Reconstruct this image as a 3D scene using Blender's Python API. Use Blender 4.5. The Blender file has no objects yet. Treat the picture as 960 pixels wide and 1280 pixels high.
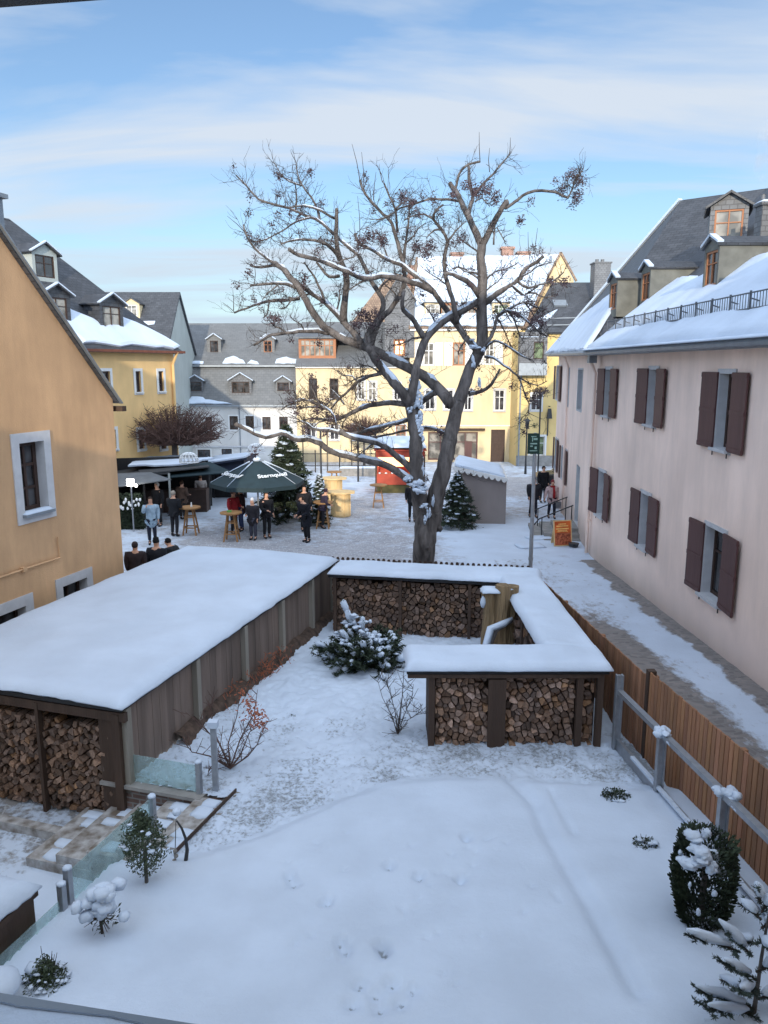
import bpy, math, random
from mathutils import Vector, Matrix, noise
rnd = random.Random(7)
R = math.radians
scn = bpy.context.scene
COL = scn.collection
# ------------------------------------------------------------------ camera
CAMZ = 5.8
TH = math.atan(183/960)
cd = bpy.data.cameras.new('camera'); cam = bpy.data.objects.new('camera', cd); COL.objects.link(cam)
cam.location = (0, 0, CAMZ); cam.rotation_euler = (R(90)-TH, 0, 0)
cd.sensor_fit = 'VERTICAL'; cd.sensor_height = 24; cd.lens = 18
cd.clip_start = 0.05; cd.clip_end = 3000
scn.camera = cam
# ------------------------------------------------------------------ light
SUN_EL, SUN_AZ = 15.5, 4.0          # the light travels 4 degrees to the right of straight ahead
sl = bpy.data.lights.new('sun', 'SUN'); sl.energy = 2.45; sl.angle = R(0.6); sl.color = (1, .88, .70)
so = bpy.data.objects.new('sun', sl); COL.objects.link(so)
tosun = Vector((-math.sin(R(SUN_AZ))*math.cos(R(SUN_EL)), -math.cos(R(SUN_AZ))*math.cos(R(SUN_EL)), math.sin(R(SUN_EL))))
so.rotation_euler = tosun.to_track_quat('Z', 'Y').to_euler()
w = bpy.data.worlds.new('World'); scn.world = w; w.use_nodes = True
nt = w.node_tree; N = nt.nodes; L = nt.links; N.clear()
out = N.new('ShaderNodeOutputWorld'); bg = N.new('ShaderNodeBackground'); bg.inputs[1].default_value = 0.125
sky = N.new('ShaderNodeTexSky'); sky.sky_type = 'NISHITA'; sky.sun_disc = False
sky.sun_elevation = R(SUN_EL); sky.sun_rotation = math.atan2(tosun.x, tosun.y)
sky.air_density = 1.0; sky.dust_density = 0.2; sky.ozone_density = 3.0
# cirrus: noise stretched along bands, looked up on a flat layer high above
tc = N.new('ShaderNodeTexCoord'); sep = N.new('ShaderNodeSeparateXYZ'); L.new(tc.outputs['Generated'], sep.inputs[0])
def wm(op, a, b=None):
    m = N.new('ShaderNodeMath'); m.operation = op
    for i, q in enumerate((a, b)):
        if q is None: continue
        if isinstance(q, (int, float)): m.inputs[i].default_value = q
        else: L.new(q, m.inputs[i])
    return m.outputs[0]
zz = wm('ADD', wm('MAXIMUM', sep.outputs[2], 0.0), 0.11)
cx = wm('DIVIDE', sep.outputs[0], zz); cy = wm('DIVIDE', sep.outputs[1], zz)
cmb = N.new('ShaderNodeCombineXYZ'); L.new(cx, cmb.inputs[0]); L.new(cy, cmb.inputs[1])
mp = N.new('ShaderNodeMapping'); mp.inputs['Rotation'].default_value = (0, 0, R(-30)); mp.inputs['Scale'].default_value = (.42, 1.25, 1)
mp.inputs['Location'].default_value = (5.3, 2.2, 0)
L.new(cmb.outputs[0], mp.inputs[0])
n1 = N.new('ShaderNodeTexNoise'); n1.inputs['Scale'].default_value = 1.15; n1.inputs['Detail'].default_value = 7; n1.inputs['Roughness'].default_value = .52; n1.inputs['Distortion'].default_value = .5
L.new(mp.outputs[0], n1.inputs[0])
cr = N.new('ShaderNodeValToRGB'); cr.color_ramp.elements[0].position = .4; cr.color_ramp.elements[1].position = .6
cr.color_ramp.elements[0].color = (.05, .05, .05, 1); cr.color_ramp.elements[1].color = (.92, .92, .92, 1)
L.new(n1.outputs[0], cr.inputs[0])
mx = N.new('ShaderNodeMixRGB'); mx.inputs[2].default_value = (5.9, 6.5, 7.3, 1)
hs = N.new('ShaderNodeHueSaturation'); hs.inputs['Saturation'].default_value = 1.0; hs.inputs['Value'].default_value = 1.4; L.new(sky.outputs[0], hs.inputs['Color'])
L.new(cr.outputs[0], mx.inputs[0]); L.new(hs.outputs[0], mx.inputs[1])
hz = N.new('ShaderNodeMapRange'); hz.inputs[1].default_value = 0.0; hz.inputs[2].default_value = .2; hz.inputs[3].default_value = .8; hz.inputs[4].default_value = 0.0
L.new(sep.outputs[2], hz.inputs[0])
mh = N.new('ShaderNodeMixRGB'); mh.inputs[2].default_value = (4.3, 5.75, 7.0, 1); L.new(hz.outputs[0], mh.inputs[0]); L.new(mx.outputs[0], mh.inputs[1])
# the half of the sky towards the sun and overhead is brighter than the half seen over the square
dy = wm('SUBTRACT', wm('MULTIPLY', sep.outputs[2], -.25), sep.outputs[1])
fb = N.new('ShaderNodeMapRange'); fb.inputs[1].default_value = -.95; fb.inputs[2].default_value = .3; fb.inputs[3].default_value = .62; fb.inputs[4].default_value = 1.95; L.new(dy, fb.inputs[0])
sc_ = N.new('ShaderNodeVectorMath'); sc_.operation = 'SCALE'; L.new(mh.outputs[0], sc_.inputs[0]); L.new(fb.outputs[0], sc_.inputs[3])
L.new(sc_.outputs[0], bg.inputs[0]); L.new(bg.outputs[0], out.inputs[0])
scn.view_settings.view_transform = 'Standard'; scn.view_settings.look = 'None'
scn.view_settings.gamma = 1; scn.view_settings.use_curve_mapping = False
scn.view_settings.exposure = 0.65
scn.cycles.max_bounces = 8; scn.cycles.transparent_max_bounces = 16
scn.cycles.use_denoising = True
# ------------------------------------------------------------------ pixel helpers (pixels of the 960x1280 photo)
CT, ST = math.cos(TH), math.sin(TH)
def ray(px, py):
    u = (px-480)/960; v = (640-py)/960
    return Vector((u, CT+v*ST, v*CT-ST))
def atY(px, py, Y): d = ray(px, py); return Vector((d.x/d.y*Y, Y, CAMZ+d.z/d.y*Y))
def onz(px, py, z): d = ray(px, py); t = (z-CAMZ)/d.z; return Vector((d.x*t, d.y*t, z))
def gz(Y): return -.024*Y
def gnd(px, py, dz=0):
    d = ray(px, py); t = (dz-CAMZ)/(d.z+.024*d.y); p = d*t; return Vector((p.x, p.y, CAMZ+p.z))
def onplane(px, py, P, n):
    d = ray(px, py); C0 = Vector((0, 0, CAMZ)); t = (Vector(P)-C0).dot(n)/d.dot(n); return C0+d*t
def V(*a): return Vector(a)
def nz(x, y, z=0, s=1.0): return noise.noise(Vector((x*s, y*s, z)))
# ------------------------------------------------------------------ materials
MATS = {}
def newmat(name):
    m = bpy.data.materials.new(name); m.use_nodes = True; MATS[name] = m
    nt = m.node_tree; b = nt.nodes['Principled BSDF']; return m, nt, nt.nodes, nt.links, b
def srgb(r, g, b):
    f = lambda c: (c/255/12.92) if c/255 <= .04045 else ((c/255+.055)/1.055)**2.4
    return (f(r), f(g), f(b), 1)
def mul(c, k): return (c[0]*k, c[1]*k, c[2]*k, 1)
def mat(name, col, rough=.7, var=.15, scale=3.0, bump=.0, bscale=20, metal=0, spec=.4, col2=None, detail=5, stretch=(1, 1, 1), emit=None, vcol=False, coord='Object'):
    """a base colour varied by noise, with noise relief"""
    m, nt, N, L, b = newmat(name)
    b.inputs['Roughness'].default_value = rough; b.inputs['Metallic'].default_value = metal
    b.inputs['Specular IOR Level'].default_value = spec
    tc = N.new('ShaderNodeTexCoord'); mp = N.new('ShaderNodeMapping'); mp.inputs['Scale'].default_value = stretch
    L.new(tc.outputs[coord], mp.inputs[0])
    n = N.new('ShaderNodeTexNoise'); n.inputs['Scale'].default_value = scale; n.inputs['Detail'].default_value = detail
    L.new(mp.outputs[0], n.inputs[0])
    r = N.new('ShaderNodeValToRGB'); r.color_ramp.elements[0].position = .3; r.color_ramp.elements[1].position = .7
    r.color_ramp.elements[0].color = mul(col, 1-var); r.color_ramp.elements[1].color = col2 or mul(col, 1+var)
    L.new(n.outputs[0], r.inputs[0]); o = r.outputs[0]
    if vcol:
        a = N.new('ShaderNodeVertexColor'); a.layer_name = 'col'
        x = N.new('ShaderNodeMixRGB'); x.blend_type = 'MULTIPLY'; x.inputs[0].default_value = 1
        L.new(o, x.inputs[1]); L.new(a.outputs[0], x.inputs[2]); o = x.outputs[0]
    L.new(o, b.inputs['Base Color'])
    if bump:
        n2 = N.new('ShaderNodeTexNoise'); n2.inputs['Scale'].default_value = bscale; n2.inputs['Detail'].default_value = 4
        L.new(mp.outputs[0], n2.inputs[0])
        bp = N.new('ShaderNodeBump'); bp.inputs['Strength'].default_value = bump; bp.inputs['Distance'].default_value = .02
        L.new(n2.outputs[0], bp.inputs['Height']); L.new(bp.outputs[0], b.inputs['Normal'])
    if emit:
        b.inputs['Emission Color'].default_value = emit[0]; b.inputs['Emission Strength'].default_value = emit[1]
    return m
def brickmat(name, c1, c2, mortar, bw, bh, ms=.01, rough=.8, bump=.4, off=.5, noisek=.35, coord='UV', bdist=.01):
    m, nt, N, L, b = newmat(name); b.inputs['Roughness'].default_value = rough
    tc = N.new('ShaderNodeTexCoord'); t = N.new('ShaderNodeTexBrick')
    t.inputs['Color1'].default_value = c1; t.inputs['Color2'].default_value = c2; t.inputs['Mortar'].default_value = mortar
    t.inputs['Scale'].default_value = 1; t.inputs['Brick Width'].default_value = bw; t.inputs['Row Height'].default_value = bh
    t.inputs['Mortar Size'].default_value = ms; t.offset = off
    L.new(tc.outputs[coord], t.inputs[0])
    n = N.new('ShaderNodeTexNoise'); n.inputs['Scale'].default_value = 1.3; n.inputs['Detail'].default_value = 8; n.inputs['Roughness'].default_value = .65
    L.new(tc.outputs[coord], n.inputs[0])
    r = N.new('ShaderNodeMapRange'); r.inputs[1].default_value = .3; r.inputs[2].default_value = .7; r.inputs[3].default_value = 1-noisek; r.inputs[4].default_value = 1+noisek*.6
    L.new(n.outputs[0], r.inputs[0])
    x = N.new('ShaderNodeMixRGB'); x.blend_type = 'MULTIPLY'; x.inputs[0].default_value = 1
    L.new(t.outputs[0], x.inputs[1]); L.new(r.outputs[0], x.inputs[2]); L.new(x.outputs[0], b.inputs['Base Color'])
    bp = N.new('ShaderNodeBump'); bp.inputs['Strength'].default_value = bump; bp.inputs['Distance'].default_value = bdist; bp.invert = True
    L.new(t.outputs['Fac'], bp.inputs['Height']); L.new(bp.outputs[0], b.inputs['Normal'])
    return m
SNOWC = (.56, .64, .75, 1)
def snowmat(name, under=None, speck=False, cob=None):
    """snow; where the attribute 'wear' is high the ground below shows through"""
    m, nt, N, L, b = newmat(name); b.inputs['Roughness'].default_value = .65; b.inputs['Specular IOR Level'].default_value = .25
    tc = N.new('ShaderNodeTexCoord')
    n = N.new('ShaderNodeTexNoise'); n.inputs['Scale'].default_value = 1.2; n.inputs['Detail'].default_value = 6; L.new(tc.outputs['Object'], n.inputs[0])
    r = N.new('ShaderNodeValToRGB'); r.color_ramp.elements[0].color = mul(SNOWC, .93); r.color_ramp.elements[1].color = mul(SNOWC, 1.04)
    r.color_ramp.elements[0].position = .35; r.color_ramp.elements[1].position = .65
    L.new(n.outputs[0], r.inputs[0]); o = r.outputs[0]
    n2 = N.new('ShaderNodeTexNoise'); n2.inputs['Scale'].default_value = 14; n2.inputs['Detail'].default_value = 6; n2.inputs['Roughness'].default_value = .6
    L.new(tc.outputs['Object'], n2.inputs[0])
    bp = N.new('ShaderNodeBump'); bp.inputs['Strength'].default_value = .4; bp.inputs['Distance'].default_value = .02
    n5 = N.new('ShaderNodeTexNoise'); n5.inputs['Scale'].default_value = 70; n5.inputs['Detail'].default_value = 3; L.new(tc.outputs['Object'], n5.inputs[0])
    m5 = N.new('ShaderNodeMath'); m5.operation = 'MULTIPLY_ADD'; m5.inputs[1].default_value = .3; L.new(n5.outputs[0], m5.inputs[0]); L.new(n2.outputs[0], m5.inputs[2])
    L.new(m5.outputs[0], bp.inputs['Height'])
    if under is not None:
        at = N.new('ShaderNodeAttribute'); at.attribute_name = 'wear'
        n3 = N.new('ShaderNodeTexNoise'); n3.inputs['Scale'].default_value = under.get('ns', 5); n3.inputs['Detail'].default_value = 8; n3.inputs['Roughness'].default_value = .72
        mpn = N.new('ShaderNodeMapping'); mpn.inputs['Scale'].default_value = under.get('st', (1, 1, 1)); L.new(tc.outputs['Object'], mpn.inputs[0])
        L.new(mpn.outputs[0], n3.inputs[0])
        ad = N.new('ShaderNodeMath'); ad.operation = 'ADD'; cn = N.new('ShaderNodeMapRange'); cn.inputs[1].default_value = .28; cn.inputs[2].default_value = .72; L.new(n3.outputs[0], cn.inputs[0]); L.new(at.outputs['Fac'], ad.inputs[0]); L.new(cn.outputs[0], ad.inputs[1])
        mr = N.new('ShaderNodeMapRange'); mr.inputs[1].default_value = under.get('lo', .8); mr.inputs[2].default_value = under.get('hi', 1.05); L.new(ad.outputs[0], mr.inputs[0])
        mr.inputs[4].default_value = under.get('max', .9)
        if 'bw' in under:
            t = N.new('ShaderNodeTexBrick'); t.inputs['Scale'].default_value = 1
            t.inputs['Color1'].default_value = under['c1']; t.inputs['Color2'].default_value = under['c2']; t.inputs['Mortar'].default_value = under['m']
            t.inputs['Brick Width'].default_value = under['bw']; t.inputs['Row Height'].default_value = under['bh']; t.inputs['Mortar Size'].default_value = .012
            wv = N.new('ShaderNodeTexNoise'); wv.inputs['Scale'].default_value = .8; L.new(tc.outputs['Object'], wv.inputs[0])
            va = N.new('ShaderNodeVectorMath'); va.operation = 'MULTIPLY_ADD'; va.inputs[1].default_value = (1.1, 1.1, 0); L.new(wv.outputs[1], va.inputs[0]); L.new(tc.outputs['Object'], va.inputs[2])
            L.new(va.outputs[0], t.inputs[0]); uc = t.outputs[0]
        else:
            rr = N.new('ShaderNodeValToRGB'); rr.color_ramp.elements[0].color = under['c1']; rr.color_ramp.elements[1].color = under['c2']
            L.new(n2.outputs[0], rr.inputs[0]); uc = rr.outputs[0]
        x = N.new('ShaderNodeMixRGB'); L.new(mr.outputs[0], x.inputs[0]); L.new(o, x.inputs[1]); L.new(uc, x.inputs[2]); o = x.outputs[0]
        bp2 = N.new('ShaderNodeBump'); bp2.inputs['Strength'].default_value = .5; bp2.inputs['Distance'].default_value = .03; bp2.invert = True
        L.new(mr.outputs[0], bp2.inputs['Height']); L.new(bp.outputs[0], bp2.inputs['Normal']); L.new(bp2.outputs[0], b.inputs['Normal'])
    else: L.new(bp.outputs[0], b.inputs['Normal'])
    L.new(o, b.inputs['Base Color']); return m
M_SNOW = snowmat('snow')
M_GG = None
M_GARDEN = snowmat('garden_snow', dict(c1=(.05, .055, .05, 1), c2=(.36, .38, .4, 1), ns=17, lo=.98, hi=1.3, max=.8))
M_PLAZA = snowmat('plaza_snow', dict(c1=(.17, .15, .145, 1), c2=(.29, .26, .25, 1), m=(.48, .47, .48, 1), bw=.3, bh=.2, ns=2.2, lo=.62, hi=1.15, max=.75))
M_LANE = snowmat('lane_snow', dict(c1=(.13, .11, .095, 1), c2=(.26, .22, .19, 1), m=(.2, .18, .165, 1), bw=.14, bh=.11, ns=6.0, lo=.7, hi=1.2, max=.92, st=(1, .6, 1)))
M_PATIO = snowmat('patio_snow', dict(c1=(.12, .11, .1, 1), c2=(.25, .23, .21, 1), m=(.4, .4, .4, 1), bw=.4, bh=.3, ns=4, lo=.8, hi=1.1))
M_ORANGE = mat('orange_render', srgb(204, 164, 124), .9, .10, .8, .35, 40)
M_PINK = mat('pink_render', srgb(248, 222, 206), .9, .05, .6, .2, 40)
M_YEL = mat('yellow_render', srgb(232, 194, 136), .9, .06, 1, .1, 30)
M_CREAM = mat('cream_render', srgb(218, 197, 158), .9, .05, 1, .1, 30)
M_PALE = mat('pale_render', srgb(208, 206, 202), .9, .05, 1, .1, 30)
M_OCHRE = mat('ochre_render', srgb(216, 188, 128), .9, .06, 1, .1, 30)
M_GREYW = mat('grey_green_render', srgb(168, 174, 170), .9, .05, 1)
M_TRIM = mat('pale_stone_trim', srgb(190, 190, 192), .8, .08, 5, .2, 40)
M_WHITE = mat('white_paint', srgb(214, 214, 212), .6, .05, 5)
M_SLATE = brickmat('slate_roof', (.048, .052, .06, 1), (.07, .074, .084, 1), (.03, .03, .035, 1), .3, .18, .012, .5, .5)
M_SLATE2 = brickmat('grey_slate_roof', (.125, .13, .135, 1), (.15, .155, .16, 1), (.095, .1, .1, 1), .35, .2, .01, .55, .3, noisek=.15)
M_SLATE3 = brickmat('blue_slate_cladding', (.11, .115, .125, 1), (.15, .155, .165, 1), (.07, .07, .075, 1), .22, .14, .012, .55, .4)
M_TILE = brickmat('brown_tile_roof', (.25, .17, .12, 1), (.33, .23, .16, 1), (.14, .1, .08, 1), .2, .25, .015, .8, .5)
M_CHIM = brickmat('orange_brick', (.26, .1, .06, 1), (.34, .14, .09, 1), (.4, .35, .3, 1), .25, .075, .012)
M_BRICK = brickmat('dark_red_brick', (.12, .07, .055, 1), (.19, .115, .09, 1), (.2, .19, .18, 1), .24, .08, .012)
M_METAL = mat('galvanised_steel', (.36, .38, .41, 1), .5, .12, 12, .05, 40, metal=.7)
M_ZINC = mat('zinc_sheet', (.25, .28, .31, 1), .5, .12, 4, metal=.5)
M_DARKM = mat('dark_metal', (.03, .032, .035, 1), .5, .2, 8)
M_BLACK = mat('black_paint', (.015, .015, .017, 1), .5, .2, 8)
M_SHUT = mat('brown_shutter_wood', srgb(88, 60, 58), .6, .12, 6, .3, 30, stretch=(1, 1, .1))
M_BROWN = mat('dark_brown_wood', srgb(70, 54, 44), .75, .25, 5, .4, 30, stretch=(1, 1, .12))
M_FENCE = mat('brown_fence_wood', srgb(148, 108, 80), .8, .22, 5, .4, 30, stretch=(1, 1, .1), vcol=True)
M_OLDW = mat('weathered_boards', srgb(120, 106, 98), .85, .35, 4, .4, 30, stretch=(1, 1, .1), vcol=True)
M_GREYWOOD = mat('grey_post_wood', srgb(140, 134, 124), .85, .15, 6, .3, 30, stretch=(1, 1, .1))
M_LIGHTW = mat('fresh_pine_wood', srgb(214, 184, 134), .7, .12, 5, .2, 20, stretch=(1, 1, .15))
M_TABLEW = mat('table_wood', srgb(150, 112, 72), .7, .18, 5, .2, 20)
M_ORW = mat('orange_window_wood', srgb(160, 106, 72), .6, .1, 6)
M_DKW = mat('dark_window_wood', srgb(62, 46, 40), .6, .15, 6)
M_BARK = mat('tree_bark', (.075, .064, .06, 1), .9, .4, 6, .9, 24, stretch=(1, 1, .25), col2=(.2, .178, .168, 1))
M_TWIG = mat('twig_bark', (.05, .038, .033, 1), .9, .3, 6)
M_RTWIG = mat('reddish_twig_bark', (.1, .058, .048, 1), .9, .3, 6)
M_SEED = mat('dry_seed_clusters', (.07, .045, .05, 1), .9, .4, 6)
M_RLEAF = mat('dry_orange_leaves', srgb(150, 86, 60), .8, .3, 6)
M_CON = mat('conifer_needles', (.022, .036, .022, 1), .8, .45, 5, col2=(.045, .065, .035, 1))
M_CON2 = mat('blue_green_needles', (.03, .045, .038, 1), .8, .4, 5, col2=(.06, .085, .07, 1))
M_BOX = mat('evergreen_leaves', (.035, .055, .028, 1), .7, .4, 6, col2=(.07, .095, .05, 1))
M_STONE = mat('grey_stone', (.26, .25, .235, 1), .85, .2, 5, .4, 20)
M_STEP = mat('sandstone_steps', srgb(120, 108, 95), .85, .25, 6, .4, 25, col2=(.5, .5, .5, 1))
M_LOG = mat('split_firewood', srgb(150, 124, 108), .85, .3, 30, .5, 60, vcol=True)
M_STUMP = mat('weathered_stump', srgb(140, 118, 88), .85, .35, 5, .8, 18, stretch=(2, 2, .2))
M_TENT = mat('taupe_tarpaulin', srgb(140, 130, 126), .7, .05, 2)
M_CANG = mat('dark_green_canvas', (.016, .034, .042, 1), .75, .15, 3)
M_CAND = mat('dark_grey_canvas', (.045, .048, .052, 1), .75, .15, 3)
M_CANL = mat('grey_canvas', (.13, .14, .15, 1), .75, .15, 3)
M_NAVY = mat('navy_canvas', (.015, .022, .045, 1), .7, .15, 3)
M_RED = mat('red_paint', (.42, .06, .03, 1), .55, .1, 3)
M_OLIVE = mat('olive_skirt', (.1, .085, .03, 1), .8, .2, 3)
M_LETTER = mat('white_lettering', (.75, .77, .78, 1), .7, .03, 3)
M_DIRT = mat('dark_soil', (.05, .035, .028, 1), .95, .3, 8, .6, 20, col2=(.12, .08, .06, 1))
M_COPPER = mat('copper_gutter', srgb(120, 72, 56), .5, .2, 6, metal=.4)
M_SKIN = mat('skin', srgb(205, 158, 132), .6, .04, 6)
M_HAIR = mat('dark_hair', (.03, .022, .018, 1), .7, .2, 20)
M_CARP = mat('dark_car_paint', (.012, .013, .016, 1), .25, .05, 3, spec=.6)
M_RUB = mat('tyre_rubber', (.02, .02, .02, 1), .8, .1, 3)
M_LAMP = mat('lit_floodlight', (.9, .9, .85, 1), .5, 0, 3, emit=((1, .97, .9, 1), 14))
M_WLIT = mat('warm_glow_surface', (.9, .6, .4, 1), .5, 0, 3, emit=((1, .55, .25, 1), 2.0))  # warm glow put into the bay pane and stall goods; no bulbs modelled
def glassmat(name, col, tr=0, rough=.08):
    m, nt, N, L, b = newmat(name)
    b.inputs['Roughness'].default_value = rough; b.inputs['Specular IOR Level'].default_value = .7
    tc = N.new('ShaderNodeTexCoord'); n = N.new('ShaderNodeTexNoise'); n.inputs['Scale'].default_value = 1.7; n.inputs['Detail'].default_value = 2
    L.new(tc.outputs['Object'], n.inputs[0])
    r = N.new('ShaderNodeValToRGB'); r.color_ramp.elements[0].position = .42; r.color_ramp.elements[1].position = .62
    r.color_ramp.elements[0].color = col; r.color_ramp.elements[1].color = (col[0]*3+.03, col[1]*3+.03, col[2]*3+.03, 1)
    L.new(n.outputs[0], r.inputs[0]); L.new(r.outputs[0], b.inputs['Base Color'])
    return m
M_GLASS = glassmat('dark_window_glass', (.018, .018, .02, 1))
M_GLASSW = glassmat('curtained_window_glass', (.1, .09, .075, 1), rough=.2)
M_GLASSG = glassmat('green_window_glass', (.045, .06, .03, 1), rough=.2)
def clearglass():
    m, nt, N, L, b = newmat('frosted_green_glass')
    tr = N.new('ShaderNodeBsdfTransparent'); tr.inputs[0].default_value = (.80, .9, .89, 1)
    b.inputs['Base Color'].default_value = (.55, .68, .70, 1); b.inputs['Roughness'].default_value = .12
    tc = N.new('ShaderNodeTexCoord'); n = N.new('ShaderNodeTexNoise'); n.inputs['Scale'].default_value = 4; n.inputs['Detail'].default_value = 6; L.new(tc.outputs['Object'], n.inputs[0])
    mr = N.new('ShaderNodeMapRange'); mr.inputs[1].default_value = .35; mr.inputs[2].default_value = .75; mr.inputs[3].default_value = .2; mr.inputs[4].default_value = .5; L.new(n.outputs[0], mr.inputs[0])
    x = N.new('ShaderNodeMixShader'); L.new(mr.outputs[0], x.inputs[0]); L.new(tr.outputs[0], x.inputs[1]); L.new(b.outputs[0], x.inputs[2])
    L.new(x.outputs[0], nt.nodes['Material Output'].inputs[0]); return m
M_CLEAR = clearglass()
# ------------------------------------------------------------------ mesh builder
class MB:
    def __init__(s): s.v = []; s.f = []; s.m = []; s.c = []; s.mi = 0; s.cc = (1, 1, 1); s.sm = []; s.smooth = False
    def add(s, vs, fs):
        o = len(s.v); s.v.extend([Vector(q) for q in vs])
        for f in fs:
            s.f.append(tuple(o+i for i in f)); s.m.append(s.mi); s.c.append(s.cc); s.sm.append(s.smooth)
    def quad(s, a, b, c, d): s.add((a, b, c, d), ((0, 1, 2, 3),))
    def poly(s, pts): s.add(pts, (tuple(range(len(pts))),))
    def box(s, c, size, X=None, Y=None, Z=None, taper=1.0):
        c = Vector(c); X = Vector(X or (1, 0, 0)); Y = Vector(Y or (0, 1, 0)); Z = Vector(Z or (0, 0, 1))
        a, b, d = size[0]/2, size[1]/2, size[2]/2; vs = []
        for k in (-1, 1):
            t = taper if k > 0 else 1
            for j in (-1, 1):
                for i in (-1, 1): vs.append(c+X*(i*a*t)+Y*(j*b*t)+Z*(k*d))
        s.add(vs, ((0, 2, 3, 1), (4, 5, 7, 6), (0, 1, 5, 4), (2, 6, 7, 3), (0, 4, 6, 2), (1, 3, 7, 5)))
    def bar(s, a, b, w, h=None, up=(0, 0, 1)):
        a = Vector(a); b = Vector(b); h = h or w; d = b-a; l = d.length
        if l < 1e-6: return
        d /= l; u = Vector(up)
        if abs(d.dot(u)) > .98: u = Vector((0, 1, 0))
        x = d.cross(u).normalized(); y = x.cross(d)
        s.box((a+b)/2, (w, l, h), x, d, y)
    def prism(s, pts, vec):
        """flat polygon pts extruded by vec"""
        n = len(pts); pts = [Vector(p) for p in pts]; vec = Vector(vec)
        vs = pts+[p+vec for p in pts]
        fs = [tuple(range(n))[::-1], tuple(range(n, 2*n))]+[(i, (i+1) % n, n+(i+1) % n, n+i) for i in range(n)]
        s.add(vs, fs)
    def slab(s, pts, t):
        pts = [Vector(p) for p in pts]; n = (pts[1]-pts[0]).cross(pts[2]-pts[0])
        if n.length < 1e-9 and len(pts) > 3: n = (pts[2]-pts[1]).cross(pts[3]-pts[1])
        n.normalize()
        if n.z < 0: n = -n
        s.prism(pts, n*-t)
    def tube(s, pts, rad, n=6, cap=True, jit=0, rn=None):
        pts = [Vector(p) for p in pts]; k = len(pts)
        if k < 2: return
        if isinstance(rad, (int, float)): rad = [rad]*k
        vs = []; x = None
        for i, p in enumerate(pts):
            d = (pts[min(i+1, k-1)]-pts[max(i-1, 0)])
            if d.length < 1e-9: d = Vector((0, 0, 1))
            d.normalize()
            if x is None:
                x = d.cross(Vector((0, 0, 1)) if abs(d.z) < .9 else Vector((0, 1, 0))).normalized()
            else:
                x = (x-d*x.dot(d))
                x = x.normalized() if x.length > 1e-6 else d.orthogonal().normalized()
            y = d.cross(x)
            for j in range(n):
                a = 2*math.pi*j/n; r = rad[i]*(1+(rn.uniform(-jit, jit) if jit else 0))
                vs.append(p+x*(math.cos(a)*r)+y*(math.sin(a)*r))
        fs = [(i*n+j, i*n+(j+1) % n, (i+1)*n+(j+1) % n, (i+1)*n+j) for i in range(k-1) for j in range(n)]
        if cap: fs += [tuple(range(n))[::-1], tuple(range((k-1)*n, k*n))]
        s.add(vs, fs)
    def ball(s, c, r, n=8, m=5, jit=0, rn=None, flat=None):
        c = Vector(c); r = Vector((r, r, r)) if isinstance(r, (int, float)) else Vector(r)
        vs = [c+Vector((0, 0, -r.z if flat is None else flat*-r.z))]
        for i in range(1, m):
            t = math.pi*i/m-math.pi/2
            for j in range(n):
                a = 2*math.pi*j/n; k = 1+(rn.uniform(-jit, jit) if jit else 0)
                z = math.sin(t)*r.z*k
                if flat is not None and z < -flat*r.z: z = -flat*r.z
                vs.append(c+Vector((math.cos(t)*math.cos(a)*r.x*k, math.cos(t)*math.sin(a)*r.y*k, z)))
        vs.append(c+Vector((0, 0, r.z)))
        fs = [(0, 1+(j+1) % n, 1+j) for j in range(n)]
        for i in range(m-2):
            for j in range(n): fs.append((1+i*n+j, 1+i*n+(j+1) % n, 1+(i+1)*n+(j+1) % n, 1+(i+1)*n+j))
        e = len(vs)-1; b = 1+(m-2)*n
        fs += [(b+j, b+(j+1) % n, e) for j in range(n)]
        s.add(vs, fs)
    def build(s, name, mats, parent=None, base=None, smooth=None):
        """one mesh object, its origin at base (or at its parent's origin)"""
        if not isinstance(mats, (list, tuple)): mats = [mats]
        o0 = Vector(parent['_w']) if parent is not None else (Vector(base) if base is not None else s.base())
        me = bpy.data.meshes.new(name); me.from_pydata([tuple(q-o0) for q in s.v], [], s.f)
        for m in mats: me.materials.append(m)
        me.polygons.foreach_set('material_index', s.m)
        me.polygons.foreach_set('use_smooth', [True]*len(s.f) if smooth else s.sm)
        me.update()
        uv = me.uv_layers.new(name='UVMap'); data = [0.0]*(len(me.loops)*2)
        for p in me.polygons:
            n = p.normal; u = Vector((-n.y, n.x, 0))
            if u.length < 1e-3: u = Vector((1, 0, 0))
            u.normalize(); v = n.cross(u)
            for li in p.loop_indices:
                co = s.v[me.loops[li].vertex_index]; data[2*li] = co.dot(u); data[2*li+1] = co.dot(v)
        uv.data.foreach_set('uv', data)
        if any(c != (1, 1, 1) for c in s.c):
            ca = me.color_attributes.new('col', 'FLOAT_COLOR', 'CORNER'); cd = []
            for p, c in zip(me.polygons, s.c): cd += [c[0], c[1], c[2], 1.0]*p.loop_total
            ca.data.foreach_set('color', cd)
        else:
            if any(m.name in ('brown_fence_wood', 'split_firewood', 'weathered_boards') for m in mats):
                ca = me.color_attributes.new('col', 'FLOAT_COLOR', 'CORNER'); ca.data.foreach_set('color', [1.0]*4*len(me.loops))
        o = bpy.data.objects.new(name, me); COL.objects.link(o)
        if parent is not None: o.parent = parent; o['_w'] = list(o0)
        else: o.location = o0; o['_w'] = list(o0)
        return o
    def base(s):
        xs = [v.x for v in s.v]; ys = [v.y for v in s.v]; zs = [v.z for v in s.v]
        return Vector(((min(xs)+max(xs))/2, (min(ys)+max(ys))/2, min(zs)))
def tag(o, label=None, cat=None, group=None, kind=None):
    if label: o['label'] = label
    if cat: o['category'] = cat
    if group: o['group'] = group
    if kind: o['kind'] = kind
    return o
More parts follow.
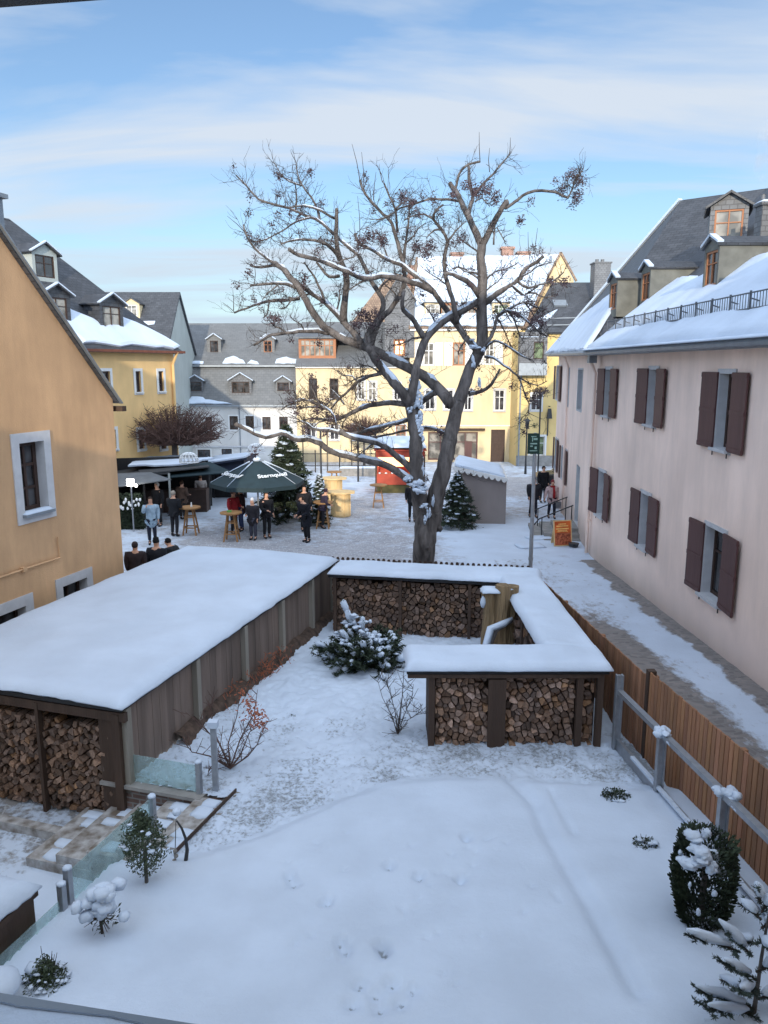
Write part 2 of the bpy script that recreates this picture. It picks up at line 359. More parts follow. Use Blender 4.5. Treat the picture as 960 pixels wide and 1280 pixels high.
def thing(name, label, cat, loc, group=None):
    o = bpy.data.objects.new(name, None); COL.objects.link(o); o.location = loc; o['_w'] = list(Vector(loc))
    o.empty_display_size = .2
    return tag(o, label, cat, group)
def struct(name, mb, m, base=(0, 0, 0)): return tag(mb.build(name, m, base=base), kind='structure')
def copy_tree(o, parent=None):
    c = o.copy(); COL.objects.link(c); c.parent = parent
    for ch in list(o.children): copy_tree(ch, c)
    return c
def lerp(a, b, t): return a+(b-a)*t
def sstep(a, b, x):
    t = max(0, min(1, (x-a)/(b-a))); return t*t*(3-2*t)
# ---- facades
class Wall:
    """vertical plane from P (x,y) to Q; s runs along it, n faces the camera side"""
    def __init__(s, P, Q, flip=False):
        s.P = Vector((P[0], P[1], 0)); q = Vector((Q[0], Q[1], 0)); s.len = (q-s.P).length; s.d = (q-s.P)/s.len
        s.n = Vector((s.d.y, -s.d.x, 0))
        if flip: s.n = -s.n
    def pt(s, a, z, off=0): return s.P+s.d*a+s.n*off+Vector((0, 0, z))
    def px(s, x, y):
        p = onplane(x, y, s.P, s.n); return ((p-s.P).dot(s.d), p.z)
    def rect(s, x0, y0, x1, y1):
        xm, ym = (x0+x1)/2, (y0+y1)/2
        a = s.px(x0, ym)[0]; b = s.px(x1, ym)[0]; z1 = s.px(xm, y0)[1]; z0 = s.px(xm, y1)[1]
        return (min(a, b), max(a, b), z0, z1)
    def wbox(s, mb, a0, a1, z0, z1, o0, o1):
        mb.box(s.pt((a0+a1)/2, (z0+z1)/2, (o0+o1)/2), (abs(a1-a0), abs(o1-o0), abs(z1-z0)), s.d, s.n, (0, 0, 1))
def facade(mb, W, s0, s1, z0, z1, ops, depth=.18, trim=None):
    S = sorted({s0, s1, *[o[0] for o in ops], *[o[1] for o in ops]}); Z = sorted({z0, z1, *[o[2] for o in ops], *[o[3] for o in ops]})
    S = [a for a in S if s0 <= a <= s1]; Z = [a for a in Z if z0 <= a <= z1]
    for i in range(len(S)-1):
        for j in range(len(Z)-1):
            a, b, c, d = S[i], S[i+1], Z[j], Z[j+1]; m, k = (a+b)/2, (c+d)/2
            if any(o[0] < m < o[1] and o[2] < k < o[3] for o in ops): continue
            mb.quad(W.pt(a, c), W.pt(b, c), W.pt(b, d), W.pt(a, d))
    mi = mb.mi
    if trim is not None: mb.mi = trim
    for a, b, c, d in [o[:4] for o in ops]:
        for (p, q) in (((a, c), (b, c)), ((b, c), (b, d)), ((b, d), (a, d)), ((a, d), (a, c))):
            mb.quad(W.pt(*p), W.pt(*q), W.pt(*q, -depth), W.pt(*p, -depth))
    mb.mi = mi
def window(root, W, o, frame=M_WHITE, glass=M_GLASS, nx=2, ny=2, depth=.16, surround=None, sw=.12, sill=None, fw=.06, name='window', label=None):
    a, b, c, d = o[:4]; f = MB(); e = .003
    a += e; b -= e; c += e; d -= e; fd = .05
    W.wbox(f, a, a+fw, c, d, -depth, -depth+fd); W.wbox(f, b-fw, b, c, d, -depth, -depth+fd)
    W.wbox(f, a+fw, b-fw, c, c+fw, -depth, -depth+fd); W.wbox(f, a+fw, b-fw, d-fw, d, -depth, -depth+fd)
    for i in range(1, nx):
        x = lerp(a, b, i/nx); W.wbox(f, x-fw*.35, x+fw*.35, c+fw, d-fw, -depth, -depth+fd*.9)
    for i in range(1, ny):
        z = lerp(c, d, i/ny) if ny > 2 else lerp(c, d, .64); W.wbox(f, a+fw, b-fw, z-fw*.3, z+fw*.3, -depth, -depth+fd*.8)
    fo = f.build(name, frame, root)
    if label: fo['label'] = label
    g = MB(); g.quad(W.pt(a+fw*.5, c+fw*.5, -depth+.01), W.pt(b-fw*.5, c+fw*.5, -depth+.01), W.pt(b-fw*.5, d-fw*.5, -depth+.01), W.pt(a+fw*.5, d-fw*.5, -depth+.01))
    g.build('pane', glass, fo)
    if surround:
        s = MB()
        W.wbox(s, a-sw, a-.002, c-sw, d+sw, 0.002, .03); W.wbox(s, b+.002, b+sw, c-sw, d+sw, .002, .03)
        W.wbox(s, a-.002, b+.002, d+.002, d+sw, .002, .03); W.wbox(s, a-.002, b+.002, c-sw, c-.002, .002, .03)
        s.build('surround', surround, fo)
    if sill:
        s = MB(); W.wbox(s, a-.08, b+.08, c-.07, c-.01, -.1, .12); s.build('sill', sill, fo)
    return fo
def hitpoly(px, py, tris):
    d = ray(px, py); C0 = Vector((0, 0, CAMZ)); best = None
    for a, b, c in tris:
        n = (b-a).cross(c-a); dn = d.dot(n)
        if abs(dn) < 1e-9: continue
        t = (a-C0).dot(n)/dn; p = C0+d*t
        if t <= 0: continue
        ok = all(((y-x).cross(p-x)).dot(n) >= -1e-4 for x, y in ((a, b), (b, c), (c, a)))
        if ok and (best is None or t < best[0]): best = (t, p, n.normalized())
    return best
def snow_patch(mb, pts, n, t=.1, jit=.08, rn=rnd, step=.35):
    """irregular slab of snow lying on a slope: outline pts, normal n"""
    n = Vector(n).normalized();
    if n.z < 0: n = -n
    out = []; k = len(pts)
    for i in range(k):
        a, b = Vector(pts[i]), Vector(pts[(i+1) % k]); l = (b-a).length; m = max(1, int(l/step))
        for j in range(m):
            p = a.lerp(b, j/m); side = (b-a).cross(n).normalized(); out.append(p+side*rn.uniform(-jit, jit)*(1 if j else .3))
    c = sum(out, Vector())/len(out); m = len(out)
    lo = [p+n*.01 for p in out]; mid = [p+n*t*.7 for p in out]; hi = [p+(c-p)*min(.3, .16/max(.1, (c-p).length))+n*t for p in out]
    vs = lo+mid+hi
    fs = [(i, (i+1) % m, m+(i+1) % m, m+i) for i in range(m)]+[(m+i, m+(i+1) % m, 2*m+(i+1) % m, 2*m+i) for i in range(m)]+[tuple(range(2*m, 3*m))]
    mb.add(vs, fs)
def snow_slab(mb, O, U, Vv, lu, lv, t=.12, nu=20, nv=30, amp=.02, zf=None, edge=.12, wob=.03, skirt=.02):
    """thick rounded blanket of snow over a rectangle"""
    O = Vector(O); U = Vector(U).normalized(); Vv = Vector(Vv).normalized(); vs = []; idx = {}
    for i in range(nu+1):
        for j in range(nv+1):
            a, b = i/nu, j/nv
            ea = min(a, 1-a)*lu; eb = min(b, 1-b)*lv; e = min(ea, eb)
            h = t*(.22+.78*math.sqrt(max(0, 1-(1-min(1, e/edge))**2)))
            p = O+U*(a*lu)+Vv*(b*lv)
            if e < 1e-6:
                w_ = nz(p.x, p.y, 3, 2.2)*wob+nz(p.x, p.y, 8, 9)*wob*.55; q = (O+U*lu/2+Vv*lv/2-p).normalized(); p = p+q*w_
            h += amp*(nz(p.x, p.y, 1, 1.3)+.4*nz(p.x, p.y, 5, 5))*min(1, e/edge)
            if zf: h += zf(a, b)
            idx[i, j] = len(vs); vs.append(p+Vector((0, 0, h)))
    fs = [(idx[i, j], idx[i+1, j], idx[i+1, j+1], idx[i, j+1]) for i in range(nu) for j in range(nv)]
    rim = [(i, 0) for i in range(nu)]+[(nu, j) for j in range(nv)]+[(i, nv) for i in range(nu, 0, -1)]+[(0, j) for j in range(nv, 0, -1)]
    o = len(vs)
    for k in rim: vs.append(vs[idx[k]]-Vector((0, 0, skirt)))
    m = len(rim); fs += [(idx[rim[i]], o+i, o+(i+1) % m, idx[rim[(i+1) % m]]) for i in range(m)]
    fs.append(tuple(range(o, o+m))[::-1])
    sm = mb.smooth; mb.smooth = True; mb.add(vs, fs); mb.smooth = sm
M_CHEEK = mat('grey_sheet_cheeks', srgb(104, 104, 98), .8, .2, 3, .1, 20)
M_SG = mat('grey_steel_guard', (.09, .1, .115, 1), .5, .1, 8)

def stain(m, k=.22, sc=.35, streak=True):
    nt = m.node_tree; N = nt.nodes; L = nt.links; b = N['Principled BSDF']; src = b.inputs['Base Color'].links[0].from_socket
    tc = N.new('ShaderNodeTexCoord'); mp = N.new('ShaderNodeMapping'); mp.inputs['Scale'].default_value = (1, 1, .22); L.new(tc.outputs['Object'], mp.inputs[0])
    n = N.new('ShaderNodeTexNoise'); n.inputs['Scale'].default_value = 1.6; n.inputs['Detail'].default_value = 9; n.inputs['Roughness'].default_value = .68; L.new(mp.outputs[0], n.inputs[0])
    n2 = N.new('ShaderNodeTexNoise'); n2.inputs['Scale'].default_value = sc; n2.inputs['Detail'].default_value = 5; L.new(tc.outputs['Object'], n2.inputs[0])
    m1 = N.new('ShaderNodeMath'); m1.operation = 'MULTIPLY'; L.new(n.outputs[0], m1.inputs[0]); L.new(n2.outputs[0], m1.inputs[1])
    r = N.new('ShaderNodeMapRange'); r.inputs[1].default_value = .14; r.inputs[2].default_value = .38; r.inputs[3].default_value = 1-k; r.inputs[4].default_value = 1+k*.35; L.new(m1.outputs[0], r.inputs[0])
    x = N.new('ShaderNodeMixRGB'); x.blend_type = 'MULTIPLY'; x.inputs[0].default_value = 1; L.new(src, x.inputs[1]); L.new(r.outputs[0], x.inputs[2])
    # splash dirt where rain hits the foot of the wall
    sp = N.new('ShaderNodeSeparateXYZ'); L.new(tc.outputs['Object'], sp.inputs[0]); ad = N.new('ShaderNodeMath'); ad.operation = 'MULTIPLY_ADD'; L.new(n.outputs[0], ad.inputs[0]); ad.inputs[1].default_value = -1.4; L.new(sp.outputs[2], ad.inputs[2])
    r2 = N.new('ShaderNodeMapRange'); r2.inputs[1].default_value = -1.1; r2.inputs[2].default_value = -.2; r2.inputs[3].default_value = .45; r2.inputs[4].default_value = 0; L.new(ad.outputs[0], r2.inputs[0])
    y = N.new('ShaderNodeMixRGB'); y.inputs[2].default_value = (.2, .18, .16, 1); L.new(r2.outputs[0], y.inputs[0]); L.new(x.outputs[0], y.inputs[1]); L.new(y.outputs[0], b.inputs['Base Color'])
stain(M_ORANGE, .22)
stain(M_PINK, .16)
for m_ in (M_YEL, M_CREAM, M_PALE, M_OCHRE, M_GREYW): stain(m_, .14, .2)
stain(M_TENT, .12)

for m_ in (M_BARK, M_STUMP):
    for n_ in m_.node_tree.nodes:
        if n_.type == 'BUMP': n_.inputs['Strength'].default_value = 1; n_.inputs['Distance'].default_value = .06
# ================================================================== GROUND
SP = Vector((-3.77, 10.26, 0)); SU = Vector((.957, -.29, 0)).normalized(); SW = Vector((.29, .957, 0)).normalized()
PATZ = -.86
def shed(u, w_, z=0): return SP+SU*u+SW*w_+Vector((0, 0, z))
def uw(x, y): r = Vector((x, y, 0))-SP; return r.dot(SU), r.dot(SW)
def fence_x(y):
    return 3.97+(11.2-y)*.1 if y < 11.2 else 3.97-(y-11.2)*.0734
def back_y(x): return 17.6+(3.5-x)*.21
def grid(name, xs, ys, zf, keep, wear, m, smooth=True):
    me = bpy.data.meshes.new(name); vs = []; ix = {}; fs = []; wr = []
    for i in range(len(xs)-1):
        for j in range(len(ys)-1):
            if not keep((xs[i]+xs[i+1])/2, (ys[j]+ys[j+1])/2): continue
            q = []
            for a, b in ((i, j), (i+1, j), (i+1, j+1), (i, j+1)):
                if (a, b) not in ix:
                    ix[a, b] = len(vs); x, y = xs[a], ys[b]; vs.append((x, y, zf(x, y))); wr.append(wear(x, y))
                q.append(ix[a, b])
            fs.append(q)
    me.from_pydata(vs, [], fs); me.materials.append(m)
    at = me.attributes.new('wear', 'FLOAT', 'POINT'); at.data.foreach_set('value', wr)
    me.polygons.foreach_set('use_smooth', [smooth]*len(fs)); me.update()
    o = bpy.data.objects.new(name, me); COL.objects.link(o); return tag(o, kind='structure')
def fr(a, b, st):
    n = max(1, round((b-a)/st)); return [a+(b-a)*i/n for i in range(n+1)]
# far ground: one coarse sheet to the horizon, cut out where the finer ones lie
gb = MB()
for x0, x1, y0, y1 in ((-600, 600, 75, 900), (-600, -26, 17, 75), (26, 600, 17, 75), (-600, -9, -40, 17), (4.9, 600, -40, 1.0), (9.2, 600, 1.0, 17), (-9, 4.9, -40, 1.0)):
    gb.quad((x0, y0, gz(y0)-.03), (x1, y0, gz(y0)-.03), (x1, y1, gz(y1)-.03), (x0, y1, gz(y1)-.03))
g_ = struct('ground', gb, M_SNOW)
def pz(x, y): return gz(y)+.012*nz(x, y, 2, .8)
def pwear(x, y):
    v = .6+.34*nz(x, y, 4, .25)+.22*nz(x, y, 9, 1.2)
    v -= .75*sstep(1.5, 3.5, x)*sstep(36, 30, y)       # untouched snow right of the tree
    v -= .5*sstep(30, 36, y)*sstep(.9, 2.2, abs(x+1))*.6
    v -= .5*sstep(39, 42, y)*sstep(48, 44, y)*sstep(1, -2, x)
    v -= .35*sstep(-6, -9, x)
    v += .25*math.exp(-((x+1.5)**2)/9-((y-25)**2)/14)
    if x > 6.5: v += .5*sstep(39, 41, y)*sstep(49, 47, y)
    return v
grid('plaza', fr(-26, 26, .4), fr(17, 75, .4), pz, lambda x, y: (y > back_y(x)-1.2 if -1.3 < x < 3.6 else y > 17.2), pwear, M_PLAZA)
def lz(x, y):
    a = -.0485*(y-13); b = gz(y)+.004
    z = lerp(max(a, b), b, sstep(22, 26, y)) if y > 13 else lerp(.0, a, .4)
    return z+.015*nz(x, y, 2, 2.5)
def pinkx(y): return 6.95+.0104*(y-13)
def lwear(x, y):
    t = (x-fence_x(y))/(pinkx(y)-fence_x(y))+.06*nz(x, y, 12, 1.6)+.03*nz(x, y, 13, 5)
    v = .15+.18*nz(x, y, 3, .9)-.15
    v += .95*sstep(.68, .5, t+.14*nz(x, y, 5, .8))*sstep(20, 15.5, y)+.25*sstep(.85, .3, t)
    v += 1.0*sstep(.86, .90, t+.03*nz(x, y, 8, 3))
    return v
grid('lane', fr(3.2, 9.2, .12), fr(1.0, 25.0, .15), lz, lambda x, y: x > fence_x(min(y, 17.6))+.13, lwear, M_LANE)
eb = MB()
for y0_, y1_ in zip(fr(1, 17.6, .6), fr(1, 17.6, .6)[1:]):
    a_ = V(fence_x(y0_)+.15, y0_, 0); c_ = V(fence_x(y1_)+.15, y1_, 0); eb.bar(a_+V(0, 0, lz(4, y0_)-.24), c_+V(0, 0, lz(4, y1_)-.24), .08, .5)
tag(eb.build('kerb_edge', M_STONE, base=(0, 0, 0)), kind='structure')
# garden lawn under snow
def dpoly(x, y, pts):
    d = 9e9
    for (ax, ay), (bx, by) in zip(pts, pts[1:]):
        l2 = (bx-ax)**2+(by-ay)**2; t = max(0, min(1, ((x-ax)*(bx-ax)+(y-ay)*(by-ay))/l2))
        d = min(d, math.hypot(x-ax-t*(bx-ax), y-ay-t*(by-ay)))
    return d
G1 = [tuple(gnd(*q)[:2]) for q in ((640, 986), (668, 1015), (684, 1055), (712, 1106), (735, 1144), (760, 1190), (795, 1258))]
G2 = [tuple(gnd(*q)[:2]) for q in ((688, 1000), (700, 1025), (716, 1056))]
G3 = [tuple(gnd(*q)[:2]) for q in ((590, 1060), (592, 1100), (570, 1135), (500, 1170), (450, 1180))]
FOOT = [tuple(gnd(*q)[:2]) for q in ((363, 1110), (368, 1120), (410, 1143), (426, 1196), (433, 1206), (476, 1200), (482, 1206), (487, 1097), (524, 1110), (575, 1112), (582, 1060))]
rf_ = random.Random(14)
MINI = [tuple(gnd(rf_.uniform(330, 700), rf_.uniform(1050, 1260))[:2]) for _ in range(26)]+[tuple(gnd(500+9*i+rf_.uniform(-5, 5), 1150+14*math.sin(i*.9)-i*6)[:2]) for i in range(14)]
BIG = [tuple(gnd(*q)[:2]) for q in ((450, 1250), (470, 1262), (490, 1248), (500, 1272), (475, 1280), (440, 1275), (515, 1255))]
def yb(x):
    return 10.4-1.9*sstep(.6, -2.6, x)-.25*sstep(2, 4, x)
def gsurf(x, y):
    u, w_ = uw(x, y); base = gz(y)+.05; pill = sstep(yb(x)+.12, yb(x)-.35, y+.12*nz(x, y, 0, 1.6)); z = base+.13*pill
    z += .03*nz(x, y, 1, .7)+.012*nz(x, y, 2, 2.2)
    rough = (1-pill)
    z += rough*(.035*nz(x, y, 3, 4)+.03*nz(x, y, 6, 9)+.012*nz(x, y, 9, 20))
    z += .07*sstep(11.6, 13.5, y)*(.6+nz(x, y, 7, 1.1))           # deeper again towards the back
    z -= .08*math.exp(-(dpoly(x, y, G1)/.11)**2)*pill
    z -= .03*math.exp(-(dpoly(x, y, G2)/.05)**2); z -= .018*math.exp(-(dpoly(x, y, G3)/.1)**2)
    for fx, fy in FOOT:
        d2 = (x-fx)**2/.0035+(y-fy)**2/.007
        if d2 < 9: z -= .09*math.exp(-d2)
    for fx, fy in MINI:
        d2 = ((x-fx)**2+(y-fy)**2)/.0016
        if d2 < 9: z -= .03*math.exp(-d2)
    for fx, fy in BIG:
        d2 = ((x-fx)**2+(y-fy)**2)/.006
        if d2 < 9: z -= .08*math.exp(-d2)
    return z
def gwear(x, y):
    pill = sstep(yb(x)+.12, yb(x)-.2, y); band = math.exp(-((y-yb(x)-.75)/.75)**2)
    v = -.6+(1-pill)*(.89+.2*band+.3*nz(x, y, 4, 1.2)+.2*nz(x, y, 11, 4))-.25*sstep(12, 14.5, y)
    if x < -1.5 and y < 13: v += .08*(1-pill)
    for fx, fy in BIG+FOOT[:9]:
        v += 1.35*math.exp(-((x-fx)**2+(y-fy)**2)/.0035)
    v += .5*math.exp(-((x-fence_x(y)+.1)/.12)**2)*sstep(12.2, 11.4, y)
    return v
def gkeep(x, y):
    u, w_ = uw(x, y)
    if u < 0: return False
    if w_ < -1.2 and u < 1.1: return False
    if -1.2 <= w_ < .1 and u < 1.6: return False
    return x < fence_x(y)+.12 and y < back_y(x)+.02
grid('garden_snow', fr(-4.6, 5.1, .036), fr(1.0, 18.7, .045), gsurf, gkeep, gwear, M_GARDEN)
pb = MB()
def patk(x, y):
    u, w_ = uw(x, y); return u < 1.75 and w_ < .3
grid('patio', fr(-9, -1.4, .12), fr(1.0, 12, .12), lambda x, y: PATZ+.01*nz(x, y, 2, 3), patk, lambda x, y: .15+.3*nz(x, y, 3, .8)+(.25 if uw(x, y)[0] < -.6 and uw(x, y)[1] > -2.4 else -.1), M_PATIO)
sb = MB(); sb.quad(shed(-5.2, .2, -.62), shed(.02, .2, -.62), shed(.02, 12, -.62), shed(-5.2, 12, -.62)); struct('shed_floor_ground', sb, M_DIRT)
# narrow verge of worn stone along the foot of the pink wall comes from the lane sheet; kerb line:
# ================================================================== THE HOUSE THE PHOTO IS TAKEN FROM
H = thing('house', 'house whose zinc window sill shows along the bottom edge, left of centre', 'house', (0, -4, 0))
OW = Wall((-14, -.12), (16, -.12)); b = MB()
op = (13.35, 14.65, 5.42, 6.75)
facade(b, OW, 0, 30, -1.2, 7.6, [op], .4)
facade(b, Wall((-2, -.12), (16, -.12)), 0, 18, 7.6, 11.4, [])
b.box((1, -4.6, 3.2), (30, 8.1, 8.78)); b.box((7, -4.6, 9.5), (18, 8.1, 3.78))
b.build('wall', M_CREAM, H)
b = MB()
def gable_roof(b, x0, x1, y0, y1, ze, zr, t=.15, oh=.35):
    ym = (y0+y1)/2; k = (zr-ze)/(ym-y0)
    for s in (0, 1):
        ye = (y0-oh) if s == 0 else (y1+oh)
        b.slab([(x0-.2, ye, ze-oh*k), (x1+.2, ye, ze-oh*k), (x1+.2, ym, zr), (x0-.2, ym, zr)], t)
gable_roof(b, -14, -2.2, -8.5, -.12, 7.6, 9.9); gable_roof(b, -2, 16, -8.5, -.12, 11.4, 14.2)
for x in (-2, 16): b.prism([(x, -.12, 11.4), (x, -8.5, 11.4), (x, -4.2, 14.1)], (-.05 if x > 0 else .05, 0, 0))
b.build('roof', M_SLATE, H)
e0 = onz(0, 1241, CAMZ-.36); e1 = onz(251, 1281, CAMZ-.36); ed = (e1-e0).normalized(); en = Vector((-ed.y, ed.x, 0))
b = MB(); a0 = e0-ed*.45; a1 = e0+ed*.75
b.prism([a0, a1, a1-en*.5+V(0, 0, .04), a0-en*.5+V(0, 0, .04)], (0, 0, -.025)); si = b.build('window_sill', M_ZINC, H)
b = MB(); q0 = a0-en*.016; q1 = e0+ed*.13-en*.016
snow_patch(b, [q0, q1, q1-en*.2+V(0, 0, .02), q0-en*.2+V(0, 0, .02)], (0, 0, 1), .012, .004, step=.05); b.build('snow', M_SNOW, si)
b = MB(); p0 = atY(-5, 10, .33); p1 = atY(128, 0, .33)
b.prism([p0-(p1-p0)*1.6, p1+(p1-p0)*.1, p1+(p1-p0)*.1+V(0, 0, .2), p0-(p1-p0)*1.6+V(0, 0, .2)], (0, -.17, 0)); b.build('blind_box', M_DARKM, H)
# ================================================================== ORANGE HOUSE, left
WL = Wall((-6.3, 18), (-6.3-.29*12, 18-.957*12), flip=True)
LH = thing('gabled_house', 'orange rendered gable wall at the left edge with pale framed windows', 'house', (-8, 14, -.5))
zE = WL.px(143, 499)[1]; sT, zT = WL.px(0, 296)
o1 = WL.rect(26, 552, 57, 640); o2 = WL.rect(78, 727, 109, 757); o3 = WL.rect(-6, 764, 33, 792); o3 = (o3[0], o3[0]+1.35, o3[2]-.35, o3[3]); o2 = (o2[0], o2[1], o2[2]-.3, o2[3])
b = MB(); facade(b, WL, 0, 12, -1.4, zE, [o1, o2, o3], .26, trim=1)
k = (zT-zE)/sT; sR = 7.2
b.poly([WL.pt(0, zE), WL.pt(sR*2, zE), WL.pt(sR, zE+k*sR)])
b.mi = 0; b.quad(WL.pt(0, -1.4), WL.pt(0, -1.4, -12), WL.pt(0, zE, -12), WL.pt(0, zE))
b.quad(WL.pt(12, -1.4), WL.pt(12, -1.4, -12), WL.pt(12, zE, -12), WL.pt(12, zE))
b.build('wall', [M_ORANGE, M_TRIM], LH)
b = MB()
for s in (1, -1):
    f = (lambda a: a) if s == 1 else (lambda a: 2*sR-a)
    b.slab([WL.pt(f(-.15), zE-.15*k+.12, .1), WL.pt(f(sR), zE+sR*k+.12, .1), WL.pt(f(sR), zE+sR*k+.12, -12), WL.pt(f(-.15), zE-.15*k+.12, -12)], .09)
rf = b.build('roof', M_SLATE, LH)
b = MB(); b.bar(WL.pt(-.15, zE-.15*k+.06, .12), WL.pt(sR, zE+sR*k+.06, .12), .03, .1, up=WL.n); b.build('verge_trim', M_ZINC, rf)
b = MB(); b.bar(WL.pt(-.24, zE-.2*k-.02, .13), WL.pt(-.24, zE-.3*k-.02, -11.5), .16, .12); b.build('gutter', M_BROWN, LH)
pc = WL.px(6, 285); b = MB(); b.box(WL.pt(pc[0]+.15, pc[1]-.2, -.5), (.75, .6, 1.6), WL.d, WL.n, (0, 0, 1)); b.box(WL.pt(pc[0]+.15, pc[1]+.62, -.5), (.9, .75, .08), WL.d, WL.n, (0, 0, 1)); b.build('chimney', M_ZINC, LH)
window(LH, WL, o1, M_DKW, M_GLASS, 2, 3, .24, M_TRIM, .2, fw=.09, sill=M_ZINC)
b = MB(); snow_slab(b, WL.pt(o1[0]-.06, o1[2]-.008, -.1), WL.d, WL.n, o1[1]-o1[0]+.12, .22, .06, 8, 4, .005, edge=.06, wob=.01); b.build('sill_snow', M_SNOW, LH)
window(LH, WL, o2, M_DKW, M_GLASS, 2, 1, .24, M_TRIM, .2, fw=.07); window(LH, WL, o3, M_DKW, M_GLASS, 2, 1, .24, M_TRIM, .22, fw=.07)
pp = [WL.px(*q) for q in ((-30, 731), (27, 711.5), (72, 697), (70, 671))]
b = MB(); b.tube([WL.pt(a, c, .05) for a, c in pp], .022, 6); b.box(WL.pt(pp[1][0], pp[1][1], .05), (.1, .09, .09), WL.d, WL.n, (0, 0, 1)); b.build('conduit', M_ORANGE, LH)
# ================================================================== PINK HOUSE, right
PW = Wall((pinkx(1), 1), (pinkx(25.6), 25.6)); PW.n = V(-PW.d.y, PW.d.x, 0)
P2 = Wall((pinkx(25.6), 25.6), (8.6, 38.5)); P2.n = V(-P2.d.y, P2.d.x, 0)
PH = thing('pink_house', 'long pink rendered house with brown shutters and snowy slate roof along the lane', 'house', (10, 20, 0))
ZE = CAMZ+.56
ws = []
for (rx, shl, shr, arch) in (((760, 462, 773, 521), (749.5, 460, 757, 520), (764, 460, 775, 523), 0), ((810, 462, 822, 531), (799, 460, 811, 533), (821, 461, 839, 539), 0), ((899, 467, 917, 562), (878, 463, 898, 556), (915, 465, 940, 566), 0),
        ((750, 590, 757, 646), (741.5, 586, 748.5, 640), (756, 594, 766, 653), 0), ((802, 618, 813, 686), (790, 613, 801, 682), (811, 623, 826, 699), 0), ((886, 662, 905, 753), (864, 654, 881, 741), (903, 672, 922, 770), 0)):
    ws.append([PW.rect(*rx), PW.rect(*shl), PW.rect(*shr)])
for q in ws:   # regular sizes: opening between the shutters
    r_, l_, s_ = q; wd = .62; q.append((r_[0], r_[0]))
ops = []
for r_, l_, s_, _ in ws:
    a = s_[1]; c = l_[0]; z0, z1 = r_[2], r_[3]; ops.append((a+.0, c, z0, z1))
# one more pair nearer than the frame, in the rhythm of the others
sp = (ops[0][0]-ops[2][0])/2
ops += [(ops[2][0]-sp, ops[2][1]-sp, ops[2][2], ops[2][3]), (ops[5][0]-sp, ops[5][1]-sp, ops[5][2]+.15, ops[5][3]+.15)]
op2 = [P2.rect(695.5, 458, 701, 500), P2.rect(708.5, 461, 711.5, 507), P2.rect(722.5, 462, 728, 513), P2.rect(694, 548, 697.5, 588), P2.rect(702, 560, 708.5, 602)]
dr = P2.rect(716, 573, 724, 652); dr = (dr[0], dr[0]+1.05, gz(32)+.45, gz(32)+2.75)
b = MB(); facade(b, PW, 0, PW.len, -.9, ZE, ops, .24, trim=1)
facade(b, P2, 0, P2.len, -1.3, ZE+.1, op2+[dr], .22, trim=1)
E2 = V(8.6, 38.5, 0); b.mi = 0
b.quad(E2+V(0, 0, -1.3), V(22, 37.5, -1.3), V(22, 37.5, ZE), E2+V(0, 0, ZE+.1)); b.quad(V(pinkx(1), 1, -.9), V(22, 1, -.9), V(22, 1, ZE), V(pinkx(1), 1, ZE))
b.quad(V(22, 1, -.9), V(22, 37.5, -.9), V(22, 37.5, ZE), V(22, 1, ZE))
b.build('wall', [M_PINK, M_TRIM], PH)
for i, o in enumerate(ops):
    f = window(PH, PW, o, M_DKW, M_GLASS, 2, 2, .22, M_TRIM, .1, fw=.07, sill=M_TRIM)
    sw_ = .8
    for s in (0, 1):
        b = MB(); a = o[0]-.02-sw_*.92 if s == 0 else o[1]+.02
        aa, cc = a, a+sw_*.92; z0, z1 = o[2]-.03, o[3]+.03
        # the leaf stands a little off the wall, open
        hinge = aa if s == 1 else cc; oth = cc if s == 1 else aa
        H0 = PW.pt(hinge, 0, .05); O0 = PW.pt(oth, 0, .05+(.02, .05, .03, .06, .02, .04, .03, .03)[i]); dd = (O0-H0).normalized(); nn = V(dd.y, -dd.x, 0); L_ = (O0-H0).length
        mid = (H0+O0)/2; b.box(mid+V(0, 0, (z0+z1)/2), (L_, .035, z1-z0), dd, nn, (0, 0, 1))
        for zz_ in (z0+.06, (z0+z1)/2, z1-.06): b.box(mid+V(0, 0, zz_), (L_*.98, .06, .09), dd, nn, (0, 0, 1))
        so_ = b.build('shutter', M_SHUT, PH)
        b = MB(); b.bar(H0+V(0, 0, z0-.02), H0+V(0, 0, z0-.14), .02); b.build('hinge_stay', M_BLACK, so_)
for o in op2:
    window(PH, P2, o, M_DKW, M_GLASS, 1, 2, .2, M_TRIM, .06, fw=.05)
for j in (3, 4):
    for (x0, x1) in (((op2[j][0]-.36, op2[j][0]-.05), (op2[j][1]+.05, op2[j][1]+.36))):
        b = MB(); P2.wbox(b, x0, x1, op2[j][2]-.02, op2[j][3]+.02, .05, .1); b.build('shutter', M_SHUT, PH)
for (x0, x1) in (((op2[0][0]-.5, op2[0][0]-.05), (op2[0][1]+.05, op2[0][1]+.5))):
    b = MB(); P2.wbox(b, x0, x1, op2[0][2]-.02, op2[0][3]+.02, .05, .1); b.build('shutter', M_SHUT, PH)
b = MB(); P2.wbox(b, dr[0], dr[1], dr[2], dr[3], -.21, -.15)
for i in range(3): P2.wbox(b, dr[0]+.1, dr[1]-.1, dr[2]+.2+i*.75, dr[2]+.75+i*.75, -.15, -.13)
d_ = b.build('door', M_GREYW, PH)
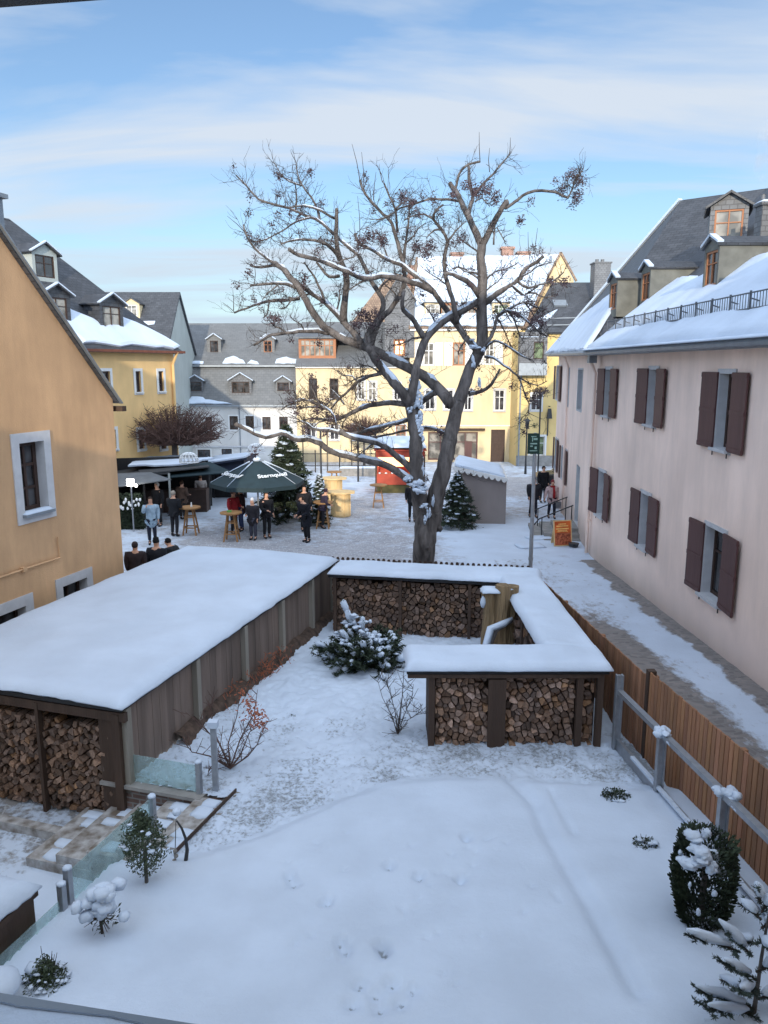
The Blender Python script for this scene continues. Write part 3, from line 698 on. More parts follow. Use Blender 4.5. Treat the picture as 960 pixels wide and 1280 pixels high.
# roof
RT = [V(6.45, .6, ZE-.12), V(6.62, 25.5, ZE-.12), V(8.15, 38.9, ZE-.02), V(11.9, 32.5, CAMZ+6.5), V(14.3, 30.4, CAMZ+6.5), V(14.3, .6, CAMZ+6.5), V(22.3, .6, ZE), V(22.3, 38, ZE)]
tr = [(RT[0], RT[1], RT[4]), (RT[0], RT[4], RT[5]), (RT[1], RT[3], RT[4]), (RT[1], RT[2], RT[3])]
b = MB()
for t in tr: b.slab(t, .14)
b.slab((RT[5], RT[4], RT[7], RT[6]), .14); b.slab((RT[2], RT[7], RT[3]), .14); b.slab((RT[3], RT[7], RT[4]), .14)
rf = b.build('roof', M_SLATE, PH)
def onroof(x, y):
    h = hitpoly(x, y, tr); return (h[1], h[2]) if h else (None, None)
b = MB()
# blanket of snow on the lower part of the street-side slope; the upper edge runs ragged under the dormers
A0, A1, R0 = RT[0], RT[1], RT[5]
def rp(y, t):      # point on the slope: y along the eave, t up it (0..1)
    a = A0.lerp(A1, (y-A0.y)/(A1.y-A0.y)); c = V(14.3, min(y, 30.4), CAMZ+6.5); return a.lerp(c, t)
nrm = (A1-A0).cross(RT[4]-A0).normalized(); nrm = nrm if nrm.z > 0 else -nrm
ny_ = 110; nt_ = 16; vs = []; fs = []
for i in range(ny_+1):
    y = lerp(.7, 25.45, i/ny_)
    top = .36+.05*nz(y, 0, 3, .5)+.025*nz(y, 0, 6, 2.5)
    for j in range(nt_+1):
        t = top*j/nt_; e = min(j/nt_*top, (1-j/nt_)*top)
        h = .17*math.sqrt(max(0, 1-(1-min(1, e/.025))**2))+.05*nz(y, t*8, 1, 1.1)*min(1, e/.03)+.012*nz(y, t*8, 2, 6)
        if j in (0, nt_): h = -.01
        vs.append(rp(y, t-.012 if j < 3 else t)+nrm*h)
for i in range(ny_):
    for j in range(nt_): q = i*(nt_+1)+j; fs.append((q, q+nt_+1, q+nt_+2, q+1))
b.smooth = True; b.add(vs, fs)
b.smooth = False
A2 = RT[2]
def rp2(s, t): a = A1.lerp(A2, s); return a.lerp(A1.lerp(A2, s).lerp(RT[3], 1), t)
n2 = (RT[2]-RT[1]).cross(RT[3]-RT[1]).normalized(); n2 = n2 if n2.z > 0 else -n2
snow_patch(b, [A1+n2*.02, A2.lerp(A1, .04)+n2*.02, A2.lerp(RT[3], .22), A1.lerp(RT[3], .42), ], n2, .16, .06)
b.build('roof_snow', M_SNOW, rf)
b = MB(); b.bar(A2+n2*.05, RT[3]+n2*.05, .22, .1); b.build('hip_snow', M_SNOW, rf)
# snow guard: bars on short brackets
b = MB()
def sg(y, h): return rp(y, .075)+V(0, 0, h)
ys = fr(1, 25.4, .12)
for h in (.2, .5): b.tube([sg(y, h) for y in fr(1, 25.4, 1.2)], .016, 5)
for y in ys: b.bar(sg(y, .18), sg(y, .5), .012)
for y in fr(1, 25.4, .9): b.bar(rp(y, .075), sg(y, .54), .035); b.bar(rp(y, .12)+V(0, 0, .02), sg(y, .4), .025)
for h in (.2, .45): b.tube([A1.lerp(A2, t)+V(.45, 0, h+.12) for t in (0.02, .5, .95)], .016, 5)
for i in range(90): p = A1.lerp(A2, .02+.93*i/89)+V(.45, 0, .12); b.bar(p+V(0, 0, .18), p+V(0, 0, .46), .012)
b.build('snow_guard', M_SG, PH)
b = MB(); b.tube([A0+V(-.08, 0, -.03), A1+V(-.08, 0, -.03), A2+V(-.08, .1, -.0)], .085, 8); b.box(A0.lerp(A1, .5)+V(.25, 0, -.1), (.4, 24.8, .04)); b.build('gutter', M_ZINC, PH)
b = MB(); snow_slab(b, A0+V(-.12, .2, .04), (A1-A0), (-1, 0, 0), 24.6, .14, .05, 100, 3, .02, edge=.05, wob=.0); b.build('gutter_snow', M_SNOW, PH)
b = MB()
s1 = PW.px(743, 560)[0]; pt = PW.pt(s1, 0, .1)
b.tube([PW.pt(s1-.25, ZE-.2, .3), PW.pt(s1-.15, ZE-.45, .3), PW.pt(s1, ZE-.8, .1), PW.pt(s1, -.55, .1)], .055, 8)
for z in (4.6, 2.4, .6): b.box(PW.pt(s1, z, .08), (.16, .14, .05), PW.d, PW.n, (0, 0, 1))
b.build('downpipe', M_PINK, PH)
s2 = P2.px(708, 560)[0]
b = MB(); b.tube([P2.pt(s2, ZE-.2, .25), P2.pt(s2, ZE-.6, .09), P2.pt(s2, -.7, .09)], .05, 8); b.build('downpipe', M_PINK, PH)
b = MB(); b.box(PW.pt(s1-.3, ZE-.3, .3), (.28, .25, .35), PW.d, PW.n, (0, 0, 1)); b.build('rainwater_head', M_ZINC, PH)
b = MB(); b.tube([PW.pt(5.9, 4, .08), PW.pt(5.9, -.1, .08)], .05, 8); b.build('downpipe', M_PINK, PH)
def dormer(root, P, n, wdt, h, run, win, mcheek, mroof, flat=False, frame=M_DKW, glass=M_GLASS, nx=2, ny=2, rise=.3, oh=.12, snow=True, wm_=.16, tilt=0):
    """P: middle of the foot of the dormer's front; n: horizontal outward normal"""
    n = Vector((n[0], n[1], 0)).normalized(); d = V(-n.y, n.x, 0); W_ = Wall((0, 0), (1, 0)); W_.P = V(P.x, P.y, 0)-d*wdt/2; W_.d = d; W_.n = n; W_.len = wdt
    z0 = P.z-.1; z1 = P.z+h; o = (wm_*wdt, wdt-wm_*wdt, P.z+.14*h, z1-.1*h)
    b = MB(); facade(b, W_, 0, wdt, z0, z1, [o], .08)
    if not flat: b.poly([W_.pt(0, z1), W_.pt(wdt, z1), W_.pt(wdt/2, z1+rise)])
    for a in (0, wdt): b.quad(W_.pt(a, z0), W_.pt(a, z0, -run), W_.pt(a, z1, -run), W_.pt(a, z1))
    dm = b.build('dormer', mcheek, root)
    window(dm, W_, o, frame, glass, nx, ny, .07, fw=.05)
    b = MB(); k = rise/(wdt/2)
    for a0_, a1_ in ((-oh, wdt/2), (wdt/2, wdt+oh)):
        za = z1-oh*k if a0_ < 0 else z1+rise; zb = z1+rise if a0_ < 0 else z1-oh*k
        if flat: za = zb = z1+.02; 
        b.slab([W_.pt(a0_, za+.05, oh), W_.pt(a1_, zb+.05, oh), W_.pt(a1_, zb+.05+tilt, -run), W_.pt(a0_, za+.05+tilt, -run)], .06)
    b.build('dormer_roof', mroof, dm)
    if snow:
        b = MB()
        for a0_, a1_ in ((-oh, wdt/2), (wdt/2, wdt+oh)):
            za = z1-oh*k if a0_ < 0 else z1+rise; zb = z1+rise if a0_ < 0 else z1-oh*k
            if flat: za = zb = z1+.02
            b.slab([W_.pt(a0_, za+.11, oh+.02), W_.pt(a1_, zb+.11, oh+.02), W_.pt(a1_, zb+.11, oh-.14), W_.pt(a0_, za+.11, oh-.14)], .05)
        b.build('dormer_snow', M_SNOW, dm)
    return dm
for (x, y) in ((765, 395), (805, 384), (886, 368)):
    p, n = onroof(x, y)
    if p is None: print('no roof', x, y); continue
    dormer(PH, p+V(0, 0, .05), (-1, 0), .9, 1.12, 2.2, None, M_CHEEK, M_SLATE, rise=.2, oh=.08, frame=M_ORW, wm_=.1)
p, n = onroof(886, 368)
dormer(PH, rp(16.2, .21), (-1, 0), .9, 1.12, 2.2, None, M_CHEEK, M_SLATE, rise=.2, oh=.08, frame=M_ORW)
dormer(PH, rp(11.8, .21), (-1, 0), .9, 1.12, 2.2, None, M_CHEEK, M_SLATE, rise=.2, oh=.08, frame=M_ORW)
# upper dormer, turned to face the garden
p, n = onroof(908, 315)
dormer(PH, p+V(0, 0, .0), (-.35, -.94), 1.05, 1.35, 1.6, None, M_SLATE3, M_SLATE, rise=.34, frame=M_ORW, glass=M_GLASSW, oh=.16, snow=False, wm_=.12)
for (x, y, s) in ((955, 296, .4),):
    p, n = onroof(x, y)
    b = MB(); b.box(p+V(0, 0, .35), (s, s, .9)); b.box(p+V(0, 0, .83), (s+.12, s+.12, .08))
    for dx in (-.12, .12): b.tube([p+V(dx, 0, .8), p+V(dx, 0, 1.1)], .06, 7)
    b.build('chimney', M_SLATE3, PH)
    b = MB(); snow_slab(b, p+V(-s/2-.05, -s/2-.05, .87), (1, 0, 0), (0, 1, 0), s+.1, s+.1, .08, 5, 5, .01, edge=.1, wob=.02); b.build('chimney_snow', M_SNOW, PH)
# door steps and hand rails
st = thing('door_steps', 'snowy stone steps climbing to the grey door of the pink house', 'steps', P2.pt(dr[0]+.5, gz(31), 1), None)
for i in range(4):
    b = MB(); top = dr[2]-.02-i*.15; rad = .9+i*.42
    c = P2.pt((dr[0]+dr[1])/2, 0, 0); w2 = .85+i*.38
    pts = [c-P2.d*w2, c-P2.d*(w2-.1)+P2.n*rad, c+P2.d*(w2-.1)+P2.n*rad, c+P2.d*w2]
    b.prism([V(q.x, q.y, top-.2-(.2 if i == 3 else 0)) for q in pts], (0, 0, .2+(.2 if i == 3 else 0))); b.build('step', M_STONE, st)
for s in (-1, 1):
    b = MB()
    c = P2.pt((dr[0]+dr[1])/2, 0, 0)+P2.d*(s*.95)
    b.tube([c+P2.n*.25+V(0, 0, dr[2]+.9), c+P2.n*1.5+V(0, 0, dr[2]+.35), c+P2.n*1.7+V(0, 0, dr[2]+.1)], .025, 6)
    b.tube([c+P2.n*.3+V(0, 0, dr[2]+.88), c+P2.n*.3+V(0, 0, dr[2]-.15)], .02, 6); b.tube([c+P2.n*1.4+V(0, 0, dr[2]+.38), c+P2.n*1.4+V(0, 0, dr[2]-.55)], .02, 6)
    tag(b.build('handrail', M_BLACK), 'thin black handrail on the %s side of the pink house steps' % ('far' if s > 0 else 'near'), 'handrail')
for i, wl in enumerate(('right next to the orange poster', 'in the middle of the paving left of the steps', 'nearest the sign pole')):
    b = MB(); p = gnd(690-i*12, 664+i*10); snow_slab(b, p+V(-.5, -.3, .02+.0), (1, .2, 0), (-.2, 1, 0), 1.0, .7, .06, 8, 6, .03, edge=.15)
    tag(b.build('snow_heap', M_SNOW), 'low lumpy snow on the paving, '+wl, 'snow heap')
# smoke from the flue at the right edge
# ================================================================== FIREWOOD
def clip(poly, px_, py_, nx_, ny_):
    o = []; k = len(poly)
    for i in range(k):
        a = poly[i]; b = poly[(i+1) % k]; da = (a[0]-px_)*nx_+(a[1]-py_)*ny_; db = (b[0]-px_)*nx_+(b[1]-py_)*ny_
        if da <= 0: o.append(a)
        if da*db < 0: t = da/(da-db); o.append((a[0]+(b[0]-a[0])*t, a[1]+(b[1]-a[1])*t))
    return o
def cells(w_, h_, size, rn, skip=None, squash=1.0):
    """packed outlines of split logs filling a w x h face"""
    pts = []; nx_ = max(1, round(w_/size)); ny_ = max(1, round(h_/(size*.86*squash)))
    for j in range(ny_):
        for i in range(nx_+(j % 2)):
            x = (i+.5*(1-j % 2)+rn.uniform(-.45, .45))*w_/nx_; y = (j+.5+rn.uniform(-.45, .45))*h_/ny_
            if rn.random() < .14: continue
            pts.append((x, y))
    res = []
    for i, (x, y) in enumerate(pts):
        poly = [(max(0, x-size), max(0, y-size)), (min(w_, x+size), max(0, y-size)), (min(w_, x+size), min(h_, y+size)), (max(0, x-size), min(h_, y+size))]
        for j, (a, c) in enumerate(pts):
            if j == i or abs(a-x) > 2*size or abs(c-y) > 2*size: continue
            l = math.hypot(a-x, c-y)
            if l < 1e-6: continue
            poly = clip(poly, (a+x)/2, (c+y)/2, (a-x)/l, (c-y)/l)
            if len(poly) < 3: break
        if len(poly) >= 3: res.append(poly)
    return res
LOGS = []   # (distance, stack index, vertices, faces, colour)
def stack(idx, O, D, Nn, w_, h_, size, rn, dark=1.0, skip=(), top=0.0, hole=None):
    """O: lower corner, D: along the face, Nn: out of the face"""
    O = Vector(O); D = Vector(D).normalized(); Nn = Vector(Nn).normalized()
    for poly in cells(w_, h_, size, rn):
        cx_ = sum(p[0] for p in poly)/len(poly); cy_ = sum(p[1] for p in poly)/len(poly)
        if any(a < cx_ < b_ for a, b_ in skip): continue
        if top and cy_ > h_-top*(1+math.sin(cx_*5+idx)*.6): continue
        area = abs(sum(poly[i][0]*poly[(i+1) % len(poly)][1]-poly[(i+1) % len(poly)][0]*poly[i][1] for i in range(len(poly))))/2
        if area < size*size*.12: continue
        k = 1-.0075/math.sqrt(area)*1.9; k = max(.66, k)*rn.uniform(.9, 1.0)
        q = [(cx_+(p[0]-cx_)*k+rn.uniform(-.003, .003), cy_+(p[1]-cy_)*k+rn.uniform(-.003, .003)) for p in poly]
        # merge very short edges
        q2 = []
        for p in q:
            if not q2 or math.hypot(p[0]-q2[-1][0], p[1]-q2[-1][1]) > size*.16: q2.append(p)
        if len(q2) > 3 and math.hypot(q2[0][0]-q2[-1][0], q2[0][1]-q2[-1][1]) < size*.16: q2.pop()
        if len(q2) < 3: continue
        off = rn.uniform(-.04, .07); tilt = (rn.uniform(-.25, .25), rn.uniform(-.25, .25)); m = len(q2)
        fr_ = [O+D*p[0]+V(0, 0, p[1])+Nn*(off+(p[0]-cx_)*tilt[0]+(p[1]-cy_)*tilt[1]) for p in q2]
        bk = [O+D*p[0]+V(0, 0, p[1])-Nn*.2 for p in q2]
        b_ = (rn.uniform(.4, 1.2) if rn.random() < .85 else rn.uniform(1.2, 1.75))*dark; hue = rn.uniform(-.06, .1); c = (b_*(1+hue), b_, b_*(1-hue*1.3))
        if rn.random() < .06: c = (b_*1.35, b_*1.15, b_*.85)
        fs = [tuple(range(m))]+[(i, (i+1) % m, m+(i+1) % m, m+i)[::-1] for i in range(m)]
        LOGS.append(((O+D*cx_+V(0, 0, cy_)-V(0, 0, CAMZ)).length*(1, 1, 1.1, 1.7, 3)[idx]+(30 if (idx == 0 and cx_ < 2.0) else 0), idx, fr_+bk, fs, c, (cx_/w_, cy_/h_, b_/dark)))
# ---- big shed on the left
SR = CAMZ-4.83           # underside of its roof
S1 = thing('wood_shed', 'long board shed with thick snow on its flat roof, firewood in its open front', 'shed', shed(-2, 4, PATZ))
b = MB()
nb_ = 44
for i in range(nb_):
    a, c = 8.6*i/nb_, 8.6*(i+1)/nb_; m = (a+c)/2; p = shed(0, m)
    z0 = gz(p.y)-.12; z1 = SR-.02; b.cc = (1, 1, 1)
    g_ = rnd.uniform(.78, 1.08); b.cc = (g_, g_*.98, g_*.95); b.box(shed(-.03+.004*(i % 3), m, (z0+z1)/2), (.03, c-a-.002, z1-z0), SU, SW, (0, 0, 1))
b.box(shed(-2, 8.55, (SR-.5)/2), (3.9, .04, SR+.5), SU, SW, (0, 0, 1)); b.box(shed(-3.95, 4.3, (SR+PATZ)/2), (.04, 8.5, SR-PATZ), SU, SW, (0, 0, 1))
b.build('board_wall', M_OLDW, S1)
for w_ in (.06, 2.0, 3.75, 5.45, 7.1, 8.5):
    b = MB(); p = shed(.04, w_); b.box(shed(.04, w_, (gz(p.y)-.1+SR)/2), (.1, .12, SR-gz(p.y)+.1), SU, SW, (0, 0, 1)); b.build('post', M_GREYWOOD, S1)
for u, pw_ in ((-.06, .13), (-1.42, .055), (-2.7, .055), (-3.95, .13)):
    b = MB(); b.box(shed(u, -.02, (PATZ+SR)/2-.03), (pw_, .1, SR-PATZ-.06), SU, SW, (0, 0, 1)); b.build('post', M_BROWN, S1)
b = MB(); b.box(shed(-2, -.02, SR-.1), (4.2, .08, .14), SU, SW, (0, 0, 1)); b.box(shed(-.24, .01, (PATZ+SR)/2-.08), (.3, .03, SR-PATZ-.2), SU, SW, (0, 0, 1)); b.build('front_beam', M_BROWN, S1)
b = MB(); b.box(shed(-2.04, 4.31, SR+.03), (4.22, 8.78, .06), SU, SW, (0, 0, 1)); rf = b.build('roof', M_BLACK, S1)
b = MB(); snow_slab(b, shed(-4.2, -.12, SR+.065), SU, SW, 4.32, 8.86, .13, 34, 60, .03, edge=.2, wob=.045, zf=lambda a, c: .05*math.sin(a*3.1)-.02)
b.build('roof_snow', M_SNOW, S1)
rn = random.Random(11)
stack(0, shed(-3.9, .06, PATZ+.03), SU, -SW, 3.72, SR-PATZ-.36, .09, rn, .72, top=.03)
b = MB(); b.box(shed(-2, .35, (PATZ+SR)/2-.1), (3.8, .04, SR-PATZ-.3), SU, SW, (0, 0, 1)); b.build('inner_boards', M_BROWN, S1)
# step ledge in front of the stack
b = MB(); b.box(shed(-2.6, -.55, PATZ+.06), (4.2, .16, .14), SU, SW, (0, 0, 1)); tag(b.build('stone_kerb', M_STEP), 'low sandstone kerb on the patio in front of the tall firewood stack', 'kerb')
# ---- U-shaped low shed at the fence
z2 = CAMZ-4.79          # underside
S2 = thing('low_wood_shed', 'low U-shaped firewood shed under thick snow in the fence corner', 'shed', (2, 13, gz(13)))
FL, FR_ = onz(512, 838, z2), onz(757, 836, z2)
F0 = V(.40, 11.5, 0); F1 = V(3.52, 11.5, 0)
def run(a, b_, wd, name='roof'): pass
b = MB()
b.box((1.96, 11.86, z2+.03), (3.2, .86, .06)); b.box((3.09, 14.2, z2+.031), (.88, 3.9, .06))
bd = (V(3.5, 16.7, 0)-V(-1.2, 17.55, 0)); bl = bd.length; bd.normalize(); bn = V(-bd.y, bd.x, 0)
Bm = (V(3.5, 16.7, 0)+V(-1.2, 17.55, 0))/2
b.box(Bm+V(0, 0, z2+.032), (bl, .95, .055), bd, bn, (0, 0, 1)); rf = b.build('roof', M_BLACK, S2)
b = MB()
snow_slab(b, (.33, 11.36, z2+.065), (1, 0, 0), (0, 1, 0), 3.28, .95, .14, 50, 14, .045, edge=.13, wob=.03)
snow_slab(b, (2.62, 12.1, z2+.066), (1, 0, 0), (-.02, 1, 0), .98, 4.9, .145, 14, 50, .045, edge=.13, wob=.03)
snow_slab(b, Bm-bd*bl/2-bn*.5+V(0, 0, z2+.067), bd, bn, bl+.05, 1.02, .14, 60, 12, .045, edge=.13, wob=.03)
b.build('roof_snow', M_SNOW, S2)
def posts(lst, m=M_BROWN, sz=.13):
    for (x, y, dz) in lst:
        b = MB(); b.box((x, y, (gz(y)-.1+dz+z2)/2), (sz, sz, z2-gz(y)+.1-dz)); b.build('post', m, S2)
posts([(.76, 11.5, 0), (3.12, 11.5, 0), (3.44, 11.5, 0), (2.62, 15.4, 0)], sz=.1)
b = MB(); b.box((.74, 11.9, (gz(11.9)+z2)/2), (.05, .75, z2-gz(11.9)+.05)); b.box((2.64, 14, (gz(14)+z2)/2), (.04, .1, z2-gz(14)));
b.box((1.80, 11.46, (gz(11.5)+z2)/2-.04), (.28, .04, z2-gz(11.5)-.1)); pass
b.box((1.9, 11.45, z2-.03), (3.05, .06, .06))
b.build('board_wall', M_BROWN, S2)
b = MB(); b.box((2.1, 11.75, (gz(11.5)+z2)/2-.1), (2.66, .03, z2-gz(11.5)-.15))
b.box(Bm+bn*.02+V(0, 0, (gz(17)+z2)/2), (bl, .03, z2-gz(17)), bd, bn, (0, 0, 1)); b.box((2.95, 14.2, (gz(14)+z2)/2), (.03, 4, z2-gz(14))); b.build('inner_boards', M_BROWN, S2)
for k_ in (.03, .35, .68, .985):
    b = MB(); p = V(-1.2, 17.55, 0)+bd*(bl*k_)-bn*.42; b.box(p+V(0, 0, (gz(17.3)+z2)/2), (.07, .07, z2-gz(17.3)+.1), bd, bn, (0, 0, 1)); b.build('post', M_BROWN, S2)
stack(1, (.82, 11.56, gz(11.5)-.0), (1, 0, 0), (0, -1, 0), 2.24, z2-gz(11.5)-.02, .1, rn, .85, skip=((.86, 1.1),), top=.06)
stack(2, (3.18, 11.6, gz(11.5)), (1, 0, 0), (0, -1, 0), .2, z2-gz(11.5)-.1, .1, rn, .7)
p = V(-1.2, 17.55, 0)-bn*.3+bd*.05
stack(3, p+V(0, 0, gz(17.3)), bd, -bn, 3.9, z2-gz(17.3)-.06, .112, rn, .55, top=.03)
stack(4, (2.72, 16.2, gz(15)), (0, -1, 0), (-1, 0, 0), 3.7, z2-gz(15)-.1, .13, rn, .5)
LOGS.sort(key=lambda q: q[0])
LAB = {0: ('split firewood log in the tall stack at the open front of the long shed', 'firewood logs stacked in the long shed'),
       1: ('split firewood log in the low shed stack facing the garden', 'firewood logs stacked at the front of the low shed'),
       2: ('firewood piece in the narrow stack between the right posts of the low shed', 'firewood in the narrow right stack'),
       3: ('firewood log in the dark back stack of the low shed', 'firewood logs in the back stack'),
       4: ('firewood log in the inner right stack of the low shed', 'firewood logs in the inner right stack')}
for i, (dist, idx, vs, fs, c, (fx_1, fy_1, bb)) in enumerate(LOGS[:300]):
    b = MB(); b.cc = c; b.add(vs, fs); o = b.build('firewood_log', M_LOG)
    sh_ = 'pale' if bb > .97 else 'brown' if bb > .68 else 'dark'; hi = 'high up' if fy_1 > .72 else 'halfway up' if fy_1 > .34 else 'low down'
    if idx == 1: lb = '%s split log %s in the low shed front, %s' % (sh_, hi, 'left bay, outer half' if fx_1 < .2 else 'left bay, inner half' if fx_1 < .44 else 'right bay, inner half' if fx_1 < .76 else 'right bay, outer half')
    elif idx == 0: lb = '%s split log %s in the tall left stack, by %s' % (sh_, hi, 'its corner post' if fx_1 > .88 else 'its right side' if fx_1 > .8 else 'its left side' if fx_1 > .66 else 'its middle post')
    elif idx == 2: lb = '%s firewood piece %s in the narrow stack between the right posts' % (sh_, hi)
    else: lb = '%s firewood log %s, %s' % (sh_, hi, 'in the back stack of the low shed' if idx == 3 else 'in the inner right stack')
    tag(o, lb, 'firewood log', LAB[idx][1]+', '+hi)
if len(LOGS) > 300:
    b = MB()
    for dist, idx, vs, fs, c, _q in LOGS[300:]: b.cc = c; b.add(vs, fs)
    tag(b.build('firewood', M_LOG), 'rest of the firewood packed in the sheds, darker and farther back', 'firewood', kind='stuff')
print('LOGS', len(LOGS), [sum(1 for q in LOGS if q[1] == k) for k in range(5)], 'ind', [sum(1 for q in LOGS[:300] if q[1] == k) for k in range(5)])
# old stump and snowed-up pieces in the inner corner
b = MB(); rs = random.Random(3)
c0 = atY(622, 790, 15.2); STP = V(c0.x, 15.2, gz(15.2))
hgt = atY(622, 730, 15.2).z-STP.z
for k_ in range(3):
    q = STP+V((-.19, .05, .24)[k_], (.0, -.06, .05)[k_], 0); h_ = hgt*(.93, 1.0, .97)[k_]
    b.tube([q, q+V(.0, 0, h_*.3), q+V(.02, 0, h_*.7), q+V((-.03, .02, .03)[k_], 0, h_)], [.2, .17, .14, .15], 9, jit=.14, rn=rs)
tr_ = b.build('tree_stump', M_STUMP); tag(tr_, 'split weathered tree stump standing inside the low woodshed corner', 'stump')
b = MB(); snow_slab(b, STP+V(-.36, -.2, hgt*.915), (1, 0, 0), (0, 1, 0), .36, .36, .09, 8, 8, .03, edge=.12, wob=.06); b.smooth = True; b.ball(STP+V(-.33, -.1, hgt*.8), (.06, .06, .13), 8, 6, .2, rs); b.ball(STP+V(.2, -.05, hgt*.95), (.1, .08, .03), 8, 6, .2, rs); b.build('snow', M_SNOW, tr_, smooth=True)
b = MB(); a = atY(598, 800, 14.6); c = atY(640, 776, 15.0)
b.tube([V(a.x, 14.5, gz(14.5)+.05), a.lerp(c, .5), c], [.05, .06, .04], 7); br = b.build('fallen_branch', M_BARK); tag(br, 'snow-laden branch leaning against the old stump', 'branch')
b = MB(); b.tube([V(a.x, 14.48, gz(14.5)+.12), a.lerp(c, .35)+V(0, 0, .1), a.lerp(c, .7)+V(.03, 0, .06), c+V(0, 0, .05)], [.07, .085, .06, .04], 8, jit=.25, rn=rs); b.ball(V(a.x+.02, 14.4, gz(14.4)+.12), (.2, .14, .16), 10, 7, .2, rs); b.build('snow', M_SNOW, br, smooth=True)
c = onz(655, 806, gz(13.3)+.35); b = MB(); b.tube([V(c.x, c.y, gz(13.3)), V(c.x, c.y, gz(13.3)+.34)], [.34, .42], 14); tb = b.build('round_tub', M_DARKM); tag(tb, 'round tub heaped with snow inside the low woodshed corner', 'tub')
b = MB(); snow_slab(b, (c.x-.46, c.y-.42, gz(13.3)+.335), (1, 0, 0), (0, 1, 0), .92, .84, .14, 10, 10, .01, edge=.4); b.build('snow', M_SNOW, tb)
# ---- retaining walls, stairs and glass around the patio
gt = lambda u, w_: gz(shed(u, w_).y)+.0
rw = thing('retaining_wall', 'dark red brick retaining wall under the upper glass screen', 'wall', shed(.4, .08, PATZ))
b = MB(); b.box(shed(.62, .11, (PATZ-.05+gt(.5, .1))/2), (2.02, .22, gt(.5, .1)-PATZ+.05), SU, SW, (0, 0, 1)); b.build('brickwork', M_BRICK, rw)
b = MB(); b.box(shed(.42, .1, gt(.5, .1)+.025), (1.66, .3, .05), SU, SW, (0, 0, 1)); b.build('coping', M_STONE, rw)
rw = thing('edging_wall', 'pale concrete edging wall between the snowy lawn and the lower patio', 'wall', shed(1.1, -3, PATZ))
b = MB()
for a, c in ((-9.5, -1.2),):
    b.box(shed(1.13, (a+c)/2, (PATZ-.05+gt(1.1, -3)+.06)/2), (.1, c-a, gt(1.1, -3)+.06-PATZ+.05), SU, SW, (0, 0, 1))
b.box(shed(1.66, -.5, (PATZ-.05+gt(1.6, -.5)+.02)/2), (.08, 1.6, gt(1.6, -.5)+.02-PATZ+.05), SU, SW, (0, 0, 1)); b.box(shed(1.35, -1.2, (PATZ-.05+gt(1.1, -1.2)+.04)/2), (.52, .1, gt(1.1, -1)+.04-PATZ+.05), SU, SW, (0, 0, 1)); b.build('concrete', M_STONE, rw)
ss = thing('stone_stairs', 'snow-dusted sandstone stairs rising from the patio to the garden', 'stairs', shed(.4, -.6, PATZ))
n_ = 5; tot = gt(1.5, -.6)+.02-PATZ
for i in range(n_):
    b = MB(); u0 = -.75+i*.48; top = PATZ+tot*(i+1)/n_
    b.box(shed((u0+1.62)/2, -.58+.004*i, (PATZ-.02+top)/2), (1.62-u0, 1.26-.02*i, top-PATZ+.02), SU, SW, (0, 0, 1)); stp = b.build('step', M_STEP, ss)
    b = MB(); u1 = min(u0+.47, 1.6)
    for q_ in range(5):
        if rs.random() < .3: continue
        a_ = rs.uniform(.08, .26); w0_ = -1.14+q_*.235+rs.uniform(0, .03); snow_slab(b, shed(u0+a_, w0_, top-.004), SU, SW, min(u1, u0+.46)-u0-a_+rs.uniform(-.05, 0), rs.uniform(.15, .24), rs.uniform(.02, .05), 8, 8, .02, edge=.07, wob=.08)
    b.build('snow', M_SNOW, stp)
b = MB(); b.bar(shed(1.62, -1.3, gt(1.6, -1)+.09), shed(1.66, .25, gt(1.6, 0)+.09), .018, .05); tag(b.build('steel_edging', M_BROWN), 'thin dark steel lawn edging strip beside the top of the stairs', 'edging')
def glass_screen(label, P_, Q_, z0a, z0b, h, posts_, gap=.05):
    t = thing('glass_screen', label, 'glass screen', (P_+Q_)/2+V(0, 0, min(z0a, z0b)))
    d = (Q_-P_).normalized(); n = V(-d.y, d.x, 0); b = MB()
    a = P_+d*gap; c = Q_-d*gap
    b.prism([a+V(0, 0, z0a), c+V(0, 0, z0b), c+V(0, 0, z0b+h), a+V(0, 0, z0a+h)], n*.012); b.build('glass_pane', M_CLEAR, t)
    for k, (f, hh) in enumerate(posts_):
        b = MB(); p = P_.lerp(Q_, f); z = lerp(z0a, z0b, f); b.box(p+V(0, 0, z-.05+hh/2), (.07, .07, hh+.05), d, n, (0, 0, 1)); po = b.build('post', M_METAL, t)
        b = MB(); b.smooth = True; b.ball(p+V(0, 0, z+hh-.02), (.055, .055, .03), 8, 5, .1, rs); b.build('snow', M_SNOW, po)
    return t
za = gt(.4, .1)+.055
t = glass_screen('greenish glass screen on the brick wall beside the long shed', shed(-.22, .1), shed(1.16, .1), za, za, .42, [(0, .46), (1, .5)])
t = glass_screen('long sloping glass panel along the lawn edge behind the small conifer', shed(1.1, -2.55), shed(1.1, -.95), gt(1.1, -2.5)+.02, gt(1.1, -1)+.03, .52, [(0, .6), (1, .56)])
t = glass_screen('near glass panel with a reflection beside the brown box', shed(1.1, -4.1), shed(1.1, -2.66), gt(1.1, -4)+.0, gt(1.1, -2.7)+.0, .3, [(1, .5), (0, .4)])
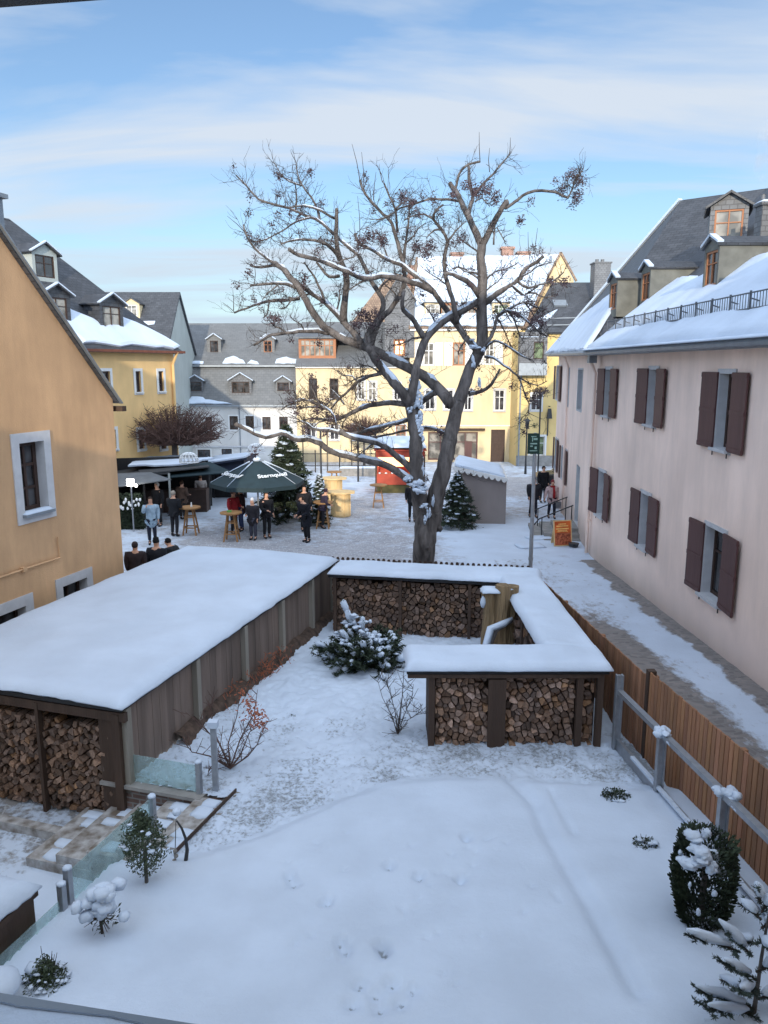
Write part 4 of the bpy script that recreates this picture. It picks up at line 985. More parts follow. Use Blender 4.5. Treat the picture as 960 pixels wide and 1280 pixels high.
# box on the patio
P3 = shed(.55, -2.95); b = MB()
bx = thing('storage_box', 'brown wooden box on the patio under a thick cap of snow', 'box', shed(-.2, -3.7, PATZ))
b.box(shed(.22, -3.75, (PATZ+.4)/2), (1.55, 1.6, .4-PATZ), SU, SW, (0, 0, 1)); b.box(shed(.22, -3.75, .37), (1.62, 1.67, .07), SU, SW, (0, 0, 1)); b.build('box_body', M_BROWN, bx)
b = MB(); snow_slab(b, shed(-.61, -4.58, .406), SU, SW, 1.66, 1.66, .19, 20, 20, .04, edge=.3, wob=.07); b.build('snow', M_SNOW, bx)
c = onz(4, 1228, gz(6)+.42); b = MB(); b.tube([V(c.x-.05, c.y, PATZ), V(c.x-.05, c.y, gz(6)+.36)], .12, 10); pl = b.build('stone_pillar', M_STONE)
tag(pl, 'short round pillar with a snow cap at the bottom left corner', 'pillar')
b = MB(); b.smooth = True; b.ball((c.x-.05, c.y, gz(6)+.38), (.2, .2, .14), 14, 8, .04, rs, flat=.15); b.build('snow_cap', M_SNOW, pl)
# slender post with snow cap in the bed
p = gnd(270, 990); top = atY(271, 908, p.y).z
b = MB(); b.box((p.x, p.y, (p.z-.1+top)/2), (.075, .075, top-p.z+.1)); po = b.build('garden_post', M_METAL); tag(po, 'square grey post capped with snow beside the reddish bare shrub', 'post')
b = MB(); b.box((p.x, p.y, top+.04), (.14, .13, .09)); b.build('snow_cap', M_SNOW, po)
# ---- fences
def picket_panel(b, P_, Q_, h, zg, pw=.085, gap=.018, rn=rnd, round_=False, zl=None):
    d = (Q_-P_); l = d.length; d.normalize(); n = V(-d.y, d.x, 0); k = int(l/(pw+gap))
    for i in range(k):
        m = P_+d*((i+.5)*l/k); z0 = zg(m); g = rn.uniform(.72, 1.18); b.cc = (g, g*rn.uniform(.95, 1.02), g*rn.uniform(.9, 1.05))
        hh = h*(1+rn.uniform(-.006, .006)); w2 = l/k-gap; t = n*.02
        c = [m-d*w2/2+V(0, 0, z0), m+d*w2/2+V(0, 0, z0), m+d*w2/2+V(0, 0, z0+hh-.03)]+([m+d*w2*.3+V(0, 0, z0+hh)] if round_ else [m+d*w2*.5+V(0, 0, z0+hh)])
        c += ([m-d*w2*.3+V(0, 0, z0+hh)] if round_ else [m-d*w2*.5+V(0, 0, z0+hh-.0)])+[m-d*w2/2+V(0, 0, z0+hh-.03)]
        if not round_: c = [c[0], c[1], c[3], c[4]]
        b.prism([q+n*rn.uniform(0, .004) for q in c], t)
    b.cc = (1, 1, 1)
def fence(label, name, P_, Q_, h, npost=4,  round_=False, m=M_FENCE, pw=.085, base=.02, gap=.018):
    t = thing(name, label, 'fence', (P_+Q_)/2+V(0, 0, gz((P_.y+Q_.y)/2)))
    b = MB(); picket_panel(b, P_, Q_, h, lambda q: gz(q.y)+base, pw, gap, round_=round_); b.build('picket_panel', m, t)
    d = (Q_-P_).normalized(); n = V(-d.y, d.x, 0)
    for zz_ in (.3, h-.3):
        b = MB(); b.bar(P_+n*.05+V(0, 0, gz(P_.y)+zz_), Q_+n*.05+V(0, 0, gz(Q_.y)+zz_), .04, .08); b.build('rail', m, t)
    for i in range(npost):
        q = P_.lerp(Q_, i/(npost-1) if npost > 1 else 0)+n*.11; b = MB(); b.box(q+V(0, 0, gz(q.y)+h/2-.05), (.08, .08, h), d, n, (0, 0, 1)); b.build('post', m, t)
    return t
fx = lambda y: V(fence_x(y)+.06, y, 0)
fence('brown picket fence along the lane, nearest tall stretch behind the steel rail', 'picket_fence', fx(11.05), fx(1.5), 1.46, 5)
fence('brown picket fence between the lane and the low woodshed', 'picket_fence', fx(17.7), fx(11.12), 1.36, 4)
fence('dark picket fence with rounded tops behind the low woodshed', 'picket_fence', V(-1.35, back_y(-1.35)+.1, 0), V(3.5, 17.72, 0), 1.52, 4, True, M_BROWN, .075, gap=.055)
b = MB(); q = fx(11.08); b.box(q+V(.05, 0, gz(11)+.74), (.12, .12, 1.5)); tag(b.build('fence_post', M_BROWN), 'stout dark post where the two stretches of lane fence meet', 'post')
# corner lattice beside the long shed
t = thing('garden_gate', 'narrow plank gate between the long shed and the low woodshed', 'gate', V(-1.3, 18.4, gz(18)))
b = MB()
for i in range(3): b.box((-1.42+i*.11, 18.55-i*.02, gz(18)+.68), (.05, .03, 1.36))
b.build('planks', M_GREYWOOD, t)
b = MB()
for z in (.35, 1.05): b.box((-1.3, 18.52, gz(18)+z), (.4, .03, .07))
b.build('crossbar', M_GREYWOOD, t)
# galvanised rail on the garden side
ry = lambda y: V(fence_x(y)-.26, y, 0)
gr = thing('steel_railing', 'galvanised steel railing in front of the brown fence on the right', 'railing', ry(8)+V(0, 0, gz(8)))
PY = (11.35, 9.85, 8.25, 6.6, 5.0)
for y in PY:
    q = ry(y); g0 = gz(y)-.05; b = MB(); hh = 1.12 if y < 11 else 1.36
    for dx in (-.045, .045): b.box(q+V(dx, 0, g0+hh/2), (.022, .09, hh))
    b.box(q+V(0, 0, g0+hh/2), (.07, .03, hh)); b.build('post', M_METAL, gr)
b = MB(); b.bar(ry(11.35)+V(0, 0, gz(11.35)+1.04), ry(3.5)+V(0, 0, gz(3.5)+1.04), .09, .07); b.build('top_rail', M_METAL, gr)
b = MB(); b.bar(ry(11.35)+V(.02, 0, gz(11.35)+.14), ry(3.5)+V(.02, 0, gz(3.5)+.14), .05, .2); b.build('bottom_rail', M_METAL, gr)
b = MB(); o_ = ry(11.2)+V(-.02, 0, gz(11.2)+.235); e_ = ry(3.5)+V(-.02, 0, gz(3.5)+.235)
dd = (e_-o_); 
k_ = 60
for i in range(k_):
    p, q = o_.lerp(e_, i/k_), o_.lerp(e_, (i+1)/k_); hh = .05*(.8+.8*nz(p.y, 1, 2, 2.0)); 
    if p.y < 10.7: b.bar(p+V(0, 0, hh/2), q+V(0, 0, hh/2), .06, max(.012, hh))
b.build('rail_snow', M_SNOW, gr)
for y in (9.85, 8.25, 6.6):
    q = ry(y)+V(0, 0, gz(y)+1.1); b = MB(); b.smooth = True
    for _ in range(12): b.ball(q+V(rs.gauss(0, .045), rs.gauss(-.03, .06), rs.gauss(-.01, .02)), (rs.uniform(.04, .085), rs.uniform(.04, .085), rs.uniform(.025, .055)), 10, 7, .22, rs)
    for j in range(5): b.ball(q+V(.02, -.09-.05*j, -.045-.006*j), (.045, .05, .03-.003*j), 8, 6, .25, rs)
    b.build('snow_cap', M_SNOW, gr, smooth=True)
# ================================================================== BUILDINGS ROUND THE SQUARE
def Zy(py, Y, px=480): return atY(px, py, Y).z
# ---- A: yellow house, left
AD = V(-.4, -.92, 0).normalized(); AC = V(-10.75, 40, 0)
WA = Wall((AC.x, AC.y), (AC.x+AD.x*16, AC.y+AD.y*16), flip=True)
A_ = thing('yellow_house', 'yellow house with a steep snowy slate roof behind the orange gable', 'house', V(-13, 36, -.9))
zA = WA.px(222, 438)[1]
ops = [WA.rect(198, 464, 204.5, 489), WA.rect(169.5, 464, 176, 490), WA.rect(128, 464, 138, 493), WA.rect(139.5, 537, 145, 561), WA.rect(173, 537, 180, 561), WA.rect(201, 536, 207, 561)]
b = MB(); facade(b, WA, 0, 16, -1.6, zA, ops, .15)
b.quad(WA.pt(0, -1.6), WA.pt(0, -1.6, -10), WA.pt(0, zA, -10), WA.pt(0, zA)); b.quad(WA.pt(0, -1.6, -10), WA.pt(16, -1.6, -10), WA.pt(16, zA, -10), WA.pt(0, zA, -10))
b.quad(WA.pt(16, -1.6), WA.pt(16, -1.6, -10), WA.pt(16, zA, -10), WA.pt(16, zA))
b.build('wall', M_YEL, A_)
for o in ops: window(A_, WA, o, M_DKW, M_GLASS, 1, 3, .13, M_WHITE, .14, fw=.08, sill=M_WHITE)
rE = WA.pt(5, zA+5.9, -5); rN = WA.pt(20, zA+5.9, -5)
e_ = [WA.pt(-.35, zA-.1, .4), WA.pt(16.4, zA-.1, .4), WA.pt(16.4, zA-.1, -10.4), WA.pt(-.35, zA-.1, -10.4)]
b = MB(); b.slab([e_[0], e_[1], rN, rE], .12); b.slab([e_[0], rE, e_[3]], .12); b.slab([e_[3], rE, rN, e_[2]], .12); rf = b.build('roof', M_SLATE, A_)
trA = [(e_[0], e_[1], rN), (e_[0], rN, rE)]
nA = (e_[1]-e_[0]).cross(rE-e_[0]).normalized(); nA = nA if nA.z > 0 else -nA
pl = [onplane(x, y, e_[0], nA) for x, y in ((70, 378), (83, 388), (96, 393), (110, 399), (128, 412), (149, 397), (187, 413), (224, 434), (216, 437), (180, 433), (150, 434), (133, 432), (103, 430), (84, 412), (60, 400))]
b = MB(); snow_patch(b, pl, nA, .16, .1, step=.6)
for x, y, s in ((108, 376, .5), (113, 378, .3)):
    q = onplane(x, y, e_[0], nA); snow_patch(b, [q+V(-s, 0, 0)*.6, q+V(0, .2, .25)*s, q+V(s, .2, 0)*.6, q-V(0, .2, .3)*s], nA, .1, .04)
b.build('roof_snow', M_SNOW, rf)
b = MB(); b.bar(e_[0]+V(.02, 0, 0), e_[1]+V(.02, 0, 0), .14, .12); b.build('gutter', M_COPPER, A_)
b = MB(); b.tube([WA.pt(.25, zA-.1, .45), WA.pt(.2, zA-.7, .1), WA.pt(.2, -1.2, .1)], .07, 8); b.build('downpipe', M_YEL, A_)
for (x, y, wd, hh, run_) in ((141, 414, 1.5, 1.25, 1.8), (73, 407, 1.5, 1.3, 1.8), (58, 352, 1.4, 1.25, 1.7)):
    q = onplane(x, y, e_[0], nA); dormer(A_, q, WA.n, wd, hh, run_, None, M_GREYW if y < 360 else M_SLATE, M_SLATE, rise=.4, frame=M_DKW, glass=M_GLASSW if y > 400 else M_GLASS, oh=.18, wm_=.12)
# ---- B: slate roofed house behind
B_ = thing('slate_roofed_house', 'dark slate roofed house with a pale gable, standing behind the yellow house', 'house', V(-18, 56, -1.3))
xr = -14.5; zr = Zy(365, 56); zb = Zy(440, 52)
b = MB(); b.poly([V(xr, 52, -1.6), V(xr, 60, -1.6), V(xr, 60, zb), V(xr, 56, zr-.1), V(xr, 52, zb)]); b.quad(V(-30, 52, -1.6), V(xr, 52, -1.6), V(xr, 52, zb), V(-30, 52, zb)); b.quad(V(-30, 60, -1.6), V(xr, 60, -1.6), V(xr, 60, zb), V(-30, 60, zb)); b.build('wall', M_GREYW, B_)
b = MB()
for ys_, yo in ((52, -.3), (60, .3)): b.slab([V(-30, ys_+yo, zb-.25), V(xr+.15, ys_+yo, zb-.25), V(xr+.15, 56, zr), V(-30, 56, zr)], .12)
rf = b.build('roof', M_SLATE, B_)
nB = V(0, -(zr-zb), 4).normalized()
b = MB(); q = [onplane(x, y, V(xr, 52, zb), nB) for x, y in ((175, 403), (194, 402), (193, 406), (177, 408))]; snow_patch(b, q, nB, .1, .05); b.build('roof_snow', M_SNOW, rf)
q = onplane(165, 398, V(xr, 52, zb), nB); dormer(B_, q, (0, -1), 1.1, 1.0, 1.3, None, M_CREAM, M_SLATE, rise=.35, frame=M_WHITE, glass=M_GLASSW, snow=False)
# ---- C: long house with mansard slate roof
YF = 58; X = lambda px: (px-480)/960*YF/1.0
def at58(px, py, Y=YF): return atY(px, py, Y)
WF = Wall((-20, YF), (40, YF))
def fx_(px, py=480): return WF.px(px, py)[0]
C_ = thing('mansard_house', 'long house with grey two-stage slate roof and five small dormers', 'house', V(-11, 60, -1.4))
s0, s1 = fx_(205), fx_(370); zc = WF.px(300, 506)[1]
ops = [WF.rect(287, 520, 297.5, 537), WF.rect(307, 520, 317.5, 536), WF.rect(328, 521, 338.5, 537), WF.rect(349, 521, 360, 538), WF.rect(257, 521, 265, 537), WF.rect(247, 562, 263, 575), WF.rect(277, 561, 290, 573)]
b = MB(); facade(b, WF, s0, s1, -1.7, zc, ops, .12); b.quad(WF.pt(s0, -1.7), WF.pt(s0, -1.7, -9), WF.pt(s0, zc, -9), WF.pt(s0, zc)); b.build('wall', M_PALE, C_)
for o in ops: window(C_, WF, o, M_DKW, M_GLASS, 2, 1, .1, M_WHITE, .1, fw=.07)
b = MB(); WF.wbox(b, s0, s1-.0, WF.px(300, 557)[1]-.12, WF.px(300, 557)[1], .002, .12); WF.wbox(b, s0, s1, zc-.16, zc-.02, .002, .14); b.build('cornice', M_TRIM, C_)
zm = Zy(458, 59.3); zt = Zy(404, 63)
pa = [WF.pt(s0, zc-.05, .3), WF.pt(s1, zc-.05, .3)]; pm = [V(pa[0].x, 59.3, zm), V(pa[1].x, 59.3, zm)]; pt_ = [V(pa[0].x, 63, zt), V(pa[1].x+14.5, 63, zt)]
b = MB(); b.slab([pa[0], pa[1], pm[1], pm[0]], .1); b.slab([pm[0]+V(0, -.18, .05), pm[1]+V(0, -.18, .05), V(pm[1].x, 63, zt), pt_[0]], .1)
b.slab([pt_[0], V(pm[1].x, 63, zt), V(pm[1].x, 68, zm), V(pm[0].x, 68, zm)], .1); rf = b.build('roof', M_SLATE2, C_)
b = MB(); b.bar(pm[0]+V(0, -.22, .03), pm[1]+V(0, -.22, .03), .12, .12); b.bar(pa[0], pa[1], .12, .12); b.build('gutter', M_ZINC, C_)
nl = (pa[1]-pa[0]).cross(pm[0]-pa[0]).normalized(); nu_ = (pm[1]-pm[0]).cross(pt_[0]-pm[0]).normalized()
if nl.z < 0: nl = -nl
if nu_.z < 0: nu_ = -nu_
b = MB()
for pts in (((278, 455), (282, 449), (292, 446), (304, 451), (307, 455)), ((309, 455), (314, 451), (322, 453), (324, 456)), ((344, 455), (346, 450), (358, 447), (372, 450), (370, 455)), ((237, 455), (243, 452), (255, 453), (254, 455.4))):
    snow_patch(b, [onplane(x, y, pm[0]+V(0, -.18, .05), nu_) for x, y in pts], nu_, .14, .05, step=.3)
snow_patch(b, [onplane(x, y, pa[0], nl) for x, y in ((225, 505), (226, 498), (237, 500), (240, 496), (254, 497), (257, 500), (268, 501), (290, 505.4))], nl, .14, .04, step=.3)
b.build('roof_snow', M_SNOW, rf)
for (x, y) in ((268, 443), (335, 443)):
    q = onplane(x, y, pm[0], nu_); dormer(C_, q, (0, -1), 1.05, 1.15, 1.6, None, M_SLATE2, M_SLATE2, rise=.35, frame=M_ORW if x > 300 else M_DKW, oh=.12, wm_=.2)
for (x, y, wd, hh, nx_) in ((244.5, 491, 1.15, .9, 1), (301, 494, 1.65, 1.1, 3), (354, 491, 1.1, .85, 2)):
    q = onplane(x, y, pa[0], nl); dormer(C_, q, (0, -1), wd, hh, .9, None, M_SLATE3 if x < 330 else M_SLATE2, M_SLATE2, rise=.5 if wd > 1.5 else .35, frame=M_DKW, nx=nx_, oh=.14, wm_=.1)
b = MB(); b.tube([WF.pt(fx_(298), zc-.1, .06), WF.pt(fx_(298), -1, .06)], .04, 6); b.build('downpipe', M_ZINC, C_)
# ---- D: cream house with wide orange dormer
D_ = thing('cream_house', 'cream house with a wide orange framed dormer, behind the low left branches', 'house', V(-3, 60, -1.4))
s0, s1 = fx_(370)+.002, fx_(512)
zd = WF.px(430, 457)[1]
ops = [WF.rect(386, 473, 396.5, 499), WF.rect(412, 473, 423, 498), WF.rect(447, 476, 456, 499.5), WF.rect(460, 477, 470.5, 500), WF.rect(412, 532, 424, 550), WF.rect(383, 530, 395, 550), WF.rect(440, 530, 451, 550), WF.rect(495, 531, 507, 560), WF.rect(492, 478, 501, 500)]
b = MB(); facade(b, WF, s0, s1, -1.7, zd, ops, .14); b.build('wall', M_CREAM, D_)
for i, o in enumerate(ops): window(D_, WF, o, (M_ORW if i == 7 else M_DKW if i < 2 else M_WHITE), M_GLASSW if i in (2, 3, 7) else M_GLASS, 2, 2, .12, M_TRIM if i > 1 else None, .08, fw=.07, sill=M_TRIM)
b = MB(); zq = Zy(404, 63)
pd = [WF.pt(s0, zd-.02, .25), WF.pt(s1, zd-.02, .25)]
b.slab([pd[0], pd[1], V(pd[1].x, 63, zq+.1), V(pd[0].x, 63, zq+.1)], .1); b.slab([V(pd[0].x, 63, zq+.1), V(pd[1].x, 63, zq+.1), V(pd[1].x, 68, zd), V(pd[0].x, 68, zd)], .1); rf = b.build('roof', M_SLATE2, D_)
b = MB(); WF.wbox(b, s0, s1, zd-.16, zd, .002, .2); b.build('cornice', M_WHITE, D_)
WD = Wall((-20, 58.6), (40, 58.6)); o = WD.rect(375, 424, 418, 446); zz0, zz1 = o[2]-.15, o[3]+.15
b = MB(); facade(b, WD, o[0]-.1, o[1]+.1, zz0, zz1, [o], .1); b.quad(WD.pt(o[0]-.1, zz0), WD.pt(o[0]-.1, zz0, -3), WD.pt(o[0]-.1, zz1, -3), WD.pt(o[0]-.1, zz1)); b.quad(WD.pt(o[1]+.1, zz0), WD.pt(o[1]+.1, zz0, -3), WD.pt(o[1]+.1, zz1, -3), WD.pt(o[1]+.1, zz1))
dm = b.build('dormer', M_ORW, D_); window(dm, WD, o, M_ORW, M_GLASSW, 7, 2, .09, fw=.09)
b = MB(); b.slab([WD.pt(o[0]-.3, zz1+.02, .2), WD.pt(o[1]+2.2, zz1+.02, .2), WD.pt(o[1]+2.2, zz1+.5, -3), WD.pt(o[0]-.3, zz1+.5, -3)], .12); b.build('dormer_roof', M_SLATE2, dm)
b = MB(); b.tube([WF.pt(fx_(437), zd-.1, .2), WF.pt(fx_(438), zd-.6, .06), WF.pt(fx_(438.5), -1.2, .06)], .06, 7); b.build('downpipe', M_CREAM, D_)
# slate clad gable bay with a warm window
Wb = Wall((-20, 57.9), (40, 57.9)); o = Wb.rect(492, 424, 506.5, 445); s2, s3 = Wb.px(481, 430)[0], Wb.px(518, 430)[0]; zb0, zb1 = Wb.px(500, 447)[1], Wb.px(500, 372)[1]
b = MB(); facade(b, Wb, s2, s3, zb0, zb1, [o], .12); b.poly([Wb.pt(s2, zb1), Wb.pt(s3, zb1), Wb.pt((s2+s3)/2, zb1+1.6)])
for a in (s2, s3): b.quad(Wb.pt(a, zb0), Wb.pt(a, zb0, -5), Wb.pt(a, zb1, -5), Wb.pt(a, zb1))
b.quad(Wb.pt(s2, zb0), Wb.pt(s3, zb0), Wb.pt(s3, zb0, -.5), Wb.pt(s2, zb0, -.5))
bay = b.build('slate_bay', M_SLATE3, D_); window(bay, Wb, o, M_ORW, M_WLIT, 2, 2, .1, fw=.14)  # the pane itself emits the warm glow
b = MB(); m = (s2+s3)/2
for a, c in ((s2-.15, zb1-.2), (s3+.15, zb1-.2)): b.slab([Wb.pt(a, c, .15), Wb.pt(m, zb1+1.7, .15), Wb.pt(m, zb1+1.7, -5), Wb.pt(a, c, -5)], .1)
b.build('bay_roof', M_SLATE3, bay)
# brown tiled roof behind
T_ = thing('brown_roofed_house', 'brown tiled roof with two small chimneys rising behind the tree crown', 'house', V(1, 66, -1.6))
Y6 = 66
b = MB(); a0, a1, a2, a3, a4 = atY(432, 412, Y6-1), atY(556, 412, Y6-1), atY(556, 343, Y6+3), atY(486, 343, Y6+3), atY(462, 365, Y6+1.5)
b.prism([a0, a1, a2, a3], V(0, 2, -.6)); rf = b.build('roof', M_TILE, T_)
b = MB(); b.box(((a0.x+a1.x)/2, Y6+3, (a0.z-1.6)/2), (a1.x-a0.x-.4, 7, a0.z+1.6)); b.build('wall', M_CREAM, T_)
for (x, y0, y1, wd) in ((493, 345, 366, .95), (516, 334, 352, .9)):
    q = atY(x, y0, Y6+2.4); q2 = atY(x, y1, Y6+2.4); b = MB(); b.box(((q.x), Y6+2.4, (q.z+q2.z)/2-.4), (wd, .7, q.z-q2.z+.8)); b.box((q.x, Y6+2.4, q.z+.06), (wd+.16, .86, .12)); b.build('chimney', M_CHIM if x > 500 else M_TILE, T_)
# ---- E: main cream house with snow covered roof
E_ = thing('snow_roofed_house', 'tall cream house with shutters, shop front and a fully snow-covered roof', 'house', V(6, 62, -1.4))
s0, s1 = fx_(512)+.002, fx_(648); ze = WF.px(580, 410)[1]
sh_o = [WF.rect(529, 428, 543, 457), WF.rect(566, 428, 581, 457), WF.rect(606, 427, 618, 456)]
low = [WF.rect(531, 487, 544, 512), WF.rect(555, 487, 567, 512), WF.rect(580, 487, 590, 513), WF.rect(618, 487, 631, 513.5)]
shop = WF.rect(535, 540, 597, 575); door = WF.rect(613.5, 537, 631, 578)
ops = sh_o+low+[shop, door]
b = MB(); facade(b, WF, s0, s1, -1.7, ze, ops, .16); b.quad(WF.pt(s1, -1.7), WF.pt(s1, -1.7, -9), WF.pt(s1, ze, -9), WF.pt(s1, ze)); b.quad(WF.pt(s0, 4), WF.pt(s0, 4, -9), WF.pt(s0, ze, -9), WF.pt(s0, ze))
b.build('wall', M_CREAM, E_)
for i, o in enumerate(sh_o):
    window(E_, WF, o, M_ORW if i == 1 else M_WHITE, M_GLASSW, 2, 2, .12, None, fw=.1)
    for a, c in ((o[0]-.62, o[0]-.04), (o[1]+.04, o[1]+.62)):
        b = MB(); WF.wbox(b, a, c, o[2], o[3], .01, .05)
        k = 14
        for j in range(k): zz_ = lerp(o[2]+.08, o[3]-.08, (j+.5)/k); WF.wbox(b, a+.07, c-.07, zz_-.03, zz_+.02, .05, .075)
        b.build('shutter', M_WHITE, E_)
for o in low: window(E_, WF, o, M_WHITE, M_GLASS, 2, 2, .12, M_TRIM, .1, fw=.08, sill=M_TRIM)
f = window(E_, WF, shop, M_SHUT, M_GLASSW, 4, 2, .14, None, fw=.1, name='shop_window')
b = MB(); a = lerp(shop[0], shop[1], .74); WF.wbox(b, a, a+.55, shop[2], shop[3]-.7, -.13, -.05); b.build('shop_door', M_SHUT, E_)
b = MB(); WF.wbox(b, shop[0]-.5, shop[1]+.5, shop[3]+.14, shop[3]+.28, .002, .35); b.build('canopy', M_BROWN, E_)
b = MB(); WF.wbox(b, door[0]+.003, door[1]-.003, door[2], door[3]-.003, -.15, -.09)
for j in (0, 1): WF.wbox(b, door[0]+.1+j*.5, door[0]+.5+j*.5, door[2]+.2, door[3]-1.0, -.09, -.06)
d_ = b.build('door', M_DKW, E_)
b = MB(); WF.wbox(b, s0, s1, ze-.2, ze, .002, .22); WF.wbox(b, s0+.02, s1-.02, WF.px(580, 531.5)[1]-.08, WF.px(580, 531.5)[1]+.0, .002, .05); b.build('cornice', M_WHITE, E_)
zr2 = Zy(318, 63.5); rl, rr_ = atY(545, 325, 63.5), atY(700, 317, 63.5)
eL, eR = WF.pt(s0-.1, ze, .3), WF.pt(fx_(656), ze, .3)
b = MB(); b.slab([eL, eR, V(rr_.x, 63.5, zr2), V(rl.x-1.6, 63.5, zr2-.2)], .14); b.slab([V(rl.x-1.6, 63.5, zr2-.2), V(rr_.x, 63.5, zr2), V(rr_.x, 69, ze), V(eL.x, 69, ze)], .14); rf = b.build('roof', M_TILE, E_)
nE = (eR-eL).cross(rr_-eL).normalized(); nE = nE if nE.z > 0 else -nE
b = MB(); PE = [eL+V(.1, 0, .1), eR+V(-.3, 0, .1), V(rr_.x-.15, 63.3, zr2-.1), V(rl.x-1.4, 63.3, zr2-.3)]; snow_patch(b, PE, nE, .18, .06, step=.5); b.build('roof_snow', M_SNOW, rf)
for i, x in enumerate((541, 560, 590, 626)):
    q = onplane(x, 398, eL, nE); dormer(E_, q, (0, -1), 1.25, 1.1, 1.5, None, M_ORW if i in (1, 2) else M_CREAM, M_SLATE2, flat=True, frame=M_ORW if i in (1, 2) else M_WHITE, glass=M_GLASSG if i == 3 else M_GLASSW, nx=3, oh=.12, wm_=.1)
for (x, y0, y1, wd) in ((571, 316, 336, 1.0), (634, 309, 330, 1.0), (654, 315, 326, 1.0)):
    q = atY(x, y0, 63.5); q2 = atY(x, y1, 63.5); b = MB(); b.box((q.x, 63.5, (q.z+q2.z)/2-.5), (wd*.9, .8, q.z-q2.z+1)); b.box((q.x, 63.5, q.z-.1), (wd*1.1, 1, .16)); b.build('chimney', M_CHIM, E_)
# cream gable beyond
G_ = thing('cream_gable', 'plain cream gable wall rising behind the dark slate roof, right of the snowy roof', 'gable', V(14, 62, -1.5))
YG = 61.5; P = [atY(x, y, YG) for x, y in ((653, 425), (653, 408), (700.5, 317), (717, 350), (722, 425))]; P[0].z = -1.6; P[4].z = -1.6
b = MB(); b.prism(P, (1.6, 7, 0)); b.build('wall', M_CREAM, G_)
b = MB(); b.bar(P[1]+V(0, -.1, .05), P[2]+V(0, -.1, .08), .2, .14); b.bar(P[2]+V(0, -.1, .08), P[3]+V(.2, -.1, -.1), .2, .14); b.build('verge', M_TILE, G_)
# ---- F: ochre house with dark slate roof and grey bay
YO = 55; WO = Wall((5, YO), (30, YO)); F_ = thing('ochre_house', 'ochre yellow house with dark slate roof and a grey slate bay, beside the pink house', 'house', V(12, 57, -1.4))
f0, f1 = WO.px(647, 500)[0], WO.px(790, 500)[0]; zf = WO.px(700, 413)[1]
po = WO.rect(657, 540, 686, 578); po = (po[0]+.3, po[1]-.3, po[2]+.5, po[3]-.3); w1_ = WO.rect(664, 492, 677, 513)
b = MB(); facade(b, WO, f0, f1, -1.7, zf, [po, w1_], .14); b.quad(WO.pt(f0, -1.7), WO.pt(f0, -1.7, -5), WO.pt(f0, zf, -5), WO.pt(f0, zf)); b.build('wall', M_OCHRE, F_)
window(F_, WO, po, M_WHITE, M_GLASSG, 2, 2, .12, M_WHITE, .12); window(F_, WO, w1_, M_WHITE, M_GLASS, 2, 2, .12, M_TRIM, .1)
b = MB(); WO.wbox(b, f0+.02, f1, -1.65, -.55, .002, .1); b.build('plinth', M_STONE, F_)
q = [atY(656, 415, YO-.3), atY(790, 415, YO-.3), atY(790, 353, YO+5.5), atY(690, 353, YO+5.5)]
b = MB(); b.slab(q, .15); b.slab([q[3], q[2], q[2]+V(0, 4, -4), q[3]+V(0, 4, -4)], .15); rf = b.build('roof', M_SLATE, F_)
nF = (q[1]-q[0]).cross(q[3]-q[0]).normalized(); nF = nF if nF.z > 0 else -nF
b = MB()
snow_patch(b, [onplane(x, y, q[0], nF) for x, y in ((660, 412), (668, 402), (676, 398), (690, 391), (697, 388), (690, 396), (680, 403), (672, 412))], nF, .14, .05)
snow_patch(b, [onplane(x, y, q[0], nF) for x, y in ((740, 362), (745, 354), (770, 353), (765, 362))], nF, .14, .05)
b.build('roof_snow', M_SNOW, rf)
b = MB()
for x0 in range(0, 1): b.bar(onplane(684, 401, q[0], nF)+nF*.2, onplane(735, 400, q[0], nF)+nF*.2, .05); b.bar(onplane(682, 408, q[0], nF)+nF*.1, onplane(738, 407, q[0], nF)+nF*.1, .05)
c_ = onplane(700, 380, q[0], nF); b.box(c_+nF*.06, (1.0, .8, .12), (1, 0, 0), V(0, nF.z, -nF.y), nF); b.build('skylight', M_ZINC, F_)
Wy = Wall((5, YO-.75), (30, YO-.75)); o = Wy.rect(667, 427, 680, 449); g0, g1 = Wy.px(650, 440)[0], Wy.px(684, 440)[0]; h0, h1 = Wy.px(665, 469)[1], Wy.px(665, 415)[1]
b = MB(); facade(b, Wy, g0, g1, h0, h1, [o], .1); 
for a in (g0, g1): b.quad(Wy.pt(a, h0), Wy.pt(a, h0, -.8), Wy.pt(a, h1, -.8), Wy.pt(a, h1))
b.quad(Wy.pt(g0, h0), Wy.pt(g1, h0), Wy.pt(g1, h0, -.8), Wy.pt(g0, h0, -.8)); bay = b.build('slate_bay', M_SLATE3, F_)
window(bay, Wy, o, M_DKW, M_GLASSG, 1, 2, .08, fw=.07)
b = MB(); Wy.wbox(b, g0-.03, g1+.03, h0-.01, Wy.px(665, 454)[1], .002, .05); b.build('zinc_apron', M_ZINC, bay)
b = MB(); snow_slab(b, Wy.pt(g0, h1-.35, .02), (1, 0, 0), (0, 1, 0), g1-g0, .6, .12, 10, 5, .02); b.build('snow', M_SNOW, bay)
for x, w__ in ((640.5, WF), (650, WO)):
    b = MB(); s_ = w__.px(x, 500)[0]; b.tube([w__.pt(s_, 7.5, .1), w__.pt(s_, -1.3, .1)], .055, 7); b.build('downpipe', M_ZINC, E_ if w__ is WF else F_)
s_, z_ = WO.px(685, 520); b = MB(); b.bar(WO.pt(s_, z_+.7, .05), WO.pt(s_, z_+.7, .6), .05); b.box(WO.pt(s_, z_+.2, .45), (.35, .35, .7), taper=.6); b.box(WO.pt(s_, z_-.5, .06), (.08, .06, 1.8)); b.build('wall_lantern', M_DARKM, F_)
